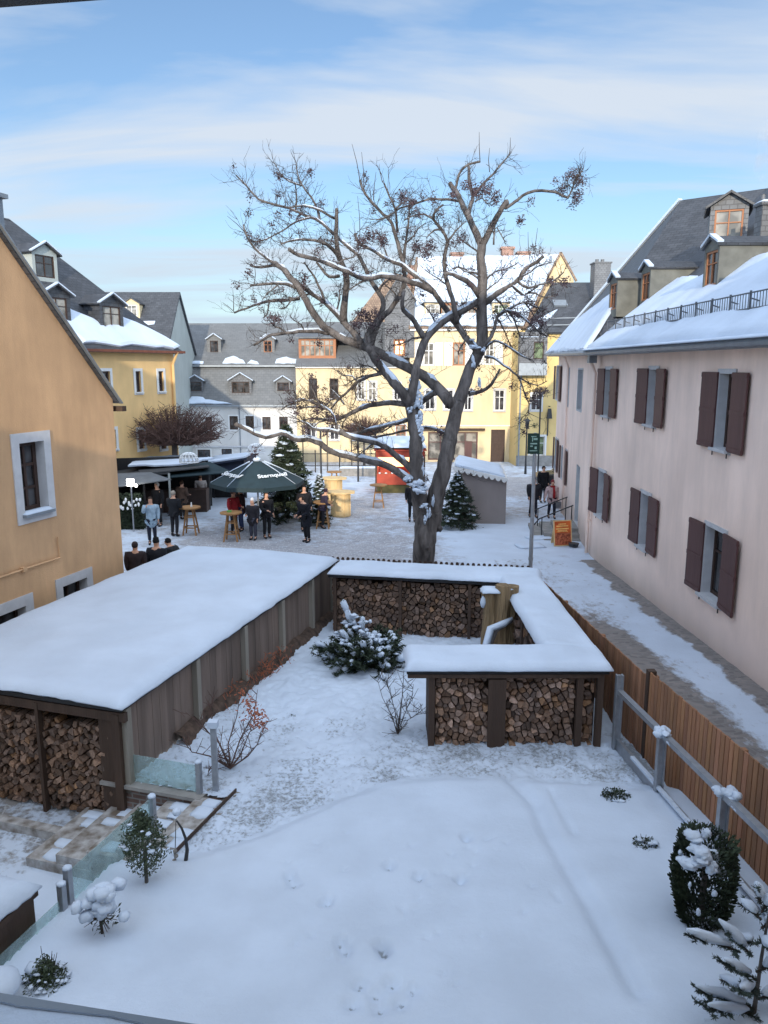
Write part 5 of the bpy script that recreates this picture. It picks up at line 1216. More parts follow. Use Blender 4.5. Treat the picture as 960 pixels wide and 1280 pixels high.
K_ = atY(750, 353, 58); b = MB(); b.box((K_.x, 58, K_.z+.1), (1.15, 1.2, 2.4)); b.box((K_.x, 58, K_.z+1.32), (1.3, 1.3, .1))
for dx in (-.3, .1): b.tube([(K_.x+dx, 58, K_.z+1.3), (K_.x+dx, 58, K_.z+1.6)], .13, 7)
b.build('chimney', M_SLATE3, F_)
# ================================================================== THE BIG BARE TREE
TY = 19.6
rt = random.Random(21)
TB = gnd(530, 712+34); TB = V((530-480)/960*TY, TY, gz(TY)-.05)
LIMBS = []  # list of [(x,y,off,r)]
def limb(pts, r0, r1, off1=None, start=None, tw=1.0, snow=True, trunk=False):
    """pts in photo pixels; the depth starts on the nearest limb already drawn"""
    if start is None:
        x, y = pts[0]; best = (1e9, 0)
        for lb in LIMBS:
            for (a, b_, o, r) in lb['p']:
                d = (a-x)**2+(b_-y)**2
                if d < best[0]: best = (d, o)
        start = best[1]
    L_ = sum(math.hypot(pts[i+1][0]-pts[i][0], pts[i+1][1]-pts[i][1]) for i in range(len(pts)-1))
    if off1 is None: off1 = start+rt.uniform(-1, 1)*min(2.2, L_/48*.8)
    # resample with a smooth curve
    out = []; n = len(pts)
    for i in range(n-1):
        p0 = pts[max(0, i-1)]; p1 = pts[i]; p2 = pts[i+1]; p3 = pts[min(n-1, i+2)]
        seg = math.hypot(p2[0]-p1[0], p2[1]-p1[1]); m = max(2, int(seg/7))
        for k in range(m+(1 if i == n-2 else 0)):
            t = k/m
            f = lambda a, b_, c, d: .5*((2*b_)+(-a+c)*t+(2*a-5*b_+4*c-d)*t*t+(-a+3*b_-3*c+d)*t**3)
            out.append((f(p0[0], p1[0], p2[0], p3[0]), f(p0[1], p1[1], p2[1], p3[1])))
    m = len(out)-1; res = []
    for i, (x, y) in enumerate(out):
        t = i/m; o = lerp(start, off1, t)+(.12*math.sin(t*7+len(LIMBS)))*(1 if 0 < t < 1 else 0)*min(1, L_/80)
        res.append((x+(rt.uniform(-.5, .5) if 0 < i < m else 0), y+(rt.uniform(-.5, .5) if 0 < i < m else 0), o, lerp(r0, r1, t**.85)))
    LIMBS.append(dict(p=res, tw=tw, snow=snow, trunk=trunk)); return res
limb([(530, 752), (529, 720), (530, 690), (532, 660), (536, 638)], 14.5, 15.5, 0, 0, tw=0, snow=False, trunk=True)
limb([(531, 665), (526, 635), (522, 605), (520, 575), (519, 545), (516, 518), (511, 500)], 12, 7.5, -.25, 0, tw=.15, trunk=True)
limb([(540, 660), (543, 630), (551, 600), (559, 565), (565, 535), (572, 508), (579, 485), (588, 460), (599, 440)], 12.5, 7.5, .3, 0, tw=.15, snow=False, trunk=True)
limb([(511, 502), (503, 490), (493, 478), (482, 466), (470, 450), (462, 437)], 7.5, 4.5, tw=.3)
limb([(564, 506), (550, 488), (533, 472), (510, 459), (488, 449), (462, 436), (440, 428), (418, 417), (403, 407), (392, 392), (382, 375), (373, 360), (362, 346), (354, 336), (344, 330)], 8, 3.6, 1.0, tw=.8)   # M
limb([(344, 330), (330, 320), (319, 311), (309, 296), (304, 281)], 2.4, 1, tw=2)
limb([(344, 331), (332, 333), (321, 334), (313, 332)], 2.2, 1.4, tw=1.5)
limb([(411, 416), (398, 414), (380, 414), (358, 416), (338, 419), (328, 425), (318, 431)], 3.6, 1.6, tw=1.2)
limb([(370, 360), (360, 356), (350, 354), (334, 355), (313, 357)], 2.8, 1.4, tw=1.2)
limb([(374, 373), (356, 375), (338, 376), (317, 382), (293, 391)], 2.6, 1.3, tw=1)
limb([(452, 432), (446, 420), (434, 407), (420, 392), (407, 379), (392, 368), (377, 358), (369, 350)], 5, 2.6, tw=.8)   # N
limb([(407, 380), (402, 366), (394, 348), (386, 336), (380, 328)], 2, 1, tw=1.4)
limb([(430, 403), (430, 385), (432, 365), (433, 345), (427, 328), (421, 310), (420, 285), (421, 262)], 5.5, 2.0, tw=.5, snow=False)   # S stub
limb([(462, 437), (459, 422), (465, 410), (474, 396), (479, 380), (474, 366), (463, 350), (457, 336), (450, 322), (443, 315), (421, 296), (409, 285), (396, 274), (381, 269), (362, 261), (342, 255), (323, 249), (308, 232), (295, 219)], 4, 1.0, tw=1.6)  # P
limb([(400, 278), (397, 262), (389, 246), (377, 231), (372, 216), (370, 202)], 1.7, .6, tw=2.4)
limb([(377, 232), (362, 227), (351, 217), (342, 202)], 1.2, .5, tw=2.4)
limb([(418, 273), (400, 263), (381, 257), (361, 259), (345, 256)], 1.6, .8, tw=1.4)
limb([(389, 272), (370, 277), (357, 286), (343, 294), (325, 302), (316, 301)], 1.4, .6, tw=2.4)
limb([(370, 262), (371, 245), (369, 232), (364, 222)], 1.2, .5, tw=2)
limb([(541, 364), (528, 357), (515, 353), (496, 347), (477, 345), (456, 348), (439, 342), (411, 330), (392, 323), (374, 319), (362, 312)], 4, 2.2, tw=1)  # R2
limb([(430, 335), (421, 318), (412, 308), (400, 302), (385, 300), (370, 300), (352, 305)], 3, 1, tw=1.8)
limb([(424, 345), (411, 346), (402, 336), (396, 328)], 2.4, 1.4, tw=1)
limb([(599, 441), (590, 431), (582, 421), (572, 407), (563, 395), (552, 379), (541, 364), (528, 351), (511, 338), (502, 331), (485, 325), (464, 312), (449, 305), (444, 293)], 5, 1.8, tw=1)   # R1
limb([(513, 500), (517, 480), (520, 462), (526, 440), (533, 422), (545, 409), (563, 396), (580, 387), (599, 376)], 6.5, 4.2, .35, tw=.3)    # T
limb([(531, 424), (523, 410), (515, 398), (504, 387), (502, 378), (505, 364)], 4, 2.2, tw=.8)
limb([(464, 436), (466, 420), (475, 400), (487, 388), (497, 374), (504, 358), (506, 342), (502, 321), (497, 305), (490, 280), (479, 268), (467, 255), (456, 242), (450, 226)], 4.6, 1.5, tw=1.4, snow=False)   # U
limb([(504, 340), (505, 322), (507, 302), (511, 274), (512, 252)], 2.4, 1, tw=2)
limb([(497, 290), (494, 262), (487, 246), (480, 229)], 1.8, 1, tw=1.6)
limb([(577, 252), (565, 250), (552, 249), (535, 249), (518, 255), (499, 261), (486, 270), (470, 275)], 2, .8, tw=1.6, snow=False)   # V
limb([(571, 404), (567, 380), (560, 357), (556, 338), (556, 318), (559, 302), (552, 287), (542, 274), (544, 264), (554, 256)], 3.8, 1.2, tw=1.6, snow=False)  # W
limb([(542, 274), (530, 268), (517, 270), (505, 275)], 1.3, .6, tw=2)
limb([(598, 442), (603, 420), (602, 395), (602, 370), (603, 345), (601, 322), (602, 306)], 8, 5.6, .2, tw=.25, snow=False, trunk=True)
limb([(602, 308), (595, 292), (587, 274), (577, 253), (569, 238), (563, 230)], 4.8, 3, tw=.4, snow=False)
limb([(569, 236), (572, 224), (577, 213), (587, 205), (600, 202)], 1.7, 1.4, tw=.8, snow=False)
limb([(586, 268), (588, 256), (591, 245), (587, 230), (586, 209)], 2.8, 1.9, tw=.4, snow=False)
limb([(591, 246), (604, 230), (622, 211), (637, 193)], 2, .8, tw=2.0, snow=False)
limb([(594, 252), (603, 248), (612, 258)], 1.2, .5, tw=3, snow=False)
limb([(602, 308), (608, 296), (614, 284), (622, 270), (627, 261), (633, 253)], 4.6, 3.2, tw=.6, snow=False)
limb([(632, 260), (640, 255), (648, 249), (660, 241), (677, 238), (693, 240), (703, 245), (710, 247)], 2.2, 1.5, tw=.25, snow=False)
limb([(710, 247), (716, 236), (720, 222), (728, 214)], 1.2, .5, tw=5, snow=False)
limb([(617, 306), (618, 292), (621, 284), (630, 300)], 1.2, .6, tw=2.5, snow=False)
limb([(607, 378), (615, 371), (628, 362), (640, 354), (650, 348), (654, 340), (661, 333), (670, 328), (678, 321)], 5, 2, tw=1.2)   # RB
limb([(648, 352), (660, 360), (675, 355), (690, 352), (705, 340)], 2.2, .8, tw=2.6)
limb([(640, 356), (652, 368), (660, 366), (672, 358)], 2, .8, tw=2.4)
limb([(600, 371), (590, 357), (578, 349), (565, 343), (556, 342)], 4.4, 2, tw=1)
limb([(602, 352), (590, 342), (576, 334), (566, 336)], 1.6, .8, tw=1.4)
limb([(604, 318), (594, 312), (580, 302), (572, 296)], 1.4, .6, tw=1.8, snow=False)
limb([(607, 350), (618, 340), (632, 336), (646, 330)], 1.8, .7, tw=2.2)
limb([(604, 433), (614, 420), (618, 410), (622, 396), (634, 388), (653, 396), (668, 410), (683, 420)], 2.8, 1, tw=2.0)
limb([(622, 396), (640, 384), (655, 378), (672, 385), (680, 392)], 2, .8, tw=3)
limb([(606, 437), (618, 426), (638, 435), (653, 445), (668, 452)], 1.8, .7, tw=1.6)
limb([(588, 492), (602, 489), (614, 480), (625, 461)], 3.2, 1.4, tw=2)
limb([(606, 446), (616, 447), (630, 457), (647, 470), (655, 490), (661, 505), (660, 520)], 1.8, .6, tw=1.8)
limb([(648, 471), (660, 478), (672, 482), (684, 476)], 1.1, .5, tw=1.6)
limb([(545, 490), (536, 496), (527, 503), (521, 512)], 4, 3.6, tw=.4)
limb([(517, 604), (508, 598), (497, 590), (486, 583), (470, 578), (456, 575), (435, 570), (415, 565), (404, 557), (396, 552), (384, 549), (372, 550), (362, 546), (351, 541), (338, 545), (326, 545), (311, 537), (296, 531)], 5.5, 2.6, -1.6, tw=.25)   # H1
limb([(517, 590), (508, 580), (497, 571), (484, 560), (470, 553), (452, 549), (437, 546), (427, 540)], 5, 3, -1.2, tw=.3)
limb([(430, 542), (410, 538), (392, 536), (378, 533)], 2.8, 1.6, tw=2)
limb([(512, 524), (497, 529), (483, 532), (465, 536), (445, 541), (430, 541)], 3, 1.8, tw=1.2)
limb([(506, 505), (488, 503), (470, 505), (455, 509), (440, 516), (420, 524), (405, 525), (395, 523)], 3.8, 1.8, tw=1.2)
limb([(479, 466), (462, 470), (448, 477), (437, 487), (426, 497), (418, 506), (413, 513)], 2.6, 1, tw=1.5)
limb([(421, 539), (419, 522), (408, 510), (395, 505), (380, 499), (369, 499)], 1.8, .8, tw=2.4)
limb([(409, 513), (400, 505), (392, 490), (388, 478)], 1.2, .5, tw=2.4)
limb([(447, 478), (440, 470), (430, 470), (421, 462)], 1.3, .5, tw=2)
limb([(558, 542), (547, 538), (533, 534), (514, 537), (490, 542), (470, 546), (455, 546)], 2.4, 1.2, .9, tw=.8)
limb([(470, 543), (460, 537), (450, 533), (440, 525)], 1.2, .5, tw=3)
rl = random.Random(77)
for (x, y, dx, dy) in ((412, 524, -30, 18), (400, 506, -32, -8), (396, 524, -34, 4), (430, 505, -20, -30), (460, 470, -34, 14), (474, 466, -30, -14), (440, 516, -14, 22), (500, 528, -30, 16), (470, 553, -22, 14), (392, 536, -26, -14), (426, 497, -26, 16), (380, 499, -24, 12), (448, 477, -8, 30), (412, 512, -40, -4), (640, 356, 30, 30), (655, 378, 26, 34), (668, 410, 16, 34), (634, 388, 20, 40), (620, 396, 26, 46), (660, 366, 40, 10), (650, 347, 36, -20), (618, 372, 22, 34), (600, 395, -26, -20), (545, 409, -16, -28), (530, 422, -36, 10), (560, 357, -26, -16), (571, 407, 14, -34), (582, 421, -8, 26), (497, 374, -20, -24), (511, 338, 6, -34), (486, 325, -14, -30), (462, 350, -26, 8), (474, 366, 18, -26), (432, 365, 24, -16), (421, 330, 22, -10), (392, 368, -30, 6), (420, 392, 6, -36), (350, 354, -20, 18), (372, 373, -26, 18), (338, 376, -10, 26), (380, 414, -20, -22), (358, 416, -24, -14), (402, 417, -12, -30), (505, 306, 22, -24), (494, 262, 20, -20), (552, 287, -24, 10), (559, 302, 20, -20), (603, 345, -30, -8), (602, 370, 26, -22)):
    k_ = rl.uniform(.8, 1.25); limb([(x, y), (x+dx*.35*k_+rl.uniform(-3, 3), y+dy*.3*k_-2), (x+dx*.7*k_+rl.uniform(-4, 4), y+dy*.7*k_), (x+dx*k_, y+dy*k_+rl.uniform(-5, 3))], rl.uniform(1.1, 1.7), .5, tw=2.0, snow=rl.random() < .5)
TREE = thing('bare_tree', 'large pruned bare tree with snow on its limbs, standing behind the low woodshed', 'tree', TB)
def tp(x, y, o): return atY(x, y, TY+o)
RM = TY/960*.94
bt, bl_ = MB(), MB(); bt.smooth = bl_.smooth = True; sn = MB(); sn.smooth = True; tw = MB(); cl = MB()
def twig(p, d, l, r, depth):
    n = 3; pts = [p]; rad = [r]; q = p.copy(); dd = d.copy()
    for i in range(n):
        dd = (dd+V(rt.uniform(-.35, .35), rt.uniform(-.35, .35), rt.uniform(-.2, .32))).normalized(); q = q+dd*(l/n); pts.append(q.copy()); rad.append(max(.0028, r*(1-(i+1)/n*.7)))
    tw.tube(pts, rad, 3, cap=False)
    if depth > 0:
        for i in range(rt.randint(2, 3)):
            k = rt.randint(1, n); nd = (dd+V(rt.uniform(-1, 1), rt.uniform(-.9, .9), rt.uniform(-.8, .9))).normalized(); twig(pts[k], nd, l*rt.uniform(.4, .75), r*.65, depth-1)
    return pts[-1]
def cluster(p, s):
    for i in range(int(46*s)):
        c = p+V(rt.gauss(0, .05), rt.gauss(0, .05), rt.gauss(-.02, .06))*s**.5; a = rt.uniform(0, 6.28); u = V(math.cos(a), math.sin(a), rt.uniform(-1, .3)).normalized()*rt.uniform(.02, .05); v = u.orthogonal().normalized()*.014
        cl.quad(c-v, c+v, c+u+v, c+u-v)
for li, lb in enumerate(LIMBS):
    P = [tp(x, y, o) for x, y, o, r in lb['p']]; Rr = [r*RM for x, y, o, r in lb['p']]
    (bt if lb['trunk'] else bl_).tube(P, Rr, 12 if lb['trunk'] else 8, jit=.09, rn=rt)
    # knobs where old branches were cut
    if lb['trunk']:
        for k in range(0, len(P), 3):
            a = rt.uniform(0, 6.28); bt.ball(P[k]+V(math.cos(a), math.sin(a), 0)*Rr[k]*.75, Rr[k]*rt.uniform(.25, .45), 7, 5, .2, rt)
    elif Rr[-1] > .028: bl_.ball(P[-1], Rr[-1]*1.15, 7, 5, .15, rt)
    if lb['snow']:
        i = 0
        while i < len(P)-1:
            run_ = []
            while i < len(P)-1:
                d = (P[i+1]-P[i]).normalized(); ok = abs(d.z) < .8 and Rr[i] > .013 and nz(P[i].x*3+li, P[i].z*3, 5) > -.22
                if not ok: break
                run_.append(i); i += 1
            if len(run_) > 1:
                pts = [P[k]+V(0, -Rr[k]*.12, Rr[k]*.72) for k in run_]; rr_ = [Rr[k]*.74*(1+.25*nz(k*.7, li, 3)) for k in run_]; rr_[0] *= .5; rr_[-1] *= .5
                sn.tube(pts, rr_, 7, jit=.08, rn=rt)
            i += 1
    # twigs
    seg = 0
    for k in range(1, len(P)):
        t = k/len(P); seg = (P[k]-P[k-1]).length; dn = lb['tw']*(0.5+1.1*t)*seg*7.0
        for _ in range(int(dn)+(rt.random() < dn % 1)):
            d = (P[k]-P[k-1]).normalized(); s_ = V(rt.uniform(-1, 1), rt.uniform(-1, 1), rt.uniform(-.55, 1.25)).normalized()
            l = rt.uniform(.15, .62)*(1 if lb['tw'] < 2 else .75); e_ = twig(P[k-1].lerp(P[k], rt.random())+s_*Rr[k]*.7, (s_+d*.5).normalized(), l, .0085, 1 if rt.random() < .55 else 2)
            if rt.random() < .09: cluster(e_, rt.uniform(.4, 1.3))
    if lb['tw'] >= .8:   # long upright shoots
        for _ in range(int(lb['tw']*.7)):
            k = rt.randint(len(P)//3, len(P)-1); twig(P[k], V(rt.uniform(-.15, .15), rt.uniform(-.2, .2), 1).normalized(), rt.uniform(.3, .7), .006, 0)
for (x, y, s) in ((581, 232, 1.6), (565, 240, 1.5), (606, 236, 3), (618, 246, 2.5), (648, 276, 1.6), (597, 240, 2), (712, 216, 2), (722, 222, 2.6), (706, 236, 2), (720, 240, 2), (719, 252, 1.5), (452, 300, 2), (462, 292, 2.4), (478, 300, 2.6), (520, 308, 2.4), (533, 313, 2.4), (540, 305, 2), (505, 246, 2), (512, 254, 1.8), (570, 300, 1.5), (690, 352, 1.4), (706, 352, 1.6), (648, 396, 1.5), (664, 402, 2), (676, 398, 2), (457, 395, 2), (446, 400, 2), (452, 388, 2), (470, 392, 2), (463, 403, 2), (337, 396, 1.4), (343, 398, 1.2), (380, 346, 1.2), (313, 338, .8), (399, 510, 1.5), (405, 500, 1.2), (411, 520, 1)):
    for k in range(3): cluster(tp(x+rt.uniform(-5, 5), y+rt.uniform(-4, 4), rt.uniform(-1, 1)), s*.7)
for (x0, y0, x1, y1) in ((450, 226, 440, 180), (455, 238, 452, 190), (600, 202, 599, 165), (450, 300, 447, 245), (668, 322, 672, 285), (663, 330, 660, 290), (612, 215, 612, 185), (637, 193, 638, 172), (292, 388, 291, 362), (293, 390, 278, 378), (306, 290, 284, 270), (318, 355, 318, 330), (478, 228, 474, 205), (467, 250, 470, 215), (344, 250, 344, 236)):
    a, c = tp(x0, y0, .3), tp(x1, y1, .5); tw.tube([a, a.lerp(c, .5)+V(rt.uniform(-.03, .03), 0, 0), c], [.011, .008, .004], 4)
bt.build('trunk', M_BARK, TREE, smooth=True); bl_.build('limbs', M_BARK, TREE, smooth=True); tw.build('twigs', M_TWIG, TREE); cl.build('seed_clusters', M_SEED, TREE)
# snow plastered on the left stem and in the fork
cols_ = ((474, 518, 6, .26), (490, 521, 7.5, .26), (510, 521, 8, .27), (530, 522, 6.5, .27), (548, 525, 5, .27), (566, 524, 4, .28), (592, 527, 3.5, .32))
for _ in range(330):
    k = rt.randint(0, 5); t_ = rt.random(); (ya, xa_, wa, oa), (yb_, xb_, wb, ob) = cols_[k], cols_[k+1]; y = lerp(ya, yb_, t_); w_ = lerp(wa, wb, t_)
    if nz(y*.12, 0, 7) < -.25: continue
    x = lerp(xa_, xb_, t_)+rt.uniform(-1, 1)*w_*.8; sn.ball(tp(x, y, -lerp(oa, ob, t_)+.12*abs(x-lerp(xa_, xb_, t_))/w_), (rt.uniform(1.2, 2.8)*RM, .05, rt.uniform(1.5, 4)*RM), 6, 5, .3, rt)
for (x, y, rx, rz, o) in ( (513, 478, 5, 6, -.3), (507, 489, 4, 5, -.2), (512, 512, 4, 5, -.3), (519, 604, 11, 6, -.45), (529, 609, 8, 5, -.42), (509, 600, 6, 5, -.5), (524, 614, 9, 5, -.5), (530, 632, 5, 4, -.4), (536, 642, 3, 8, -.35), (532, 650, 3, 6, -.4), (541, 625, 2, 9, -.3), (599, 478, 2, 8, .0), (592, 452, 3, 9, .0), (589, 425, 5, 3, .2), (594, 434, 8, 3.5, .1), (604, 436, 3, 4, .1)):
    for _ in range(9): sn.ball(tp(x+rt.uniform(-.7, .7)*rx, y+rt.uniform(-.6, .6)*rz, o+rt.uniform(-.02, .05)), (rx*RM*rt.uniform(.25, .6), .055, rz*RM*rt.uniform(.22, .55)), 8, 6, .28, rt)
sn.build('snow', M_SNOW, TREE, smooth=True)
print('TREE faces', len(tw.f), len(cl.f), len(bl_.f))
# ================================================================== OTHER TREES AND PLANTS
def needles(b, p, d, l, n, rn, w_=.012, ln=.05):
    for i in range(n):
        c = p+d*(l*rn.random()); a = V(rn.uniform(-1, 1), rn.uniform(-1, 1), rn.uniform(-.7, .7)).normalized(); u = (a+d*.7).normalized()*ln*rn.uniform(.7, 1.2); v = u.cross(V(rn.uniform(-1, 1), rn.uniform(-1, 1), rn.uniform(-1, 1))).normalized()*w_
        b.quad(c-v, c+v, c+u+v*.3, c+u-v*.3)
def conifer(name, label, base, h, r, rn, m=M_CON, dens=1.0, snowf=.3, ln=.09, cat='conifer', droop=-.25, low=.06, lw=.016):
    base = Vector(base); t = thing(name, label, cat, base); b = MB(); b.tube([base, base+V(0, 0, h*.6), base+V(0, 0, h)], [max(.015, h*.02), h*.012, .006], 6); b.build('trunk', M_BARK, t)
    f = MB(); s = MB(); br = MB(); k = int(95*dens)
    for i in range(k):
        z = low+(1-low)*(i/k)**.9; rr = r*(1-z)**.8*rn.uniform(.65, 1.12)+.03*h*(1-z); a = i*2.4+rn.uniform(-.4, .4); d = V(math.cos(a), math.sin(a), droop+rn.uniform(-.1, .25)).normalized(); p = base+V(0, 0, z*h)
        br.tube([p, p+d*rr], [.012*h/2.5, .004], 3, cap=False)
        needles(f, p+d*rr*.15, d, rr*.95, int(46*rr/r+12), rn, lw*max(1, h/3), ln)
        for q in range(2):
            sd = (d+V(-d.y, d.x, 0)*(1 if q else -1)*.9+V(0, 0, rn.uniform(-.1, .15))).normalized(); pp = p+d*rr*rn.uniform(.35, .8); needles(f, pp, sd, rr*.4, 16, rn, lw*max(1, h/3), ln)
        if rn.random() < snowf:
            c = p+d*rr*rn.uniform(.5, .95)+V(0, 0, ln*.5); s.ball(c, (rn.uniform(.05, .11)*h/2.2, rn.uniform(.05, .11)*h/2.2, .03*h/2), 7, 5, .25, rn)
    f.build('needles', m, t); br.build('branches', M_TWIG, t); s.build('snow', M_SNOW, t, smooth=True); return t
def leafball(b, c, rx, ry, rz, n, rn, ls=.03, shell=.55, flat=0):
    for i in range(n):
        d = V(rn.gauss(0, 1), rn.gauss(0, 1), rn.gauss(0, 1)).normalized(); k = shell+(1-shell)*rn.random()**.5; k *= 1+.22*noise.noise(d*2.3+Vector(c)); p = Vector(c)+V(d.x*rx, d.y*ry, d.z*rz)*k
        u = V(rn.uniform(-1, 1), rn.uniform(-1, 1), rn.uniform(-1, 1)).normalized()*ls*rn.uniform(.6, 1.2); v = u.orthogonal().normalized()*ls*.38; b.quad(p-v, p+u*.5+v*.2, p+u, p+u*.5-v)
def snowlumps(b, c, rx, ry, rz, n, rn, s=.06, top=.2, z=.85):
    for i in range(n):
        a = rn.uniform(0, 6.28); e = rn.uniform(top, 1); q = math.sqrt(max(0, 1-e*e)); p = Vector(c)+V(math.cos(a)*rx*q, math.sin(a)*ry*q, e*rz*z); k = rn.uniform(.35, 1.3)*s
        b.ball(p, (k*rn.uniform(.9, 1.7), k*rn.uniform(.9, 1.5), k*.5), 8, 6, .3, rn)
rp_ = random.Random(5)
# spreading juniper
c = gnd(458, 836); JB = V(c.x, c.y, c.z+.05)
t = thing('juniper_bush', 'wide dark juniper bush loaded with snow in front of the back wood stack', 'bush', JB)
f = MB(); s = MB(); br = MB()
for i in range(150):
    a = rp_.uniform(0, 6.28); el = rp_.uniform(.05, 1.3); l = rp_.uniform(.45, 1.0)*(1.15-.25*el); d = V(math.cos(a)*1.05, math.sin(a)*.8, el).normalized(); o = JB+V(rp_.uniform(-.2, .2), rp_.uniform(-.15, .15), .02)
    br.tube([o, o+d*l], [.014, .005], 3, cap=False); needles(f, o+d*.12, d, l*.9, 70, rp_, .014, .085)
    for q in range(3):
        sd = (d+V(rp_.uniform(-1, 1), rp_.uniform(-1, 1), rp_.uniform(-.2, .5))).normalized(); needles(f, o+d*l*rp_.uniform(.4, .9), sd, .25, 26, rp_, .014, .08)
    if rp_.random() < .85: p = o+d*l*rp_.uniform(.65, 1.02)+V(0, 0, .04); s.tube([p-d*.22+V(0, 0, .01), p-d*.1+V(0, 0, .015), p, p+d*.06+V(0, 0, -.02)], [.025, rp_.uniform(.045, .075), rp_.uniform(.045, .075), .02], 7, jit=.3, rn=rp_)
tip = [(428, 752, -.0), (432, 764, 0), (440, 775, .1), (452, 772, 0), (470, 790, 0), (425, 790, -.2), (495, 795, .1), (462, 810, -.4), (480, 812, -.4), (435, 808, -.4)]
for x, y, o in tip:
    p = atY(x, y, JB.y+o); q = JB+V(0, 0, .1); d = (p-q); l = d.length; d.normalize(); needles(f, q+d*.2, d, l-.2, 110, rp_, .014, .09); br.tube([q, p], [.015, .006], 3, cap=False)
    s.tube([p-d*.34+V(0, 0, .03), p-d*.18+V(0, 0, .05), p-d*.05+V(0, 0, .05), p+V(0, 0, .03)], [.03, .06, .055, .025], 8, jit=.35, rn=rp_)
for (x, y, o) in ((432, 778, 0), (445, 782, -.1), (440, 768, 0), (455, 790, -.2), (468, 798, -.2), (480, 800, -.1), (452, 806, -.35), (470, 812, -.4), (430, 802, -.2), (490, 808, -.2), (438, 815, -.35), (458, 776, .1), (484, 818, -.35), (425, 792, 0)):
    q = atY(x, y, JB.y+o)
    for _ in range(6): s.ball(q+V(rp_.gauss(0, .07), rp_.gauss(0, .05), rp_.gauss(0, .03)), (rp_.uniform(.03, .08), rp_.uniform(.03, .07), rp_.uniform(.018, .04)), 8, 6, .28, rp_)
f.build('foliage', M_CON, t); br.build('branches', M_TWIG, t); s.build('snow', M_SNOW, t, smooth=True)
# bare sapling and reddish shrub
def shrub(name, label, pts, rr, m, base, cat, twn=14, tl=.3, leaves=None, rn=rp_):
    t = thing(name, label, cat, base); b = MB(); lf = MB()
    for P, (r0, r1) in zip(pts, rr):
        b.tube(P, [lerp(r0, r1, i/(len(P)-1)) for i in range(len(P))], 5)
        for _ in range(twn):
            k = rn.randint(1, len(P)-1); q = P[k-1].lerp(P[k], rn.random()); d = V(rn.uniform(-1, 1), rn.uniform(-1, 1), rn.uniform(.0, 1.1)).normalized(); l = tl*rn.uniform(.5, 1.2)
            e1 = q+d*l*.5+V(0, 0, l*.08); e2 = q+d*l+V(0, 0, l*.25); b.tube([q, e1, e2], [.006, .0045, .0028], 4, cap=False)
            for z in range(2): d2 = V(rn.uniform(-1, 1), rn.uniform(-1, 1), rn.uniform(-.2, 1)).normalized(); b.tube([e1, e1+d2*l*.5], [.004, .0025], 3, cap=False)
    b.build('stems', m, t); return t
SB = gnd(497, 922)+V(0, 0, .05); y0 = SB.y
P = lambda *q: [SB]+[atY(x, y, y0+o) for x, y, o in q]
shrub('sapling', 'slender bare sapling with upright twigs left of the low woodshed', [P((499, 900, 0), (503, 870, 0), (505, 838, .05)), P((490, 895, .1), (478, 872, .15), (472, 850, .2)), P((494, 890, -.1), (486, 860, -.15), (481, 845, -.2)), P((505, 895, .1), (515, 870, .15), (517, 855, .1)), P((510, 900, -.1), (522, 892, -.2), (528, 880, -.2))], [(.016, .004), (.009, .003), (.008, .003), (.008, .003), (.006, .003)], M_TWIG, SB, 'sapling', 12, .28)
RB_ = gnd(288, 965)+V(0, 0, .06); y0 = RB_.y
P = lambda *q: [RB_]+[atY(x, y, y0+o) for x, y, o in q]
t = shrub('rose_shrub', 'sprawling leafless shrub with rusty orange leaves beside the shed wall', [P((275, 930, .1), (250, 905, .2), (232, 890, .3)), P((300, 925, 0), (318, 890, .1), (322, 862, .2)), P((285, 930, .2), (296, 895, .4), (300, 870, .5)), P((310, 945, -.1), (322, 930, -.1), (326, 915, -.1)), P((262, 945, .1), (240, 940, .1), (228, 925, .1)), P((275, 950, -.1), (262, 960, -.2), (258, 975, -.2)), P((300, 945, .0), (312, 915, 0), (330, 903, 0)), P((270, 920, .3), (262, 890, .5), (268, 870, .6))], [(.014, .004)]*8, M_RTWIG, RB_, 'shrub', 11, .26)
lf = MB()
for (x, y, n, sx, sy) in ((318, 893, 90, 12, 9), (326, 905, 60, 9, 7), (312, 880, 40, 10, 6), (300, 868, 25, 12, 8)):
    for i in range(n):
        p = atY(x+rp_.gauss(0, sx*.6), y+rp_.gauss(0, sy*.6), y0+rp_.uniform(-.1, .4)); u = V(rp_.uniform(-1, 1), rp_.uniform(-1, 1), rp_.uniform(-1, .5)).normalized()*.04; v = u.orthogonal().normalized()*.009; lf.quad(p-v, p+v, p+u+v, p+u-v)
lf.build('leaves', M_RLEAF, t)
# rusty plants along the foot of the shed wall
t = thing('rusty_plant', 'low rusty orange plants in the dark bed along the foot of the long shed wall', 'plant', shed(.2, 4, gz(13)))
b = MB()
for i in range(420):
    w_ = rp_.choice((rp_.uniform(2.6, 5.4), rp_.gauss(4.3, .3))); q = shed(.12+abs(rp_.gauss(0, .1)), w_); q.z = gz(q.y)+rp_.random()**2*.5; u = V(rp_.uniform(-.5, .5), rp_.uniform(-.5, .5), rp_.uniform(-.2, 1)).normalized()*rp_.uniform(.04, .12); v = u.orthogonal().normalized()*.008; b.quad(q-v, q+v, q+u+v*.4, q+u-v*.4)
b.build('leaves', M_RLEAF, t)
b = MB()
for i in range(60):
    w_ = 1.6+6.6*i/60; q = shed(.06, w_); zb_ = gz(q.y)+.0; b.add([shed(-.02, w_, zb_-.05), shed(.16+.1*nz(w_, 0, 3, 1.5), w_, zb_+.02), shed(-.02, w_+.12, zb_+.1), shed(-.02, w_, zb_+.2+.06*nz(w_, 2, 3, 3))], ((0, 1, 3), (1, 2, 3)))
bed = MB()
vs = []; n_ = 80
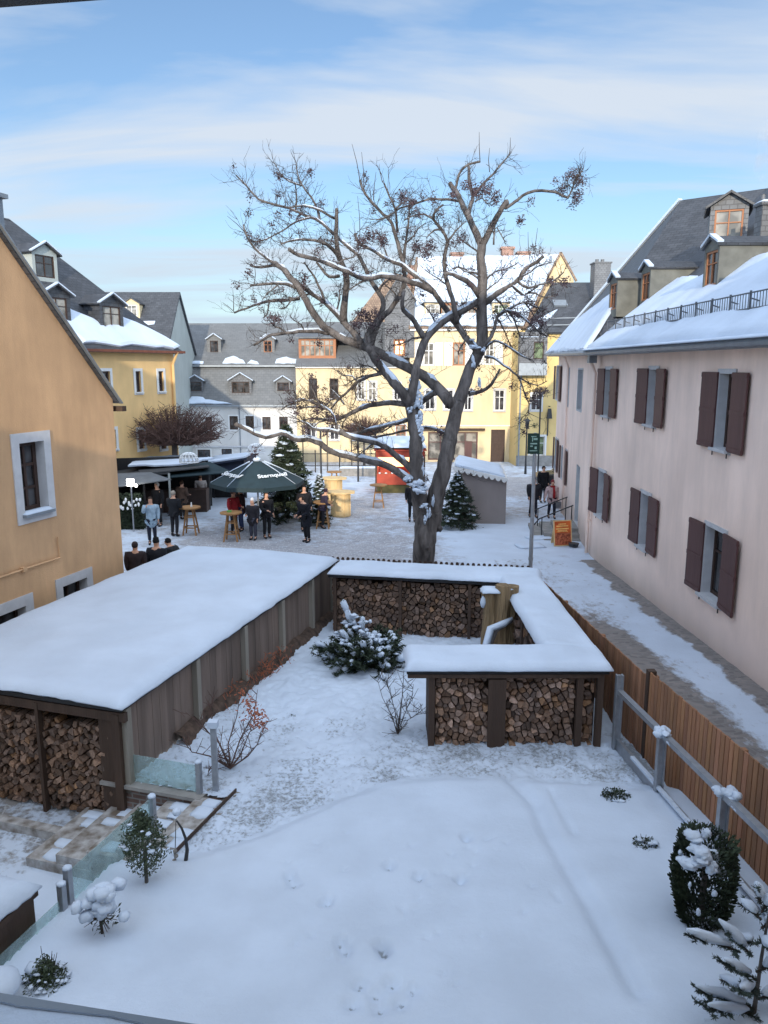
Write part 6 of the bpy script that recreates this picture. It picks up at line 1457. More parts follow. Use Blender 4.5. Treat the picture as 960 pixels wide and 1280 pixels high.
for i in range(n_+1):
    w_ = 1.3+7.1*i/n_; wd = .24+.14*nz(w_, 4, 1, 1.4); z_ = gz(shed(0, w_).y)
    vs += [shed(.0, w_, z_+.26+.05*nz(w_, 1, 1, 3)), shed(wd*.5, w_, z_+.2+.05*nz(w_, 2, 2, 4)), shed(wd, w_, z_+.02)]
bed.smooth = True; bed.add(vs, [(3*i+j, 3*i+3+j, 3*i+4+j, 3*i+1+j) for i in range(n_) for j in (0, 1)]); tag(bed.build('flower_bed', M_DIRT, base=(0, 0, 0)), kind='structure')
# small conical evergreen
c = gnd(184, 1120); t = thing('small_evergreen', 'small trimmed dark evergreen tree on a thin stem by the stairs', 'evergreen', c)
tz = atY(184, 1012, c.y).z; bz = atY(184, 1085, c.y).z; ctr = V(c.x, c.y, (tz*.42+bz*.58)); b = MB(); b.tube([c, V(c.x+.01, c.y, ctr.z)], .022, 7); b.build('stem', M_BARK, t)
hz_ = (tz-bz)/2; f = MB(); leafball(f, ctr, .26, .24, hz_, 2600, rp_, .035, .3); leafball(f, ctr+V(-.02, 0, hz_*.75), .1, .1, hz_*.45, 700, rp_, .035, .2); f.build('foliage', M_BOX, t)
s = MB(); snowlumps(s, ctr, .24, .24, hz_, 26, rp_, .022, -.3, 1); s.build('snow', M_SNOW, t, smooth=True)
# snow-laden standard rose
c = gnd(131, 1185); t = thing('standard_rose', 'small standard rose buried under a big ball of snow, on a thin stem', 'rose bush', c); tz = atY(131, 1105, c.y).z
b = MB(); b.tube([c, V(c.x-.03, c.y, lerp(c.z, tz, .55))], .017, 6)
for i in range(40): o = V(c.x-.02, c.y, lerp(c.z, tz, .5)); d = V(rp_.uniform(-1, 1), rp_.uniform(-1, 1), rp_.uniform(-.5, .5)).normalized()*rp_.uniform(.1, .24); b.tube([o, o+d], [.006, .003], 3)
b.build('stem', M_TWIG, t); f = MB(); leafball(f, (c.x-.02, c.y, lerp(c.z, tz, .5)), .2, .2, .08, 90, rp_, .05); f.build('leaves', M_CON, t)
s = MB(); z_ = lerp(c.z, tz, .72); [s.ball((c.x+.02+rp_.gauss(0, .05+.06*k_), c.y+rp_.gauss(0, .04+.05*k_), z_+.14-.26*k_+rp_.uniform(-.02, .02)), (rp_.uniform(.055, .1), rp_.uniform(.055, .1), rp_.uniform(.045, .075)), 10, 7, .16, rp_) for k_ in [q_/26 for q_ in range(27)]]; s.build('snow', M_SNOW, t, smooth=True)
# rounded evergreen shrub bottom left
c = gnd(60, 1247); t = thing('evergreen_shrub', 'squat dark evergreen shrub with a spiky top near the bottom left corner', 'shrub', c)
f = MB(); ctr = c+V(0, 0, .14); leafball(f, ctr, .23, .2, .19, 2200, rp_, .035, .3); leafball(f, ctr+V(.0, 0, .17), .1, .1, .14, 500, rp_, .035, .2); f.build('foliage', M_BOX, t); b = MB()
for i in range(9): b.tube([c, c+V(rp_.uniform(-.08, .1), rp_.uniform(-.08, .08), rp_.uniform(.38, .5))], [.008, .003], 3)
b.build('stems', M_TWIG, t); s = MB(); snowlumps(s, ctr, .22, .2, .2, 60, rp_, .017, .0, 1); s.ball(ctr+V(-.12, .05, .14), (.1, .08, .06), 10, 7, .1, rp_); s.build('snow', M_SNOW, t, smooth=True)
# dark curved garden ornament
c = gnd(226, 1090); y0 = c.y; t = thing('garden_ornament', 'dark curved metal garden ornament with a hanging chain beside the small evergreen', 'ornament', c); b = MB()
P = [atY(x, y, y0) for x, y in ((219, 1094), (226, 1088), (232, 1078), (234, 1062), (232, 1048), (227, 1035), (221, 1026))]; b.tube(P, [.03, .028, .026, .022, .018, .014, .01], 8); b.tube([atY(x, y, y0-.03) for x, y in ((221, 1092), (230, 1082), (241, 1078))], [.03, .02, .012], 6); b.tube([atY(x, y, y0+.04) for x, y in ((214, 1096), (224, 1088), (236, 1084))], [.012, .03, .012], 6); b.build('body', M_DARKM, t, smooth=True)
b = MB(); b.tube([atY(220, 1024, y0), atY(219, 1060, y0)], .005, 5); b.build('chain', M_DARKM, t); b = MB()
for q, (x, y) in enumerate(((219, 1064), (220, 1070), (218, 1076))): b.ball(atY(x, y, y0), .028, 8, 6)
b.build('pendant', M_STONE, t); b = MB(); b.ball(atY(221, 1015, y0), (.055, .055, .045), 10, 7, .05, rp_); b.ball(atY(231, 1083, y0-.06), (.05, .05, .05), 9, 6, .15, rp_); b.build('snow', M_SNOW, t, smooth=True)
# small shrubs on the right
for x, y, rx, n, lab in ((769, 1010, .22, 1500, 'low dark green shrub half buried in snow, nearer the back of the lawn at right'), (804, 1072, .17, 620, 'tiny leafy shrub poking out of the snow between the larger ones at right')):
    c = gnd(x, y)+V(0, 0, .06); t = thing('small_shrub', lab, 'shrub', c); f = MB(); leafball(f, c+V(0, 0, .08), rx, rx*.8, .13, n, rp_, .04, .25); f.build('foliage', M_CON, t)
    b = MB()
    for i in range(7): b.tube([c, c+V(rp_.uniform(-1, 1)*rx, rp_.uniform(-.1, .1), rp_.uniform(.1, .25))], [.007, .003], 3)
    b.build('stems', M_TWIG, t); s = MB(); snowlumps(s, c+V(.05, 0, .06), rx, rx*.8, .13, 9, rp_, .035, .2, 1); s.ball(c+V(rx*.75, -.03, .05), (.1, .09, .07), 10, 7, .1, rp_); s.build('snow', M_SNOW, t, smooth=True)
# thuja
c = gnd(874, 1166); t = thing('thuja_shrub', 'stout dark thuja shrub under heavy snow, growing by the steel railing', 'thuja', c); tz = atY(878, 1038, c.y).z; hh = tz-c.z
f = MB(); ctr = c+V(.0, 0, hh*.46)
for i in range(6500):
    z = rp_.random(); a = rp_.uniform(0, 6.28); r_ = (.17+.2*math.sin(min(1, z*1.15)*2.2))*(1+.12*noise.noise(V(math.cos(a)*1.5, math.sin(a)*1.5, z*4)))*(.72+.28*rp_.random()); p = c+V(math.cos(a)*r_*.88, math.sin(a)*r_*.88, .03+z*hh*.9); u = V(math.cos(a)*.5+rp_.uniform(-.5, .5), math.sin(a)*.5+rp_.uniform(-.5, .5), rp_.uniform(.2, 1)).normalized()*.045; v = u.orthogonal().normalized()*.013; f.quad(p-v, p+v, p+u+v*.4, p+u-v*.4)
f.build('foliage', M_CON, t); b = MB(); b.tube([c-V(0, 0, .05), c+V(0, 0, hh*.8)], [.05, .02], 7); b.build('trunk', M_BARK, t)
s = MB(); y_ = c.y
for x, y, rx, rz, o in ((868, 1078, 14, 8, -.2), (880, 1070, 16, 9, -.22), (868, 1046, 12, 6, 0), (880, 1042, 8, 7, 0), (893, 1068, 9, 10, -.1), (898, 1084, 6, 14, -.15), (903, 1092, 7, 8, -.05), (858, 1076, 9, 5, -.1), (874, 1062, 12, 7, -.1), (888, 1085, 8, 8, -.25), (873, 1140, 3, 6, -.36), (862, 1106, 2, 4, -.36), (893, 1116, 3, 5, -.3), (852, 1067, 5, 5, 0)):
    k = y_/960/.89; q_ = atY(x, y, y_+o-.07)
    for _ in range(4): s.ball(q_+V(rp_.uniform(-.5, .5)*rx*k, rp_.uniform(-.3, .3)*rx*k, rp_.uniform(-.4, .4)*rz*k), (rx*k*rp_.uniform(.5, .85), rx*k*.6, rz*k*rp_.uniform(.45, .75)), 10, 7, .28, rp_)
s.build('snow', M_SNOW, t, smooth=True)
# fir, bottom right
c = gnd(937, 1285); c = V(c.x+.02, c.y, c.z); t = thing('young_fir', 'young fir with long snowy boughs in the bottom right corner', 'fir', c); tz = atY(950, 1105, c.y).z
b = MB(); b.tube([c, V(c.x+.02, c.y, lerp(c.z, tz, .5)), V(c.x+.06, c.y, tz)], [.022, .015, .006], 7); b.build('trunk', M_BARK, t)
f = MB(); s = MB(); br = MB(); bgs = [((858, 1168), (925, 1190), -.1), ((898, 1155), (940, 1195), .0), ((905, 1205), (945, 1225), -.25), ((870, 1238), (945, 1262), -.2), ((885, 1262), (945, 1268), -.35), ((975, 1150), (952, 1160), .1), ((925, 1130), (952, 1150), .15), ((990, 1200), (945, 1215), -.1), ((985, 1240), (944, 1250), .1), ((925, 1240), (944, 1235), -.4), ((945, 1108), (951, 1130), 0), ((915, 1175), (946, 1180), .3), ((968, 1120), (952, 1140), 0), ((900, 1225), (945, 1240), .3), ((965, 1190), (950, 1175), -.3), ((880, 1280), (945, 1290), -.1), ((920, 1275), (945, 1285), .3)]
for (x0, y0), (x1, y1), o in bgs:
    e1 = atY(x0, y0, c.y+o); e0_ = atY(x1, y1, c.y); d = (e1-e0_); l = d.length; d.normalize(); br.tube([e0_, e0_.lerp(e1, .5)+V(0, 0, .02), e1], [.012, .008, .004], 5)
    needles(f, e0_, d, l, int(420*l), rp_, .006, .04)
    for k in range(int(l*16)):
        q = e0_.lerp(e1, rp_.random()); sd = (d*.7+V(-d.y, d.x, 0)*rp_.choice((-1, 1))+V(0, 0, rp_.uniform(-.1, .1))).normalized(); sl_ = rp_.uniform(.06, .16); needles(f, q, sd, sl_, int(300*sl_), rp_, .006, .035)
    P = [e0_.lerp(e1, k/5)+V(0, 0, .045+.01*rp_.random()) for k in range(1, 6)]; s.tube(P, [.02, .035+.02*rp_.random(), .045, .035, .012], 8, jit=.32, rn=rp_)
f.build('needles', M_CON2, t); br.build('boughs', M_TWIG, t); s.build('snow', M_SNOW, t, smooth=True)
# dry twigs and stones poking out of the lawn edge
for (x, y, lab) in ((486, 1268, 'small dark clod in the footprints at the bottom centre'), (366, 899, 'small dark green tuft poking out of the snow right of the rusty shrub')):
    c = gnd(x, y)+V(0, 0, .04); b = MB(); leafball(b, c, .05, .05, .05, 160, rp_, .025, .1); tag(b.build('grass_tuft', M_CON), lab, 'tuft')
# globe tree by the yellow house
c = gnd(219, 612); GY = 38.0; c = V((219-480)/960/.995*GY, GY, gz(GY)); ctr = atY(219, 537, GY)
t = thing('globe_tree', 'bare globe-shaped tree with dense brown twigs before the yellow house', 'tree', c); b = MB(); b.tube([c, V(c.x, GY, ctr.z-.8), ctr], [.17, .14, .1], 8); b.build('trunk', M_BARK, t)
b = MB(); rg = random.Random(9)
for i in range(420):
    a = rg.uniform(0, 6.28); e = rg.uniform(-.42, 1); q = math.sqrt(max(0, 1-e*e)); k = rg.uniform(.75, 1.08); tip_ = ctr+V(math.cos(a)*2.42*q, math.sin(a)*2.2*q, e*1.22)*k; o = V(ctr.x, GY, ctr.z-.75)
    m = o.lerp(tip_, .5)+V(rg.uniform(-.1, .1), rg.uniform(-.1, .1), -.1); b.tube([o, m, tip_], [.03, .018, .008], 3, cap=False)
    for j in range(6):
        q0 = m.lerp(tip_, rg.uniform(.1, 1)); d = V(rg.uniform(-1, 1), rg.uniform(-1, 1), rg.uniform(-.5, 1)).normalized()*rg.uniform(.2, .5); b.tube([q0, q0+d], [.013, .008], 3, cap=False)
b.build('crown', M_RTWIG, t)
conifer('christmas_tree', 'tall snowy fir standing right behind the green parasol', V(-4.2, 33, gz(33)), 4.05, 1.55, random.Random(4), dens=1.9, snowf=.3, ln=.2, cat='fir tree', lw=.02)
conifer('christmas_tree', 'dark snow-flecked fir leaning against the white-roofed tent, behind the big trunk', V(3.0, 30.9, gz(31)), 2.2, 1.05, random.Random(6), dens=1.1, snowf=.7, ln=.16, cat='fir tree', lw=.02)
q = atY(398, 600, 31); conifer('snowy_shrub', 'small conifer buried in snow behind the dark clad people at centre left', V(q.x, 31.5, gz(31)), 2.1, .55, random.Random(8), dens=.8, snowf=1.0, ln=.12, cat='conifer')
q = atY(455, 535, 53); t = thing('street_tree', 'small bare brown crowned tree in front of the cream house', 'tree', V(q.x, 53, gz(53))); b = MB(); b.tube([V(q.x, 53, gz(53)), V(q.x, 53, q.z-.6)], [.1, .07], 7); b.build('trunk', M_BARK, t)
b = MB()
for i in range(260):
    a = rg.uniform(0, 6.28); e = rg.uniform(-.3, 1); k = math.sqrt(1-e*e); tip_ = V(q.x, 53, q.z)+V(math.cos(a)*1.6*k, math.sin(a)*1.4*k, e*.85); o = V(q.x, 53, q.z-.65); b.tube([o, tip_], [.02, .012], 3, cap=False); d = V(rg.uniform(-1, 1), 0, rg.uniform(-.4, 1)).normalized()*.35; b.tube([o.lerp(tip_, .7), o.lerp(tip_, .7)+d], [.014, .01], 3, cap=False)
b.build('crown', M_RTWIG, t)
# ================================================================== PEOPLE
CLOTH = {}
def cloth(rgb):
    k = tuple(rgb)
    if k not in CLOTH: CLOTH[k] = mat('fabric_%d_%d_%d' % k, srgb(*k), .9, .22, 9, .3, 40)
    return CLOTH[k]
def skinobj(name, verts, edges, rad, m, parent, base, rot, sub=1):
    me = bpy.data.meshes.new(name); me.from_pydata([tuple(rot @ Vector(v)) for v in verts], edges, []); me.materials.append(m)
    o = bpy.data.objects.new(name, me); COL.objects.link(o); o.parent = parent; o['_w'] = list(base)
    md = o.modifiers.new('skin', 'SKIN'); md.use_smooth_shade = True
    if not me.skin_vertices: return o
    sv = me.skin_vertices[0].data
    for i, r in enumerate(rad):
        sv[i].radius = r if isinstance(r, (tuple, list)) else (r, r); sv[i].use_root = (i == 0)
    ss = o.modifiers.new('sub', 'SUBSURF'); ss.levels = sub; ss.render_levels = sub
    return o
def person(label, foot, h=1.74, face=0, coat=(30, 30, 36), legs=(28, 28, 34), hat=None, hair=(40, 30, 25), coatlen=.34, arms=(None, None), lean=0, stride=.0, scarf=None, bag=None, hood=False, group=None, width=1.18, hands=True):
    k = h/1.75; foot = Vector(foot); t = thing('person', label, 'person', foot, group); rot = Matrix.Rotation(R(face), 3, 'Z')@Matrix.Scale(k, 3)
    def ln(v):   # lean the upper body forward (towards -Y)
        v = Vector(v); 
        if v.z < .93 or not lean: return v
        q = Matrix.Rotation(R(lean), 3, 'X')@(v-Vector((0, 0, .93))); return q+Vector((0, 0, .93))
    A = []
    for s in (-1, 1):
        a = arms[0 if s < 0 else 1] or ((s*.25, .02, 1.17), (s*.25, -.06, .93)); A.append((Vector((s*.19*width, 0, 1.42)), Vector(a[0]), Vector(a[1])))
    f0 = stride
    leg = lambda s: [(s*.09, 0, .9), (s*.10, -.02-s*f0*.5, .5), (s*.1, .02-s*f0, .1), (s*.1, -.12-s*f0, .04)]
    Vb = [ln((0, 0, .95)), ln((0, 0, 1.18)), ln((0, 0, 1.40)), ln((0, -.01, 1.52)), ln((0, -.02, 1.60)), ln((0, -.02, 1.67)), ln((0, -.01, 1.72))]
    rb = [(.12, .1), (.13, .1), (.15, .1), .055, (.078, .09), (.082, .095), (.055, .065)]
    E = [(i, i+1) for i in range(6)]
    for (sh, el, wr) in A:
        o = len(Vb); Vb += [ln(sh), ln(el), ln(wr)]; rb += [.06, .042, .028]; E += [(2, o), (o, o+1), (o+1, o+2)]
        d = (Vector(Vb[-1])-Vector(Vb[-2])).normalized(); Vb += [Vector(Vb[-1])+d*.07]; rb += [(.035, .022)]; E += [(o+2, o+3)]
    for s in (-1, 1):
        o = len(Vb); Vb += [Vector(q) for q in leg(s)]; rb += [.085, .058, .038, .035]; E += [(0, o), (o, o+1), (o+1, o+2), (o+2, o+3)]
    body = skinobj('body', Vb, E, rb, M_SKIN, t, foot, rot)
    # coat
    W_ = width
    low = .95-coatlen
    Vc = [ln((0, 0, 1.0)), ln((0, 0, 1.2)), ln((0, 0, 1.40)), ln((0, 0, 1.47)), Vector((0, 0, .93)), Vector((0, 0, low))]; rc = [(.175*W_, .14), (.175*W_, .14), (.185*W_, .13), (.09, .09), (.185*W_, .15), (.19*W_, .155)]; E = [(0, 1), (1, 2), (2, 3), (0, 4), (4, 5)]
    for (sh, el, wr) in A:
        o = len(Vc); Vc += [ln(sh), ln(el), ln(wr)]; rc += [.082*W_, .066*W_, .052]; E += [(2, o), (o, o+1), (o+1, o+2)]
    skinobj('coat', Vc, E, rc, cloth(coat), t, foot, rot)
    Vt = [(0, 0, .95)]; rt_ = [(.15, .12)]; E = []
    for s in (-1, 1):
        o = len(Vt); L4 = leg(s); Vt += [L4[0], L4[1], (L4[2][0], L4[2][1], .14)]; rt_ += [.095, .075, .06]; E += [(0, o), (o, o+1), (o+1, o+2)]
    skinobj('trousers', Vt, E, rt_, cloth(legs), t, foot, rot)
    for s in (-1, 1):
        L4 = leg(s); skinobj('boot', [(L4[2][0], L4[2][1], .17), (L4[2][0], L4[2][1]+.01, .06), (L4[3][0], L4[3][1]-.03, .045)], [(0, 1), (1, 2)], [.055, .055, .045], M_BLACK, t, foot, rot)
    hd = ln((0, -.02, 1.655)); b = MB()
    hx = lambda v: foot+rot@Vector(v)
    c = hd+Vector((0, .018, .028)); rr = (.09, .104, .1)
    o0 = len(b.v)
    b.smooth = True; b.ball((0, 0, 0), rr, 12, 8, .03, rp_)
    keep = []
    for f in b.f:
        m = sum((b.v[i] for i in f), Vector())/len(f)
        if not (m.y < -.055 and m.z < .035) and m.z > (-.1 if not hat else -.02): keep.append(f)
    if hood: keep = [f for f in b.f if not (sum((b.v[i] for i in f), Vector()).y/len(f) < -.07)]
    b.f = keep; b.m = [0]*len(keep); b.c = [(1, 1, 1)]*len(keep); b.sm = [True]*len(keep)
    b.v = [hx(v+c) for v in b.v]; b.build('hair' if not (hat or hood) else 'hat' if hat else 'hood', cloth(hat or (coat if hood else hair)), t)
    if hat:
        b = MB(); b.smooth = True; b.ball(hx(c+Vector((0, 0, .075))), (.085*k, .09*k, .055*k), 10, 6); b.ball(hx(c+Vector((0, 0, .135))), .028*k, 8, 5); b.build('hat_top', cloth(hat), t)
    # face: nose, eyes, mouth
    b = MB(); b.smooth = True; b.ball(hx(hd+Vector((0, -.098, -.012))), (.012, .016, .02), 6, 5); b.build('nose', M_SKIN, body)
    for s in (-1, 1): b = MB(); b.ball(hx(hd+Vector((s*.032, -.088, .018))), .009, 6, 4); b.build('eye', M_BLACK, body)
    b = MB(); b.box(hx(hd+Vector((0, -.09, -.052))), (.04, .006, .008), rot@Vector((1, 0, 0))/k, rot@Vector((0, 1, 0))/k); b.build('mouth', cloth((130, 70, 66)), body)
    # fingers and thumb
    for (sh, el, wr), s in zip(A, (-1, 1)):
        w0 = ln(wr); d = (w0-ln(el)).normalized(); side = Vector((0, 1, 0)); side = (side-d*side.dot(d)).normalized(); pn = d.cross(side)*s; b = MB(); b.smooth = True
        for j, l_ in enumerate((.062, .072, .067, .052)):
            p0 = w0+d*.085+side*(.026-.0175*j)*-1; b.tube([hx(p0), hx(p0+d*l_*.5+pn*.008), hx(p0+d*l_*.85+pn*.03)], [.0088*k, .008*k, .006*k], 5)
        p0 = w0+d*.035-side*.03; b.tube([hx(p0), hx(p0+d*.03-side*.02), hx(p0+d*.055-side*.02+pn*.01)], [.011*k, .0095*k, .007*k], 5)
        b.build('fingers', M_SKIN, body)
    if scarf:
        b = MB(); b.smooth = True; n_ = ln((0, -.01, 1.5)); b.tube([hx(n_+Vector((math.cos(a)*.085, math.sin(a)*.085-.0, .01*math.sin(3*a)))) for a in [i*math.pi/5 for i in range(11)]], .042*k, 7)
        b.tube([hx(n_+Vector((.02, -.1, -.02))), hx(n_+Vector((.04, -.17, -.25))), hx(n_+Vector((.03, -.17, -.52)))], [.045*k, .06*k, .065*k], 6); b.build('scarf', cloth(scarf), t)
    if bag:
        w0 = ln(A[1][2]); b = MB(); p = hx(w0+Vector((.03, 0, -.3))); b.box(p, (.26, .1, .3), rot@Vector((1, 0, 0)), rot@Vector((0, 1, 0))); b.tube([hx(w0+Vector((-.06, 0, -.15))), hx(w0), hx(w0+Vector((.1, 0, -.15)))], .01, 5)
        tag(b.build('hand_bag', cloth(bag), base=p-V(0, 0, .15)), 'soft bag hanging from the hand of the %s' % ('red scarfed walker' if scarf else 'dark walker'), 'bag')
    return t
UP = lambda s: ((s*.26, -.06, 1.2), (s*.12, -.24, 1.46))       # hand to the mouth
FWD = lambda s: ((s*.24, -.05, 1.15), (s*.14, -.3, 1.12))
def G(x, y, Y=None):
    p = gnd(x, y)
    if Y: p = V((x-480)/960/.985*Y, Y, gz(Y))
    return p
person('person in a light blue jacket raising a cup beside the dark stall', G(191, 681), 1.76, 10, (150, 172, 188), (30, 34, 48), coatlen=.36, arms=(UP(-1), None), hair=(50, 36, 28))
person('person in black with a bright bag at the chest, beside the left wooden table', G(219, 671), 1.78, 160, (26, 27, 32), (30, 30, 36), coatlen=.16, arms=(FWD(-1), FWD(1)), hair=(150, 140, 128))
person('grey haired person in a long black coat under the dark stall canopy', G(199, 658), 1.82, -30, (20, 20, 24), (26, 26, 30), coatlen=.45, hair=(168, 160, 150))
person('person in a brown jacket at the stall counter, seen from behind', G(229, 650), 1.7, 150, (84, 66, 56), (40, 36, 36), coatlen=.3, width=1.3, arms=(FWD(-1), None), hair=(70, 50, 38))
person('person in a pale grey coat at the far end of the stalls', G(252, 637), 1.62, 200, (176, 168, 164), (52, 44, 42), coatlen=.25, hair=(90, 66, 48))
person('person in a red jacket under the green parasol', G(293, 668), 1.74, 60, (140, 30, 36), (34, 34, 40), coatlen=.3, hair=(70, 46, 36), arms=(None, FWD(1)))
person('person in a dark coat standing right next to the red jacket', G(302, 664), 1.8, -60, (52, 34, 36), (50, 62, 96), coatlen=.35, hair=(52, 36, 30), arms=(FWD(-1), None))
person('smaller person with a white bobble hat and dark coat under the parasol', G(317, 675), 1.56, -20, (40, 38, 44), (60, 62, 74), hat=(205, 205, 205), coatlen=.4, arms=(FWD(-1), None))
person('slim person in black standing upright at the right edge of the parasol', G(334, 673), 1.78, 40, (24, 24, 28), (22, 22, 26), coatlen=.18, hair=(60, 44, 36), arms=(FWD(-1), None))
person('stooping person in a long navy coat, head bent, right of the parasol', G(384, 678), 1.8, -50, (20, 22, 32), (20, 20, 26), coatlen=.42, lean=16, arms=(FWD(-1), FWD(1)), hair=(36, 28, 26), width=1.3)
person('person with a tall black hat right behind the stooping navy coat', G(381, 664), 1.84, 20, (22, 22, 28), (24, 24, 30), hat=(14, 14, 16), coatlen=.3)
person('person in a dark purple jacket leaning at the stool-like table beside the pine counter', G(403, 661), 1.66, 110, (46, 38, 56), (28, 28, 34), coatlen=.2, lean=14, arms=(FWD(-1), FWD(1)), hair=(70, 50, 60))
person('dark clad person half hidden behind the big tree trunk', G(515, 652), 1.75, 0, (26, 26, 30), (26, 26, 30), coatlen=.3)
person('person in a hooded dark brown coat, leftmost of the three behind the long shed', G(165, 738, 19.9), 1.66, 185, (52, 42, 44), (34, 32, 36), coatlen=.5, hood=True)
person('person in a black hat and dark coat, middle of the three behind the long shed', G(192, 735, 20.2), 1.7, 170, (30, 32, 40), (28, 28, 34), hat=(18, 18, 20), coatlen=.45)
person('dark clad person bending forward, rightmost of the three behind the long shed', G(219, 730, 20.9), 1.62, 250, (30, 32, 36), (28, 28, 34), coatlen=.25, lean=28, hair=(24, 20, 20), arms=(FWD(-1), FWD(1)))
person('walking person with a beige coat and red scarf on the snowy lane', G(689, 648), 1.66, 6, (186, 160, 156), (26, 28, 40), hat=(120, 50, 50), scarf=(142, 30, 32), coatlen=.32, stride=.13, bag=(110, 110, 112), arms=(((-.3, .02, 1.17), (-.36, -.08, .95)), None))
person('person in a dark padded jacket walking behind the sign pole', G(666, 647), 1.76, 15, (40, 40, 46), (30, 32, 42), coatlen=.15, stride=.1, hat=(30, 30, 34), width=1.35)
person('person in black standing farther off beside the parked car', G(678, 628), 1.8, 10, (18, 18, 22), (24, 24, 28), coatlen=.3)
# ================================================================== MARKET
def high_table(label, p, h=1.1, r=.42):
    t = thing('standing_table', label, 'table', p, 'wooden standing tables'); b = MB(); b.tube([p+V(0, 0, h-.05), p+V(0, 0, h)], r, 10); b.build('tabletop', M_TABLEW, t)
    for i in range(4):
        a = math.pi/4+i*math.pi/2; d = V(math.cos(a), math.sin(a), 0); b = MB(); b.bar(p+d*.16+V(0, 0, h-.05), p+d*.36, .055); b.build('leg', M_TABLEW, t)
    b = MB()
    for z, rr in ((.3, .31), (.72, .23)):
        for i in range(4):
            a = math.pi/4+i*math.pi/2; b.bar(p+V(math.cos(a)*rr, math.sin(a)*rr, z), p+V(math.cos(a+math.pi/2)*rr, math.sin(a+math.pi/2)*rr, z), .045)
    b.build('stretcher', M_TABLEW, t); return t
T0 = high_table('wooden standing table beside the dark stall, leftmost of the tables', G(239, 668))
for (x, y, lab) in ((290, 676, 'wooden standing table in front of the red jacketed person'), (404, 660, 'wooden standing table between the navy coat and the pine counter'), (473, 634, 'wooden standing table before the red stall'), (418, 614, 'small wooden standing table behind the nearer pine counter')):
    c = copy_tree(T0); c.location = G(x, y); c['label'] = lab
b = MB(); p = G(288, 676); b.tube([p+V(0, 0, 1.1), p+V(0, 0, 1.16)], .09, 8); tag(b.build('green_bowl', mat('green_plastic', (.12, .3, .08, 1), .5, .1, 3)), 'small green bowl on the second wooden table', 'bowl')
b = MB(); p = G(239, 668)+V(.06, 0, 0); b.tube([p+V(0, 0, 1.1), p+V(0, 0, 1.28)], [.04, .02], 7); tag(b.build('bottle', M_LETTER), 'pale bottle on the leftmost wooden table', 'bottle')
def counter(label, p, h, rb, rt__):
    t = thing('pine_counter', label, 'counter', p, 'pine counters on the square'); b = MB(); n = 8
    pts = [p+V(math.cos(a)*rb, math.sin(a)*rb, 0) for a in [math.pi/8+i*math.pi/4 for i in range(n)]]; b.prism(pts, (0, 0, h)); b.build('body', M_LIGHTW, t); b = MB()
    for i in range(28):
        a = 2*math.pi*i/28; k = rb*math.cos(math.pi/8)/math.cos((a % (math.pi/4))-math.pi/8); q = p+V(math.cos(a)*(k+.008), math.sin(a)*(k+.008), h/2); b.box(q, (.03, .16, h*.96), V(math.cos(a), math.sin(a), 0), V(-math.sin(a), math.cos(a), 0))
    b.build('slats', M_LIGHTW, t)
    pts = [p+V(math.cos(a)*rt__, math.sin(a)*rt__*.8, h) for a in [math.pi/8+i*math.pi/4 for i in range(n)]]; b = MB(); b.prism(pts, (0, 0, .07)); b.build('tabletop', M_LIGHTW, t)
counter('nearer eight-sided pine counter with a wide top on the square', G(426, 645), 1.05, .42, .68)
counter('farther eight-sided pine counter with a wide top, behind the other one', G(417, 616, 38), 1.15, .42, .72)
# parasol
pp_ = G(322, 665); pp_ = V(pp_.x, 30.3, gz(30.3)); UZ = atY(320, 575, 30.3).z; EZ = atY(320, 604, 30.3).z
t = thing('parasol', 'large dark green market parasol with white lettering', 'parasol', pp_)
b = MB(); b.tube([pp_, V(pp_.x, pp_.y, UZ)], .035, 8); b.box(pp_+V(0, 0, .05), (.6, .6, .1)); b.build('pole', M_METAL, t)
RU = 1.87; n = 8; ap = V(pp_.x, pp_.y, UZ); rim = [V(pp_.x+math.cos(a)*RU, pp_.y+math.sin(a)*RU, EZ+.07) for a in [math.pi/8*0+i*math.pi/4+.28 for i in range(n)]]
b = MB()
for i in range(n):
    a, c = rim[i], rim[(i+1) % n]; m = (a+c)/2+V(0, 0, -.02)
    A3 = ap.lerp(a, .5)+V(0, 0, .05); C3 = ap.lerp(c, .5)+V(0, 0, .05)
    b.quad(ap, A3, C3, ap+V(0, 0, .001)); b.quad(A3, a, c, C3); b.quad(a, c, c+V(0, 0, -.16), a+V(0, 0, -.16))
cp = b.build('canopy', M_CANG, t); mdf = cp.modifiers.new('thick', 'SOLIDIFY'); mdf.thickness = .012
b = MB()
for a in rim: b.bar(ap+V(0, 0, -.02), a+V(0, 0, -.03), .02)
b.build('ribs', M_METAL, t)
b = MB(); b.smooth = True; b.ball(ap+V(0, 0, .02), (.16, .16, .1), 10, 6, .08, rp_); b.build('snow_cap', M_SNOW, t)
b = MB()
for i in (4, 5, 7, 0):
    a = rim[i]; b.tube([ap.lerp(a, .15)+V(0, 0, .08), ap.lerp(a, .5)+V(0, 0, .075), ap.lerp(a, .98)+V(0, 0, .025)], [.03, .016, .01], 5)
b.build('snow', M_SNOW, t, smooth=True)
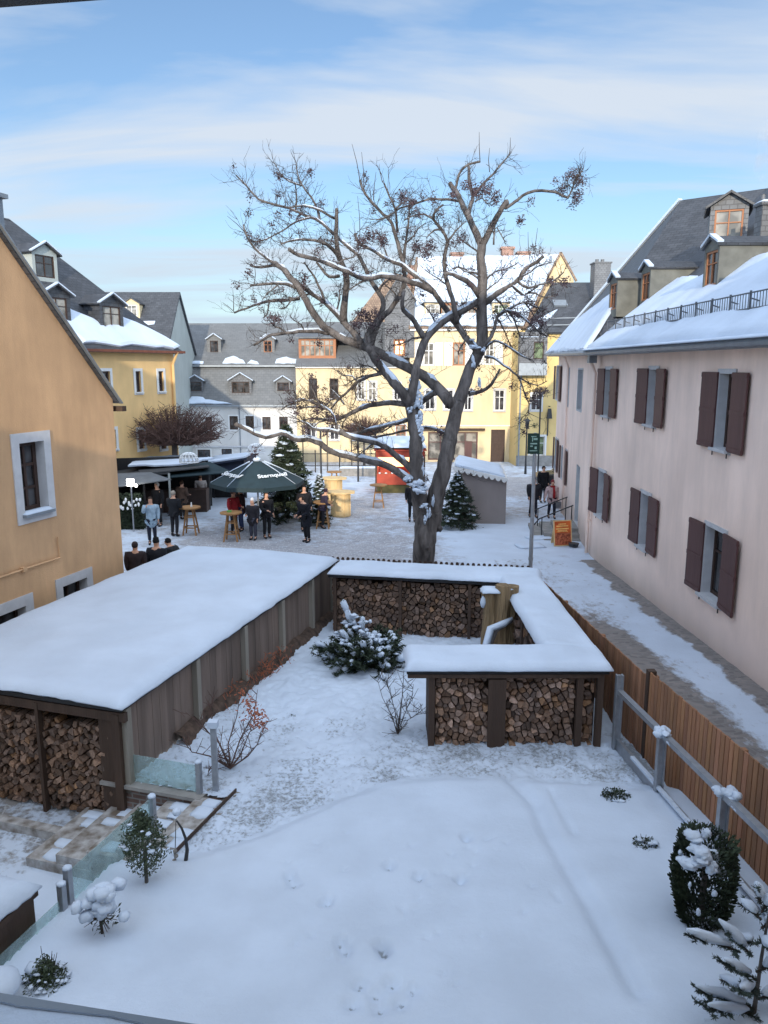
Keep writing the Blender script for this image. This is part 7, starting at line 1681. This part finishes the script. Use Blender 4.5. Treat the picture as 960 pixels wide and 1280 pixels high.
def text_on(word, name, A_, B_, top, size, m, parent, base, off=.03, shear=.3, xs=1.0):
    """word laid on the plane whose lower edge runs from A_ to B_ and which rises to top"""
    cu = bpy.data.curves.new(name, 'FONT'); cu.body = word; cu.size = size; cu.align_x = 'CENTER'; cu.align_y = 'CENTER'; cu.extrude = .003; cu.shear = shear; cu.offset = .008
    tmp = bpy.data.objects.new('tmp', cu); COL.objects.link(tmp); dg = bpy.context.evaluated_depsgraph_get(); me = bpy.data.meshes.new_from_object(tmp.evaluated_get(dg)); bpy.data.objects.remove(tmp)
    x = (B_-A_).normalized(); mid = (A_+B_)/2; up = (top-mid); up = (up-x*up.dot(x)).normalized(); n = x.cross(up)
    c = mid+(top-mid)*.36
    me.materials.clear(); me.materials.append(m)
    for v in me.vertices: q = v.co; v.co = c+x*q.x*xs+up*q.y+n*(q.z+off)-Vector(base)
    o = bpy.data.objects.new(name, me); COL.objects.link(o); o.parent = parent; o['_w'] = list(base); return o
fronts = sorted(range(n), key=lambda i: (rim[i]+rim[(i+1) % n]).y)[:3]
fronts = sorted(fronts, key=lambda i: (rim[i]+rim[(i+1) % n]).x)
i = fronts[0]; a, c = rim[i], rim[(i+1) % n]; a, c = (a, c) if a.x < c.x else (c, a)
text_on('Sternquell', 'lettering', a, c, ap, .34, M_LETTER, t, pp_, .07)
i = fronts[2]; a, c = rim[i], rim[(i+1) % n]; a, c = (a, c) if a.x < c.x else (c, a)
text_on('Sternquell', 'lettering', a, c, ap, .32, M_LETTER, t, pp_, .07)
# dark stalls
def zat(py, Y): return atY(480, py, Y).z
S_ = thing('market_stall', 'long dark market stall with sloping canopies left of the parasol', 'stall', V(-9, 32, gz(32)))
def pz_(x, y, Y): return atY(x, y, Y)
b = MB(); b.slab([pz_(138, 609, 30.5), pz_(214, 599, 30.5), pz_(188, 590, 32), pz_(140, 592, 32)], .04); b.build('grey_canopy', M_CANL, S_)
b = MB(); b.slab([pz_(205, 597, 32), pz_(291, 590, 32.6), pz_(262, 577, 34), pz_(214, 586, 33.5)], .04); b.build('green_canopy', M_CANG, S_)
b = MB(); b.slab([pz_(140, 597, 32), pz_(212, 591, 32), pz_(210, 578, 36), pz_(142, 588, 36)], .05); b.slab([pz_(176, 592, 31.9), pz_(262, 583, 32.7), pz_(256, 576, 36), pz_(170, 584, 36)], .05); b.build('roof', M_CAND, S_)
b = MB(); snow_patch(b, [pz_(160, 584, 34), pz_(226, 582, 34), pz_(268, 574, 36), pz_(230, 571, 38), pz_(168, 574, 38)], (0, -.2, 1), .12, .08); b.build('roof_snow', M_SNOW, S_)
g3 = lambda x, Y: V((x-480)/960/.985*Y, Y, gz(Y))
b = MB(); a = g3(140, 35.6); c = g3(262, 36); b.prism([a, c, c+V(0, 0, 2.5), a+V(0, 0, 2.4)], V(0, .06, 0)); a2 = g3(133, 30.6); b.prism([a2, a, a+V(0, 0, 2.4), a2+V(0, 0, 2.1)], V(-.06, 0, 0)); b.build('back_wall', M_BLACK, S_)
for (x, Y, yt) in ((139, 30.6, 608), (181, 31.3, 604), (213, 31.8, 592), (290, 33, 592), (262, 35.5, 582)):
    b = MB(); q = g3(x, Y); b.bar(q, V(q.x, q.y, zat(yt, Y)), .07); b.build('post', M_DARKM if x != 213 else M_GREYW, S_)
b = MB(); a = g3(143, 30.7); c = g3(178, 30.9); b.prism([a, c, c+V(0, .7, 0), a+V(0, .7, 0)], (0, 0, 1.0)); b.build('counter', M_BLACK, S_)
b = MB(); a = g3(180, 34.4); c = g3(258, 34.8); b.prism([a, c, c+V(0, .6, 0), a+V(0, .6, 0)], (0, 0, 1.05)); b.build('counter', M_DKW, S_)
b = MB()
for i in range(2600):
    s = rp_.random(); q = g3(142+37*s, 30.6)+V(0, rp_.uniform(-.15, .05), rp_.random()*(1.5 if rp_.random() < .5 else 1.05)); u = V(rp_.uniform(-1, 1), rp_.uniform(-1, 1), rp_.uniform(-1, .6)).normalized()*.12; v = u.orthogonal().normalized()*.02; b.quad(q-v, q+v, q+u+v*.3, q+u-v*.3)
b.build('fir_branches', M_CON, S_)
b = MB()
for i in range(16):
    q = g3(145+2.0*i, 30.4)+V(0, 0, 1.0+rp_.uniform(-.15, .25)); b.ball(q, (.05, .04, rp_.uniform(.05, .12)), 7, 5, .2, rp_)
b.build('pale_wrappings', M_LETTER, S_)
b = MB(); q = atY(163, 603, 30.0); b.box(q, (.55*.5, .1, .26), V(.96, .1, 0), V(-.1, .96, 0)); 
fl = thing('floodlight', 'lit white floodlight on a thin stand at the front of the dark stall', 'floodlight', V(q.x, 30.0, gz(30)))
b.build('lamp_head', M_LAMP, fl); b = MB(); b.tube([V(q.x, 30.05, gz(30)), V(q.x, 30.05, q.z-.1)], .03, 6); b.build('stand', M_METAL, fl)
b = MB(); b.ball(atY(170, 607, 30.2), .06, 8, 6); tag(b.build('small_lamp', M_LAMP), 'small round lamp glowing beside the floodlight', 'lamp')
S3 = thing('navy_stall', 'navy roofed market stall with snow on top, just behind the parasol', 'stall', V(-6.8, 37, gz(37)))
b = MB(); b.prism([pz_(262, 592, 36.6), pz_(305, 586, 36.6), pz_(305, 572, 36.6), pz_(264, 578, 36.6)], (.1, 3, 0)); b.slab([pz_(255, 581, 36.3), pz_(308, 573, 36.3), pz_(318, 568, 39.5), pz_(266, 573, 39.5)], .06); b.build('roof', M_NAVY, S3)
b = MB(); q = [pz_(257, 580, 36.4), pz_(307, 572.5, 36.4), pz_(317, 567, 39.3), pz_(268, 572, 39.3)]; snow_patch(b, q, (q[1]-q[0]).cross(q[3]-q[0]), .12, .06); b.build('roof_snow', M_SNOW, S3)
for x, Y in ((264, 36.7), (304, 36.7), (268, 39.3), (308, 39.3)): b = MB(); q = g3(x, Y); b.bar(q, V(q.x, q.y, zat(576, Y)-.1), .08); b.build('post', M_DARKM, S3)
b = MB(); a = g3(264, 39.4); c = g3(308, 39.4); b.prism([a, c, c+V(0, 0, 2.1), a+V(0, 0, 2.1)], (0, .05, 0)); b.build('back_wall', M_BLACK, S3)
def wire_crown(label, c, r):
    t = thing('wire_crown', label, 'ornament', c-V(0, 0, r), 'white wire ornaments on the stall roofs'); b = MB()
    for i in range(14):
        a = i*math.pi/7; b.tube([c+V(math.cos(a)*r*math.sin(ph), math.sin(a)*r*math.sin(ph)*.6, math.cos(ph)*r*.8) for ph in (.15, .6, 1.0, 1.5, 1.9)], .022, 4)
    for z, k in ((-.25*r, 1), (.25*r, .93), (.6*r, .66)): b.tube([c+V(math.cos(a)*r*k, math.sin(a)*r*k*.6, z) for a in [j*math.pi/8 for j in range(17)]], .022, 4)
    b.build('wire_frame', M_LETTER, t)
wire_crown('round white wire ornament on the long dark stall', atY(236, 575, 33.5), .42); wire_crown('round white wire ornament on the navy stall', atY(320, 563, 37), .42)
# litter bin
p = G(350, 646); b = MB(); b.tube([p, p+V(0, 0, .9)], [.22, .27], 12); bn_ = b.build('litter_bin', M_BLACK); tag(bn_, 'black litter bin right of the parasol', 'bin'); b = MB(); b.tube([p+V(0, 0, .9), p+V(0, 0, .96)], [.29, .27], 12); b.build('lid', M_DARKM, bn_)
# red stall
q0 = G(470, 612, 41); S4 = thing('red_stall', 'red kiosk stall with a snowy roof and lit counter behind the tree', 'stall', V(.9, 42.5, gz(42)))
xa, xb = V((470-480)/960/.985*41, 41, 0), V((530-480)/960/.985*41, 41, 0); z0 = gz(41)
zz = lambda y: atY(480, y, 41).z
bx_ = lambda b, x0, x1, y0, y1, a, c: b.box(((x0+x1)/2, (y0+y1)/2, (a+c)/2), (x1-x0, y1-y0, c-a))
b = MB(); bx_(b, xa.x, xb.x, 41, 41.5, zz(606), zz(592.5)); b.build('counter', M_RED, S4)
b = MB(); bx_(b, xa.x+.05, xb.x, 41.05, 41.45, z0, zz(606)); b.build('skirt', M_OLIVE, S4)
b = MB(); bx_(b, xa.x, xb.x, 40.8, 40.95, zz(571), zz(563)); bx_(b, xa.x-.1, xb.x+.1, 40.7, 43.6, zz(563), zz(563)+.06); b.build('fascia', M_RED, S4)
b = MB(); bx_(b, xa.x, xb.x, 43.4, 43.5, z0, zz(565)); b.build('back_wall', M_RED, S4)
b = MB(); bx_(b, xa.x+.1, xb.x-.1, 43.28, 43.38, zz(590), zz(574)); b.build('shelf_goods', M_WLIT, S4)  # goods given a glow of their own, no lamp built here
for x, Y in ((xa.x, 41), (xb.x, 41), (xa.x, 43.4), (xb.x, 43.4)): b = MB(); b.bar(V(x, Y, z0), V(x, Y, zz(565)), .08); b.build('post', M_BROWN, S4)
b = MB(); snow_slab(b, (xa.x-.1, 40.7, zz(563)+.06), (1, 0, 0), (0, 1, 0), xb.x-xa.x+.2, 2.9, .55, 24, 20, .05, edge=.8, wob=.04); b.build('roof_snow', M_SNOW, S4)
b = MB()
for i in range(7): b.ball((xa.x+.2+i*.34, 41.1, zz(592.5)+.03), (.07, .07, .05), 7, 5)
b.build('jars', M_LETTER, S4)
# white roofed tent
S5 = thing('tent', 'taupe sided tent with a white scalloped snowy roof, right of the big trunk', 'tent', V(4.2, 33, gz(33)))
P1 = G(574, 651); P1 = V(P1.x, 31.9, gz(31.9)); P2_ = G(629, 652); P2_ = V(P2_.x, 31.7, gz(31.7)); bk_ = V(.35, 2.8, 0)
h1 = atY(574, 588, 31.9).z; h2 = atY(629, 598, 31.7).z
P1 = V(P1.x-.15, P1.y, P1.z)
b = MB(); b.prism([P1, P2_, V(P2_.x, P2_.y, h2), V(P1.x, P1.y, h1)], V(.0, .04, 0)); b.prism([P2_, P2_+bk_, V(P2_.x, P2_.y, h2-.05)+bk_, V(P2_.x, P2_.y, h2)], V(-.04, 0, 0)); b.prism([P1, P1+bk_, V(P1.x, P1.y, h1)+bk_, V(P1.x, P1.y, h1)], V(.04, 0, 0)); b.build('side_wall', M_TENT, S5)
r0, r1 = atY(566, 583, 31.7), atY(634, 598, 31.5); r2, r3 = atY(628, 583, 34.8), atY(570, 571, 34.8)
b = MB(); b.slab([r0, r1, r2, r3], .05); k = 9
for i in range(k):
    a = r0.lerp(r1, i/k); c = r0.lerp(r1, (i+1)/k); m = (a+c)/2; b.prism([a, c, c+V(0, 0, -.08), c.lerp(m, .5)+V(0, 0, -.18), m+V(0, 0, -.21), a.lerp(m, .5)+V(0, 0, -.18), a+V(0, 0, -.08)], (0, .02, 0))
k = 6
for i in range(k):
    a = r1.lerp(r2, i/k); c = r1.lerp(r2, (i+1)/k); m = (a+c)/2; b.prism([a, c, c+V(0, 0, -.08), m+V(0, 0, -.2), a+V(0, 0, -.08)], (.02, 0, 0))
b.build('roof', M_WHITE, S5)
b = MB(); n_ = (r1-r0).cross(r3-r0); snow_patch(b, [r0+V(.1, .1, 0), r1+V(-.1, .1, 0), r2+V(-.1, -.1, 0), r3+V(.1, -.1, 0)], n_, .13, .05); b.build('roof_snow', M_SNOW, S5)
# sign pole
YP = 18.3; sp_ = V((662.5-480)/960/.966*YP, YP, gz(YP)); zt_ = atY(667, 541, YP).z
t = thing('sign_pole', 'grey metal sign pole at the far fence corner with a green sign', 'sign', sp_)
b = MB(); b.tube([sp_, V(sp_.x, YP, sp_.z+1.9), V(sp_.x, YP, zt_)], [.05, .05, .042], 10); b.build('pole', M_METAL, t)
b = MB(); b.tube([sp_+V(0, 0, 1.55), sp_+V(0, 0, 1.62)], .06, 10); b.build('collar', M_METAL, t)
c = atY(667, 554.5, YP-.06); M_SIGN = mat('dark_green_sign', (.012, .035, .028, 1), .4, .1, 6)
b = MB(); b.box(c, (.29, .02, .49)); sg_ = b.build('sign_board', M_SIGN, t)
b = MB()
for x, z, w_, h_ in ((0, .17, .12, .02), (-.03, .1, .02, .1), (.04, .11, .09, .05), (.0, .0, .16, .03), (-.05, -.06, .06, .03), (.05, -.1, .05, .06), (0, -.17, .18, .02)): b.box(c+V(x, -.013, z), (w_, .004, h_))
b.build('sign_marks', mat('pale_green_mark', (.25, .38, .33, 1), .5, .2, 9), sg_)
# far thin pole with dry flower ball, street lantern
YL = 44; q = g3(671, YL); zt_ = atY(671, 492, YL).z; t = thing('thin_pole', 'thin tall pole topped with a ball of withered purple-brown flowers', 'pole', q); b = MB(); b.tube([q, V(q.x, YL, zt_)], .045, 7); b.build('pole', M_DARKM, t)
b = MB(); leafball(b, (q.x, YL, zt_+.1), .5, .5, .28, 500, rp_, .12, .2); b.build('dry_flowers', M_SEED, t)
YL = 50; q = g3(655.5, YL); zt_ = atY(656, 536, YL).z; t = thing('street_lantern', 'old fashioned four-sided street lantern in front of the ochre house', 'street lamp', q); b = MB(); b.tube([q, q+V(0, 0, 1), V(q.x, YL, zt_)], [.09, .05, .04], 8); b.build('post', M_DARKM, t)
b = MB(); b.box((q.x, YL, zt_+.25), (.26, .26, .5), Z=(0, 0, -1), taper=.65); b.build('glass_cage', M_GLASS, t); b = MB(); b.box((q.x, YL, zt_+.58), (.46, .46, .16), taper=.3); b.box((q.x, YL, zt_+.7), (.06, .06, .12)); b.build('cap', M_DARKM, t)
b = MB(); b.smooth = True; leafball(b, (q.x+.5, YL, zt_+.2), .3, .2, .15, 120, rp_, .1, .1); b.tube([V(q.x, YL, zt_+.1), V(q.x+.5, YL, zt_+.2)], .02, 5); b.build('garland', M_CON, t)
# poster stand
PB = G(704, 683); PB = V(PB.x, 27.2, gz(27.2)+.01); t = thing('poster_stand', 'orange poster on a folding pavement board by the pink house', 'poster stand', PB)
d = V(.98, .2, 0).normalized(); n_ = V(-.2, .98, 0).normalized(); up = V(0, 0, 1)*.985+n_*.17; nn = d.cross(up)
M_PO = mat('orange_poster', srgb(206, 84, 34), .5, .25, 3.2, col2=srgb(236, 120, 52)); M_POY = mat('poster_yellow', srgb(240, 190, 110), .5, .2, 12); M_POD = mat('poster_dark_red', srgb(120, 40, 28), .5, .4, 12, col2=srgb(214, 120, 80))
b = MB(); c = PB+up*.47; b.box(c, (.7, .03, .94), d, nn, up); b.build('board', M_LIGHTW, t)
b = MB(); b.box(PB+V(0, .42, .44), (.66, .025, .9), d, V(n_.x, n_.y, .35).normalized(), (V(0, 0, 1)-n_*.3).normalized()); b.build('rear_board', M_LIGHTW, t)
b = MB(); b.box(c+nn*-.0+nn*.019*(1 if nn.y < 0 else -1), (.62, .006, .86), d, nn, up); po_ = b.build('poster', M_PO, t)
f_ = nn*(1 if nn.y < 0 else -1)
b = MB()
for z, w_, h_ in ((.33, .3, .035), (.26, .46, .04), (.16, .5, .045), (.1, .36, .025), (.06, .42, .02)): b.box(c+f_*.026+up*z-d*.02, (w_, .004, h_), d, nn, up)
b.build('poster_lettering', M_POY, po_)
b = MB(); b.box(c+f_*.025+up*-.2, (.6, .004, .42), d, nn, up); 
for i in range(9): b.ball(c+f_*.028+up*(-.1-.05*(i % 3))+d*(-.24+.06*i), (.03, .006, .05), 7, 5)
b.build('poster_picture', M_POD, po_)
b = MB(); p = G(717, 684)+V(0, 0, .03); b.tube([p, p+V(0, 0, .12)], [.16, .2], 10); tag(b.build('dark_pot', M_DARKM), 'small dark pot on the ground right of the orange poster', 'pot')
# parked car
CX, CY = 10.6, 42.5; g0 = gz(CY); t = thing('parked_car', 'dark parked car mostly hidden behind the corner of the pink house', 'car', V(CX, CY, g0))
prof = [(-2.1, .35), (-2.12, .75), (-1.9, .92), (-1.15, 1.0), (-.55, 1.42), (.75, 1.46), (1.45, 1.05), (2.0, .98), (2.1, .7), (2.08, .35)]
b = MB(); hw = .85
def car_pt(x, z, y): return V(CX+x, CY+y*(1 if z < 1.02 else .82), g0+z)
sec = [[car_pt(x, z, s*hw) for x, z in prof] for s in (-1, 1)]; n_ = len(prof)
b.smooth = False; b.add(sec[0]+sec[1], [tuple(range(n_))[::-1], tuple(range(n_, 2*n_))]+[(i, i+1, n_+i+1, n_+i) for i in range(n_-1)]+[(n_-1, 0, n_, 2*n_-1)]); bd_ = b.build('body', M_CARP, t); bv = bd_.modifiers.new('bevel', 'BEVEL'); bv.width = .07; bv.segments = 3
b = MB()
for s in (-1, 1):
    y = s*(hw*.91+.0); b.add([V(CX-1.0, CY+y+.02*s, g0+1.04), V(CX+1.2, CY+y+.02*s, g0+1.04), V(CX+.7, CY+s*(hw*.82+.012), g0+1.38), V(CX-.5, CY+s*(hw*.82+.012), g0+1.36)], ((0, 1, 2, 3),))
b.add([V(CX-1.16, CY-.62, g0+1.03), V(CX-1.16, CY+.62, g0+1.03), V(CX-.62, CY+.58, g0+1.39), V(CX-.62, CY-.58, g0+1.39)], ((0, 1, 2, 3),)); b.build('windows', M_GLASS, t)
for x in (-1.35, 1.35):
    for s in (-1, 1):
        b = MB(); q = V(CX+x, CY+s*.78, g0+.32); b.tube([q-V(0, .1, 0), q+V(0, .1, 0)], .32, 16); wh = b.build('wheel', M_RUB, t); b = MB(); b.tube([q+V(0, s*.1, 0), q+V(0, s*.115, 0)], .18, 10); b.build('rim', M_METAL, wh)
for s in (-1, 1): b = MB(); b.box(V(CX-2.08, CY+s*.6, g0+.72), (.08, .3, .13)); b.build('headlight', M_LETTER, t)
b = MB(); snow_slab(b, (CX-.5, CY-.6, g0+1.46), (1, 0, 0), (0, 1, 0), 1.2, 1.2, .05, 8, 8, .02); b.build('roof_snow', M_SNOW, t)
# iron railing and low snowy wall far behind
t = thing('iron_railing', 'thin black iron railing in front of the cream house', 'railing', V(-2, 51, gz(51))); b = MB(); x0, x1 = g3(380, 51).x, g3(470, 51).x; z_ = gz(51)
for i in range(64): x = lerp(x0, x1, i/63); b.bar(V(x, 51, z_+.4), V(x, 51, z_+1.3), .025)
for z in (.45, 1.25): b.bar(V(x0, 51, z_+z), V(x1, 51, z_+z), .04)
b.build('bars', M_BLACK, t)
for i in range(7): b = MB(); x = lerp(x0, x1, i/6); b.bar(V(x, 51, z_), V(x, 51, z_+(3.1 if i % 2 == 0 else 1.5)), .07); b.build('post', M_BLACK, t)
b = MB(); x0, x1 = g3(425, 49).x, g3(500, 49).x; b.box(((x0+x1)/2, 49, gz(49)+.25), (x1-x0, .3, .5)); lw_ = b.build('low_wall', M_STONE); tag(lw_, 'low stone wall with snow on top behind the red stall', 'wall'); b = MB(); snow_slab(b, (x0, 48.83, gz(49)+.5), (1, 0, 0), (0, 1, 0), x1-x0, .36, .12, 30, 5, .03); b.build('snow', M_SNOW, lw_)
for x, lab in ((448, 'tall thin dark lamp post left of the red stall'), (402, 'thin dark post by the iron railing, behind the farther pine counter')):
    q = g3(x, 46); b = MB(); b.tube([q, q+V(0, 0, 3.3)], .06, 7); tag(b.build('metal_post', M_DARKM), lab, 'post')
# smoke from the flue of the pink house
p, n_ = onroof(948, 292)
sm = bpy.data.materials.new('chimney_smoke'); sm.use_nodes = True; sn_ = sm.node_tree; sn_.nodes.remove(sn_.nodes['Principled BSDF']); pv = sn_.nodes.new('ShaderNodeVolumePrincipled'); pv.inputs['Color'].default_value = (.9, .9, .92, 1)
tcn = sn_.nodes.new('ShaderNodeTexCoord'); nn_ = sn_.nodes.new('ShaderNodeTexNoise'); nn_.inputs['Scale'].default_value = 2.2; nn_.inputs['Detail'].default_value = 4; sn_.links.new(tcn.outputs['Object'], nn_.inputs[0]); mr = sn_.nodes.new('ShaderNodeMapRange'); mr.inputs[1].default_value = .45; mr.inputs[2].default_value = .75; mr.inputs[3].default_value = 0; mr.inputs[4].default_value = 1.6; sn_.links.new(nn_.outputs[0], mr.inputs[0]); sn_.links.new(mr.outputs[0], pv.inputs['Density']); sn_.links.new(pv.outputs[0], sn_.nodes['Material Output'].inputs['Volume'])
b = MB(); b.smooth = True; b.tube([p+V(0, 0, 1.1), p+V(-.05, 0, 1.7), p+V(.15, 0, 2.4), p+V(-.1, 0, 3.0)], [.08, .25, .4, .2], 10); tag(b.build('smoke', sm), 'thin wisp of smoke rising from the flue at the right edge', 'smoke', kind='stuff')
pass
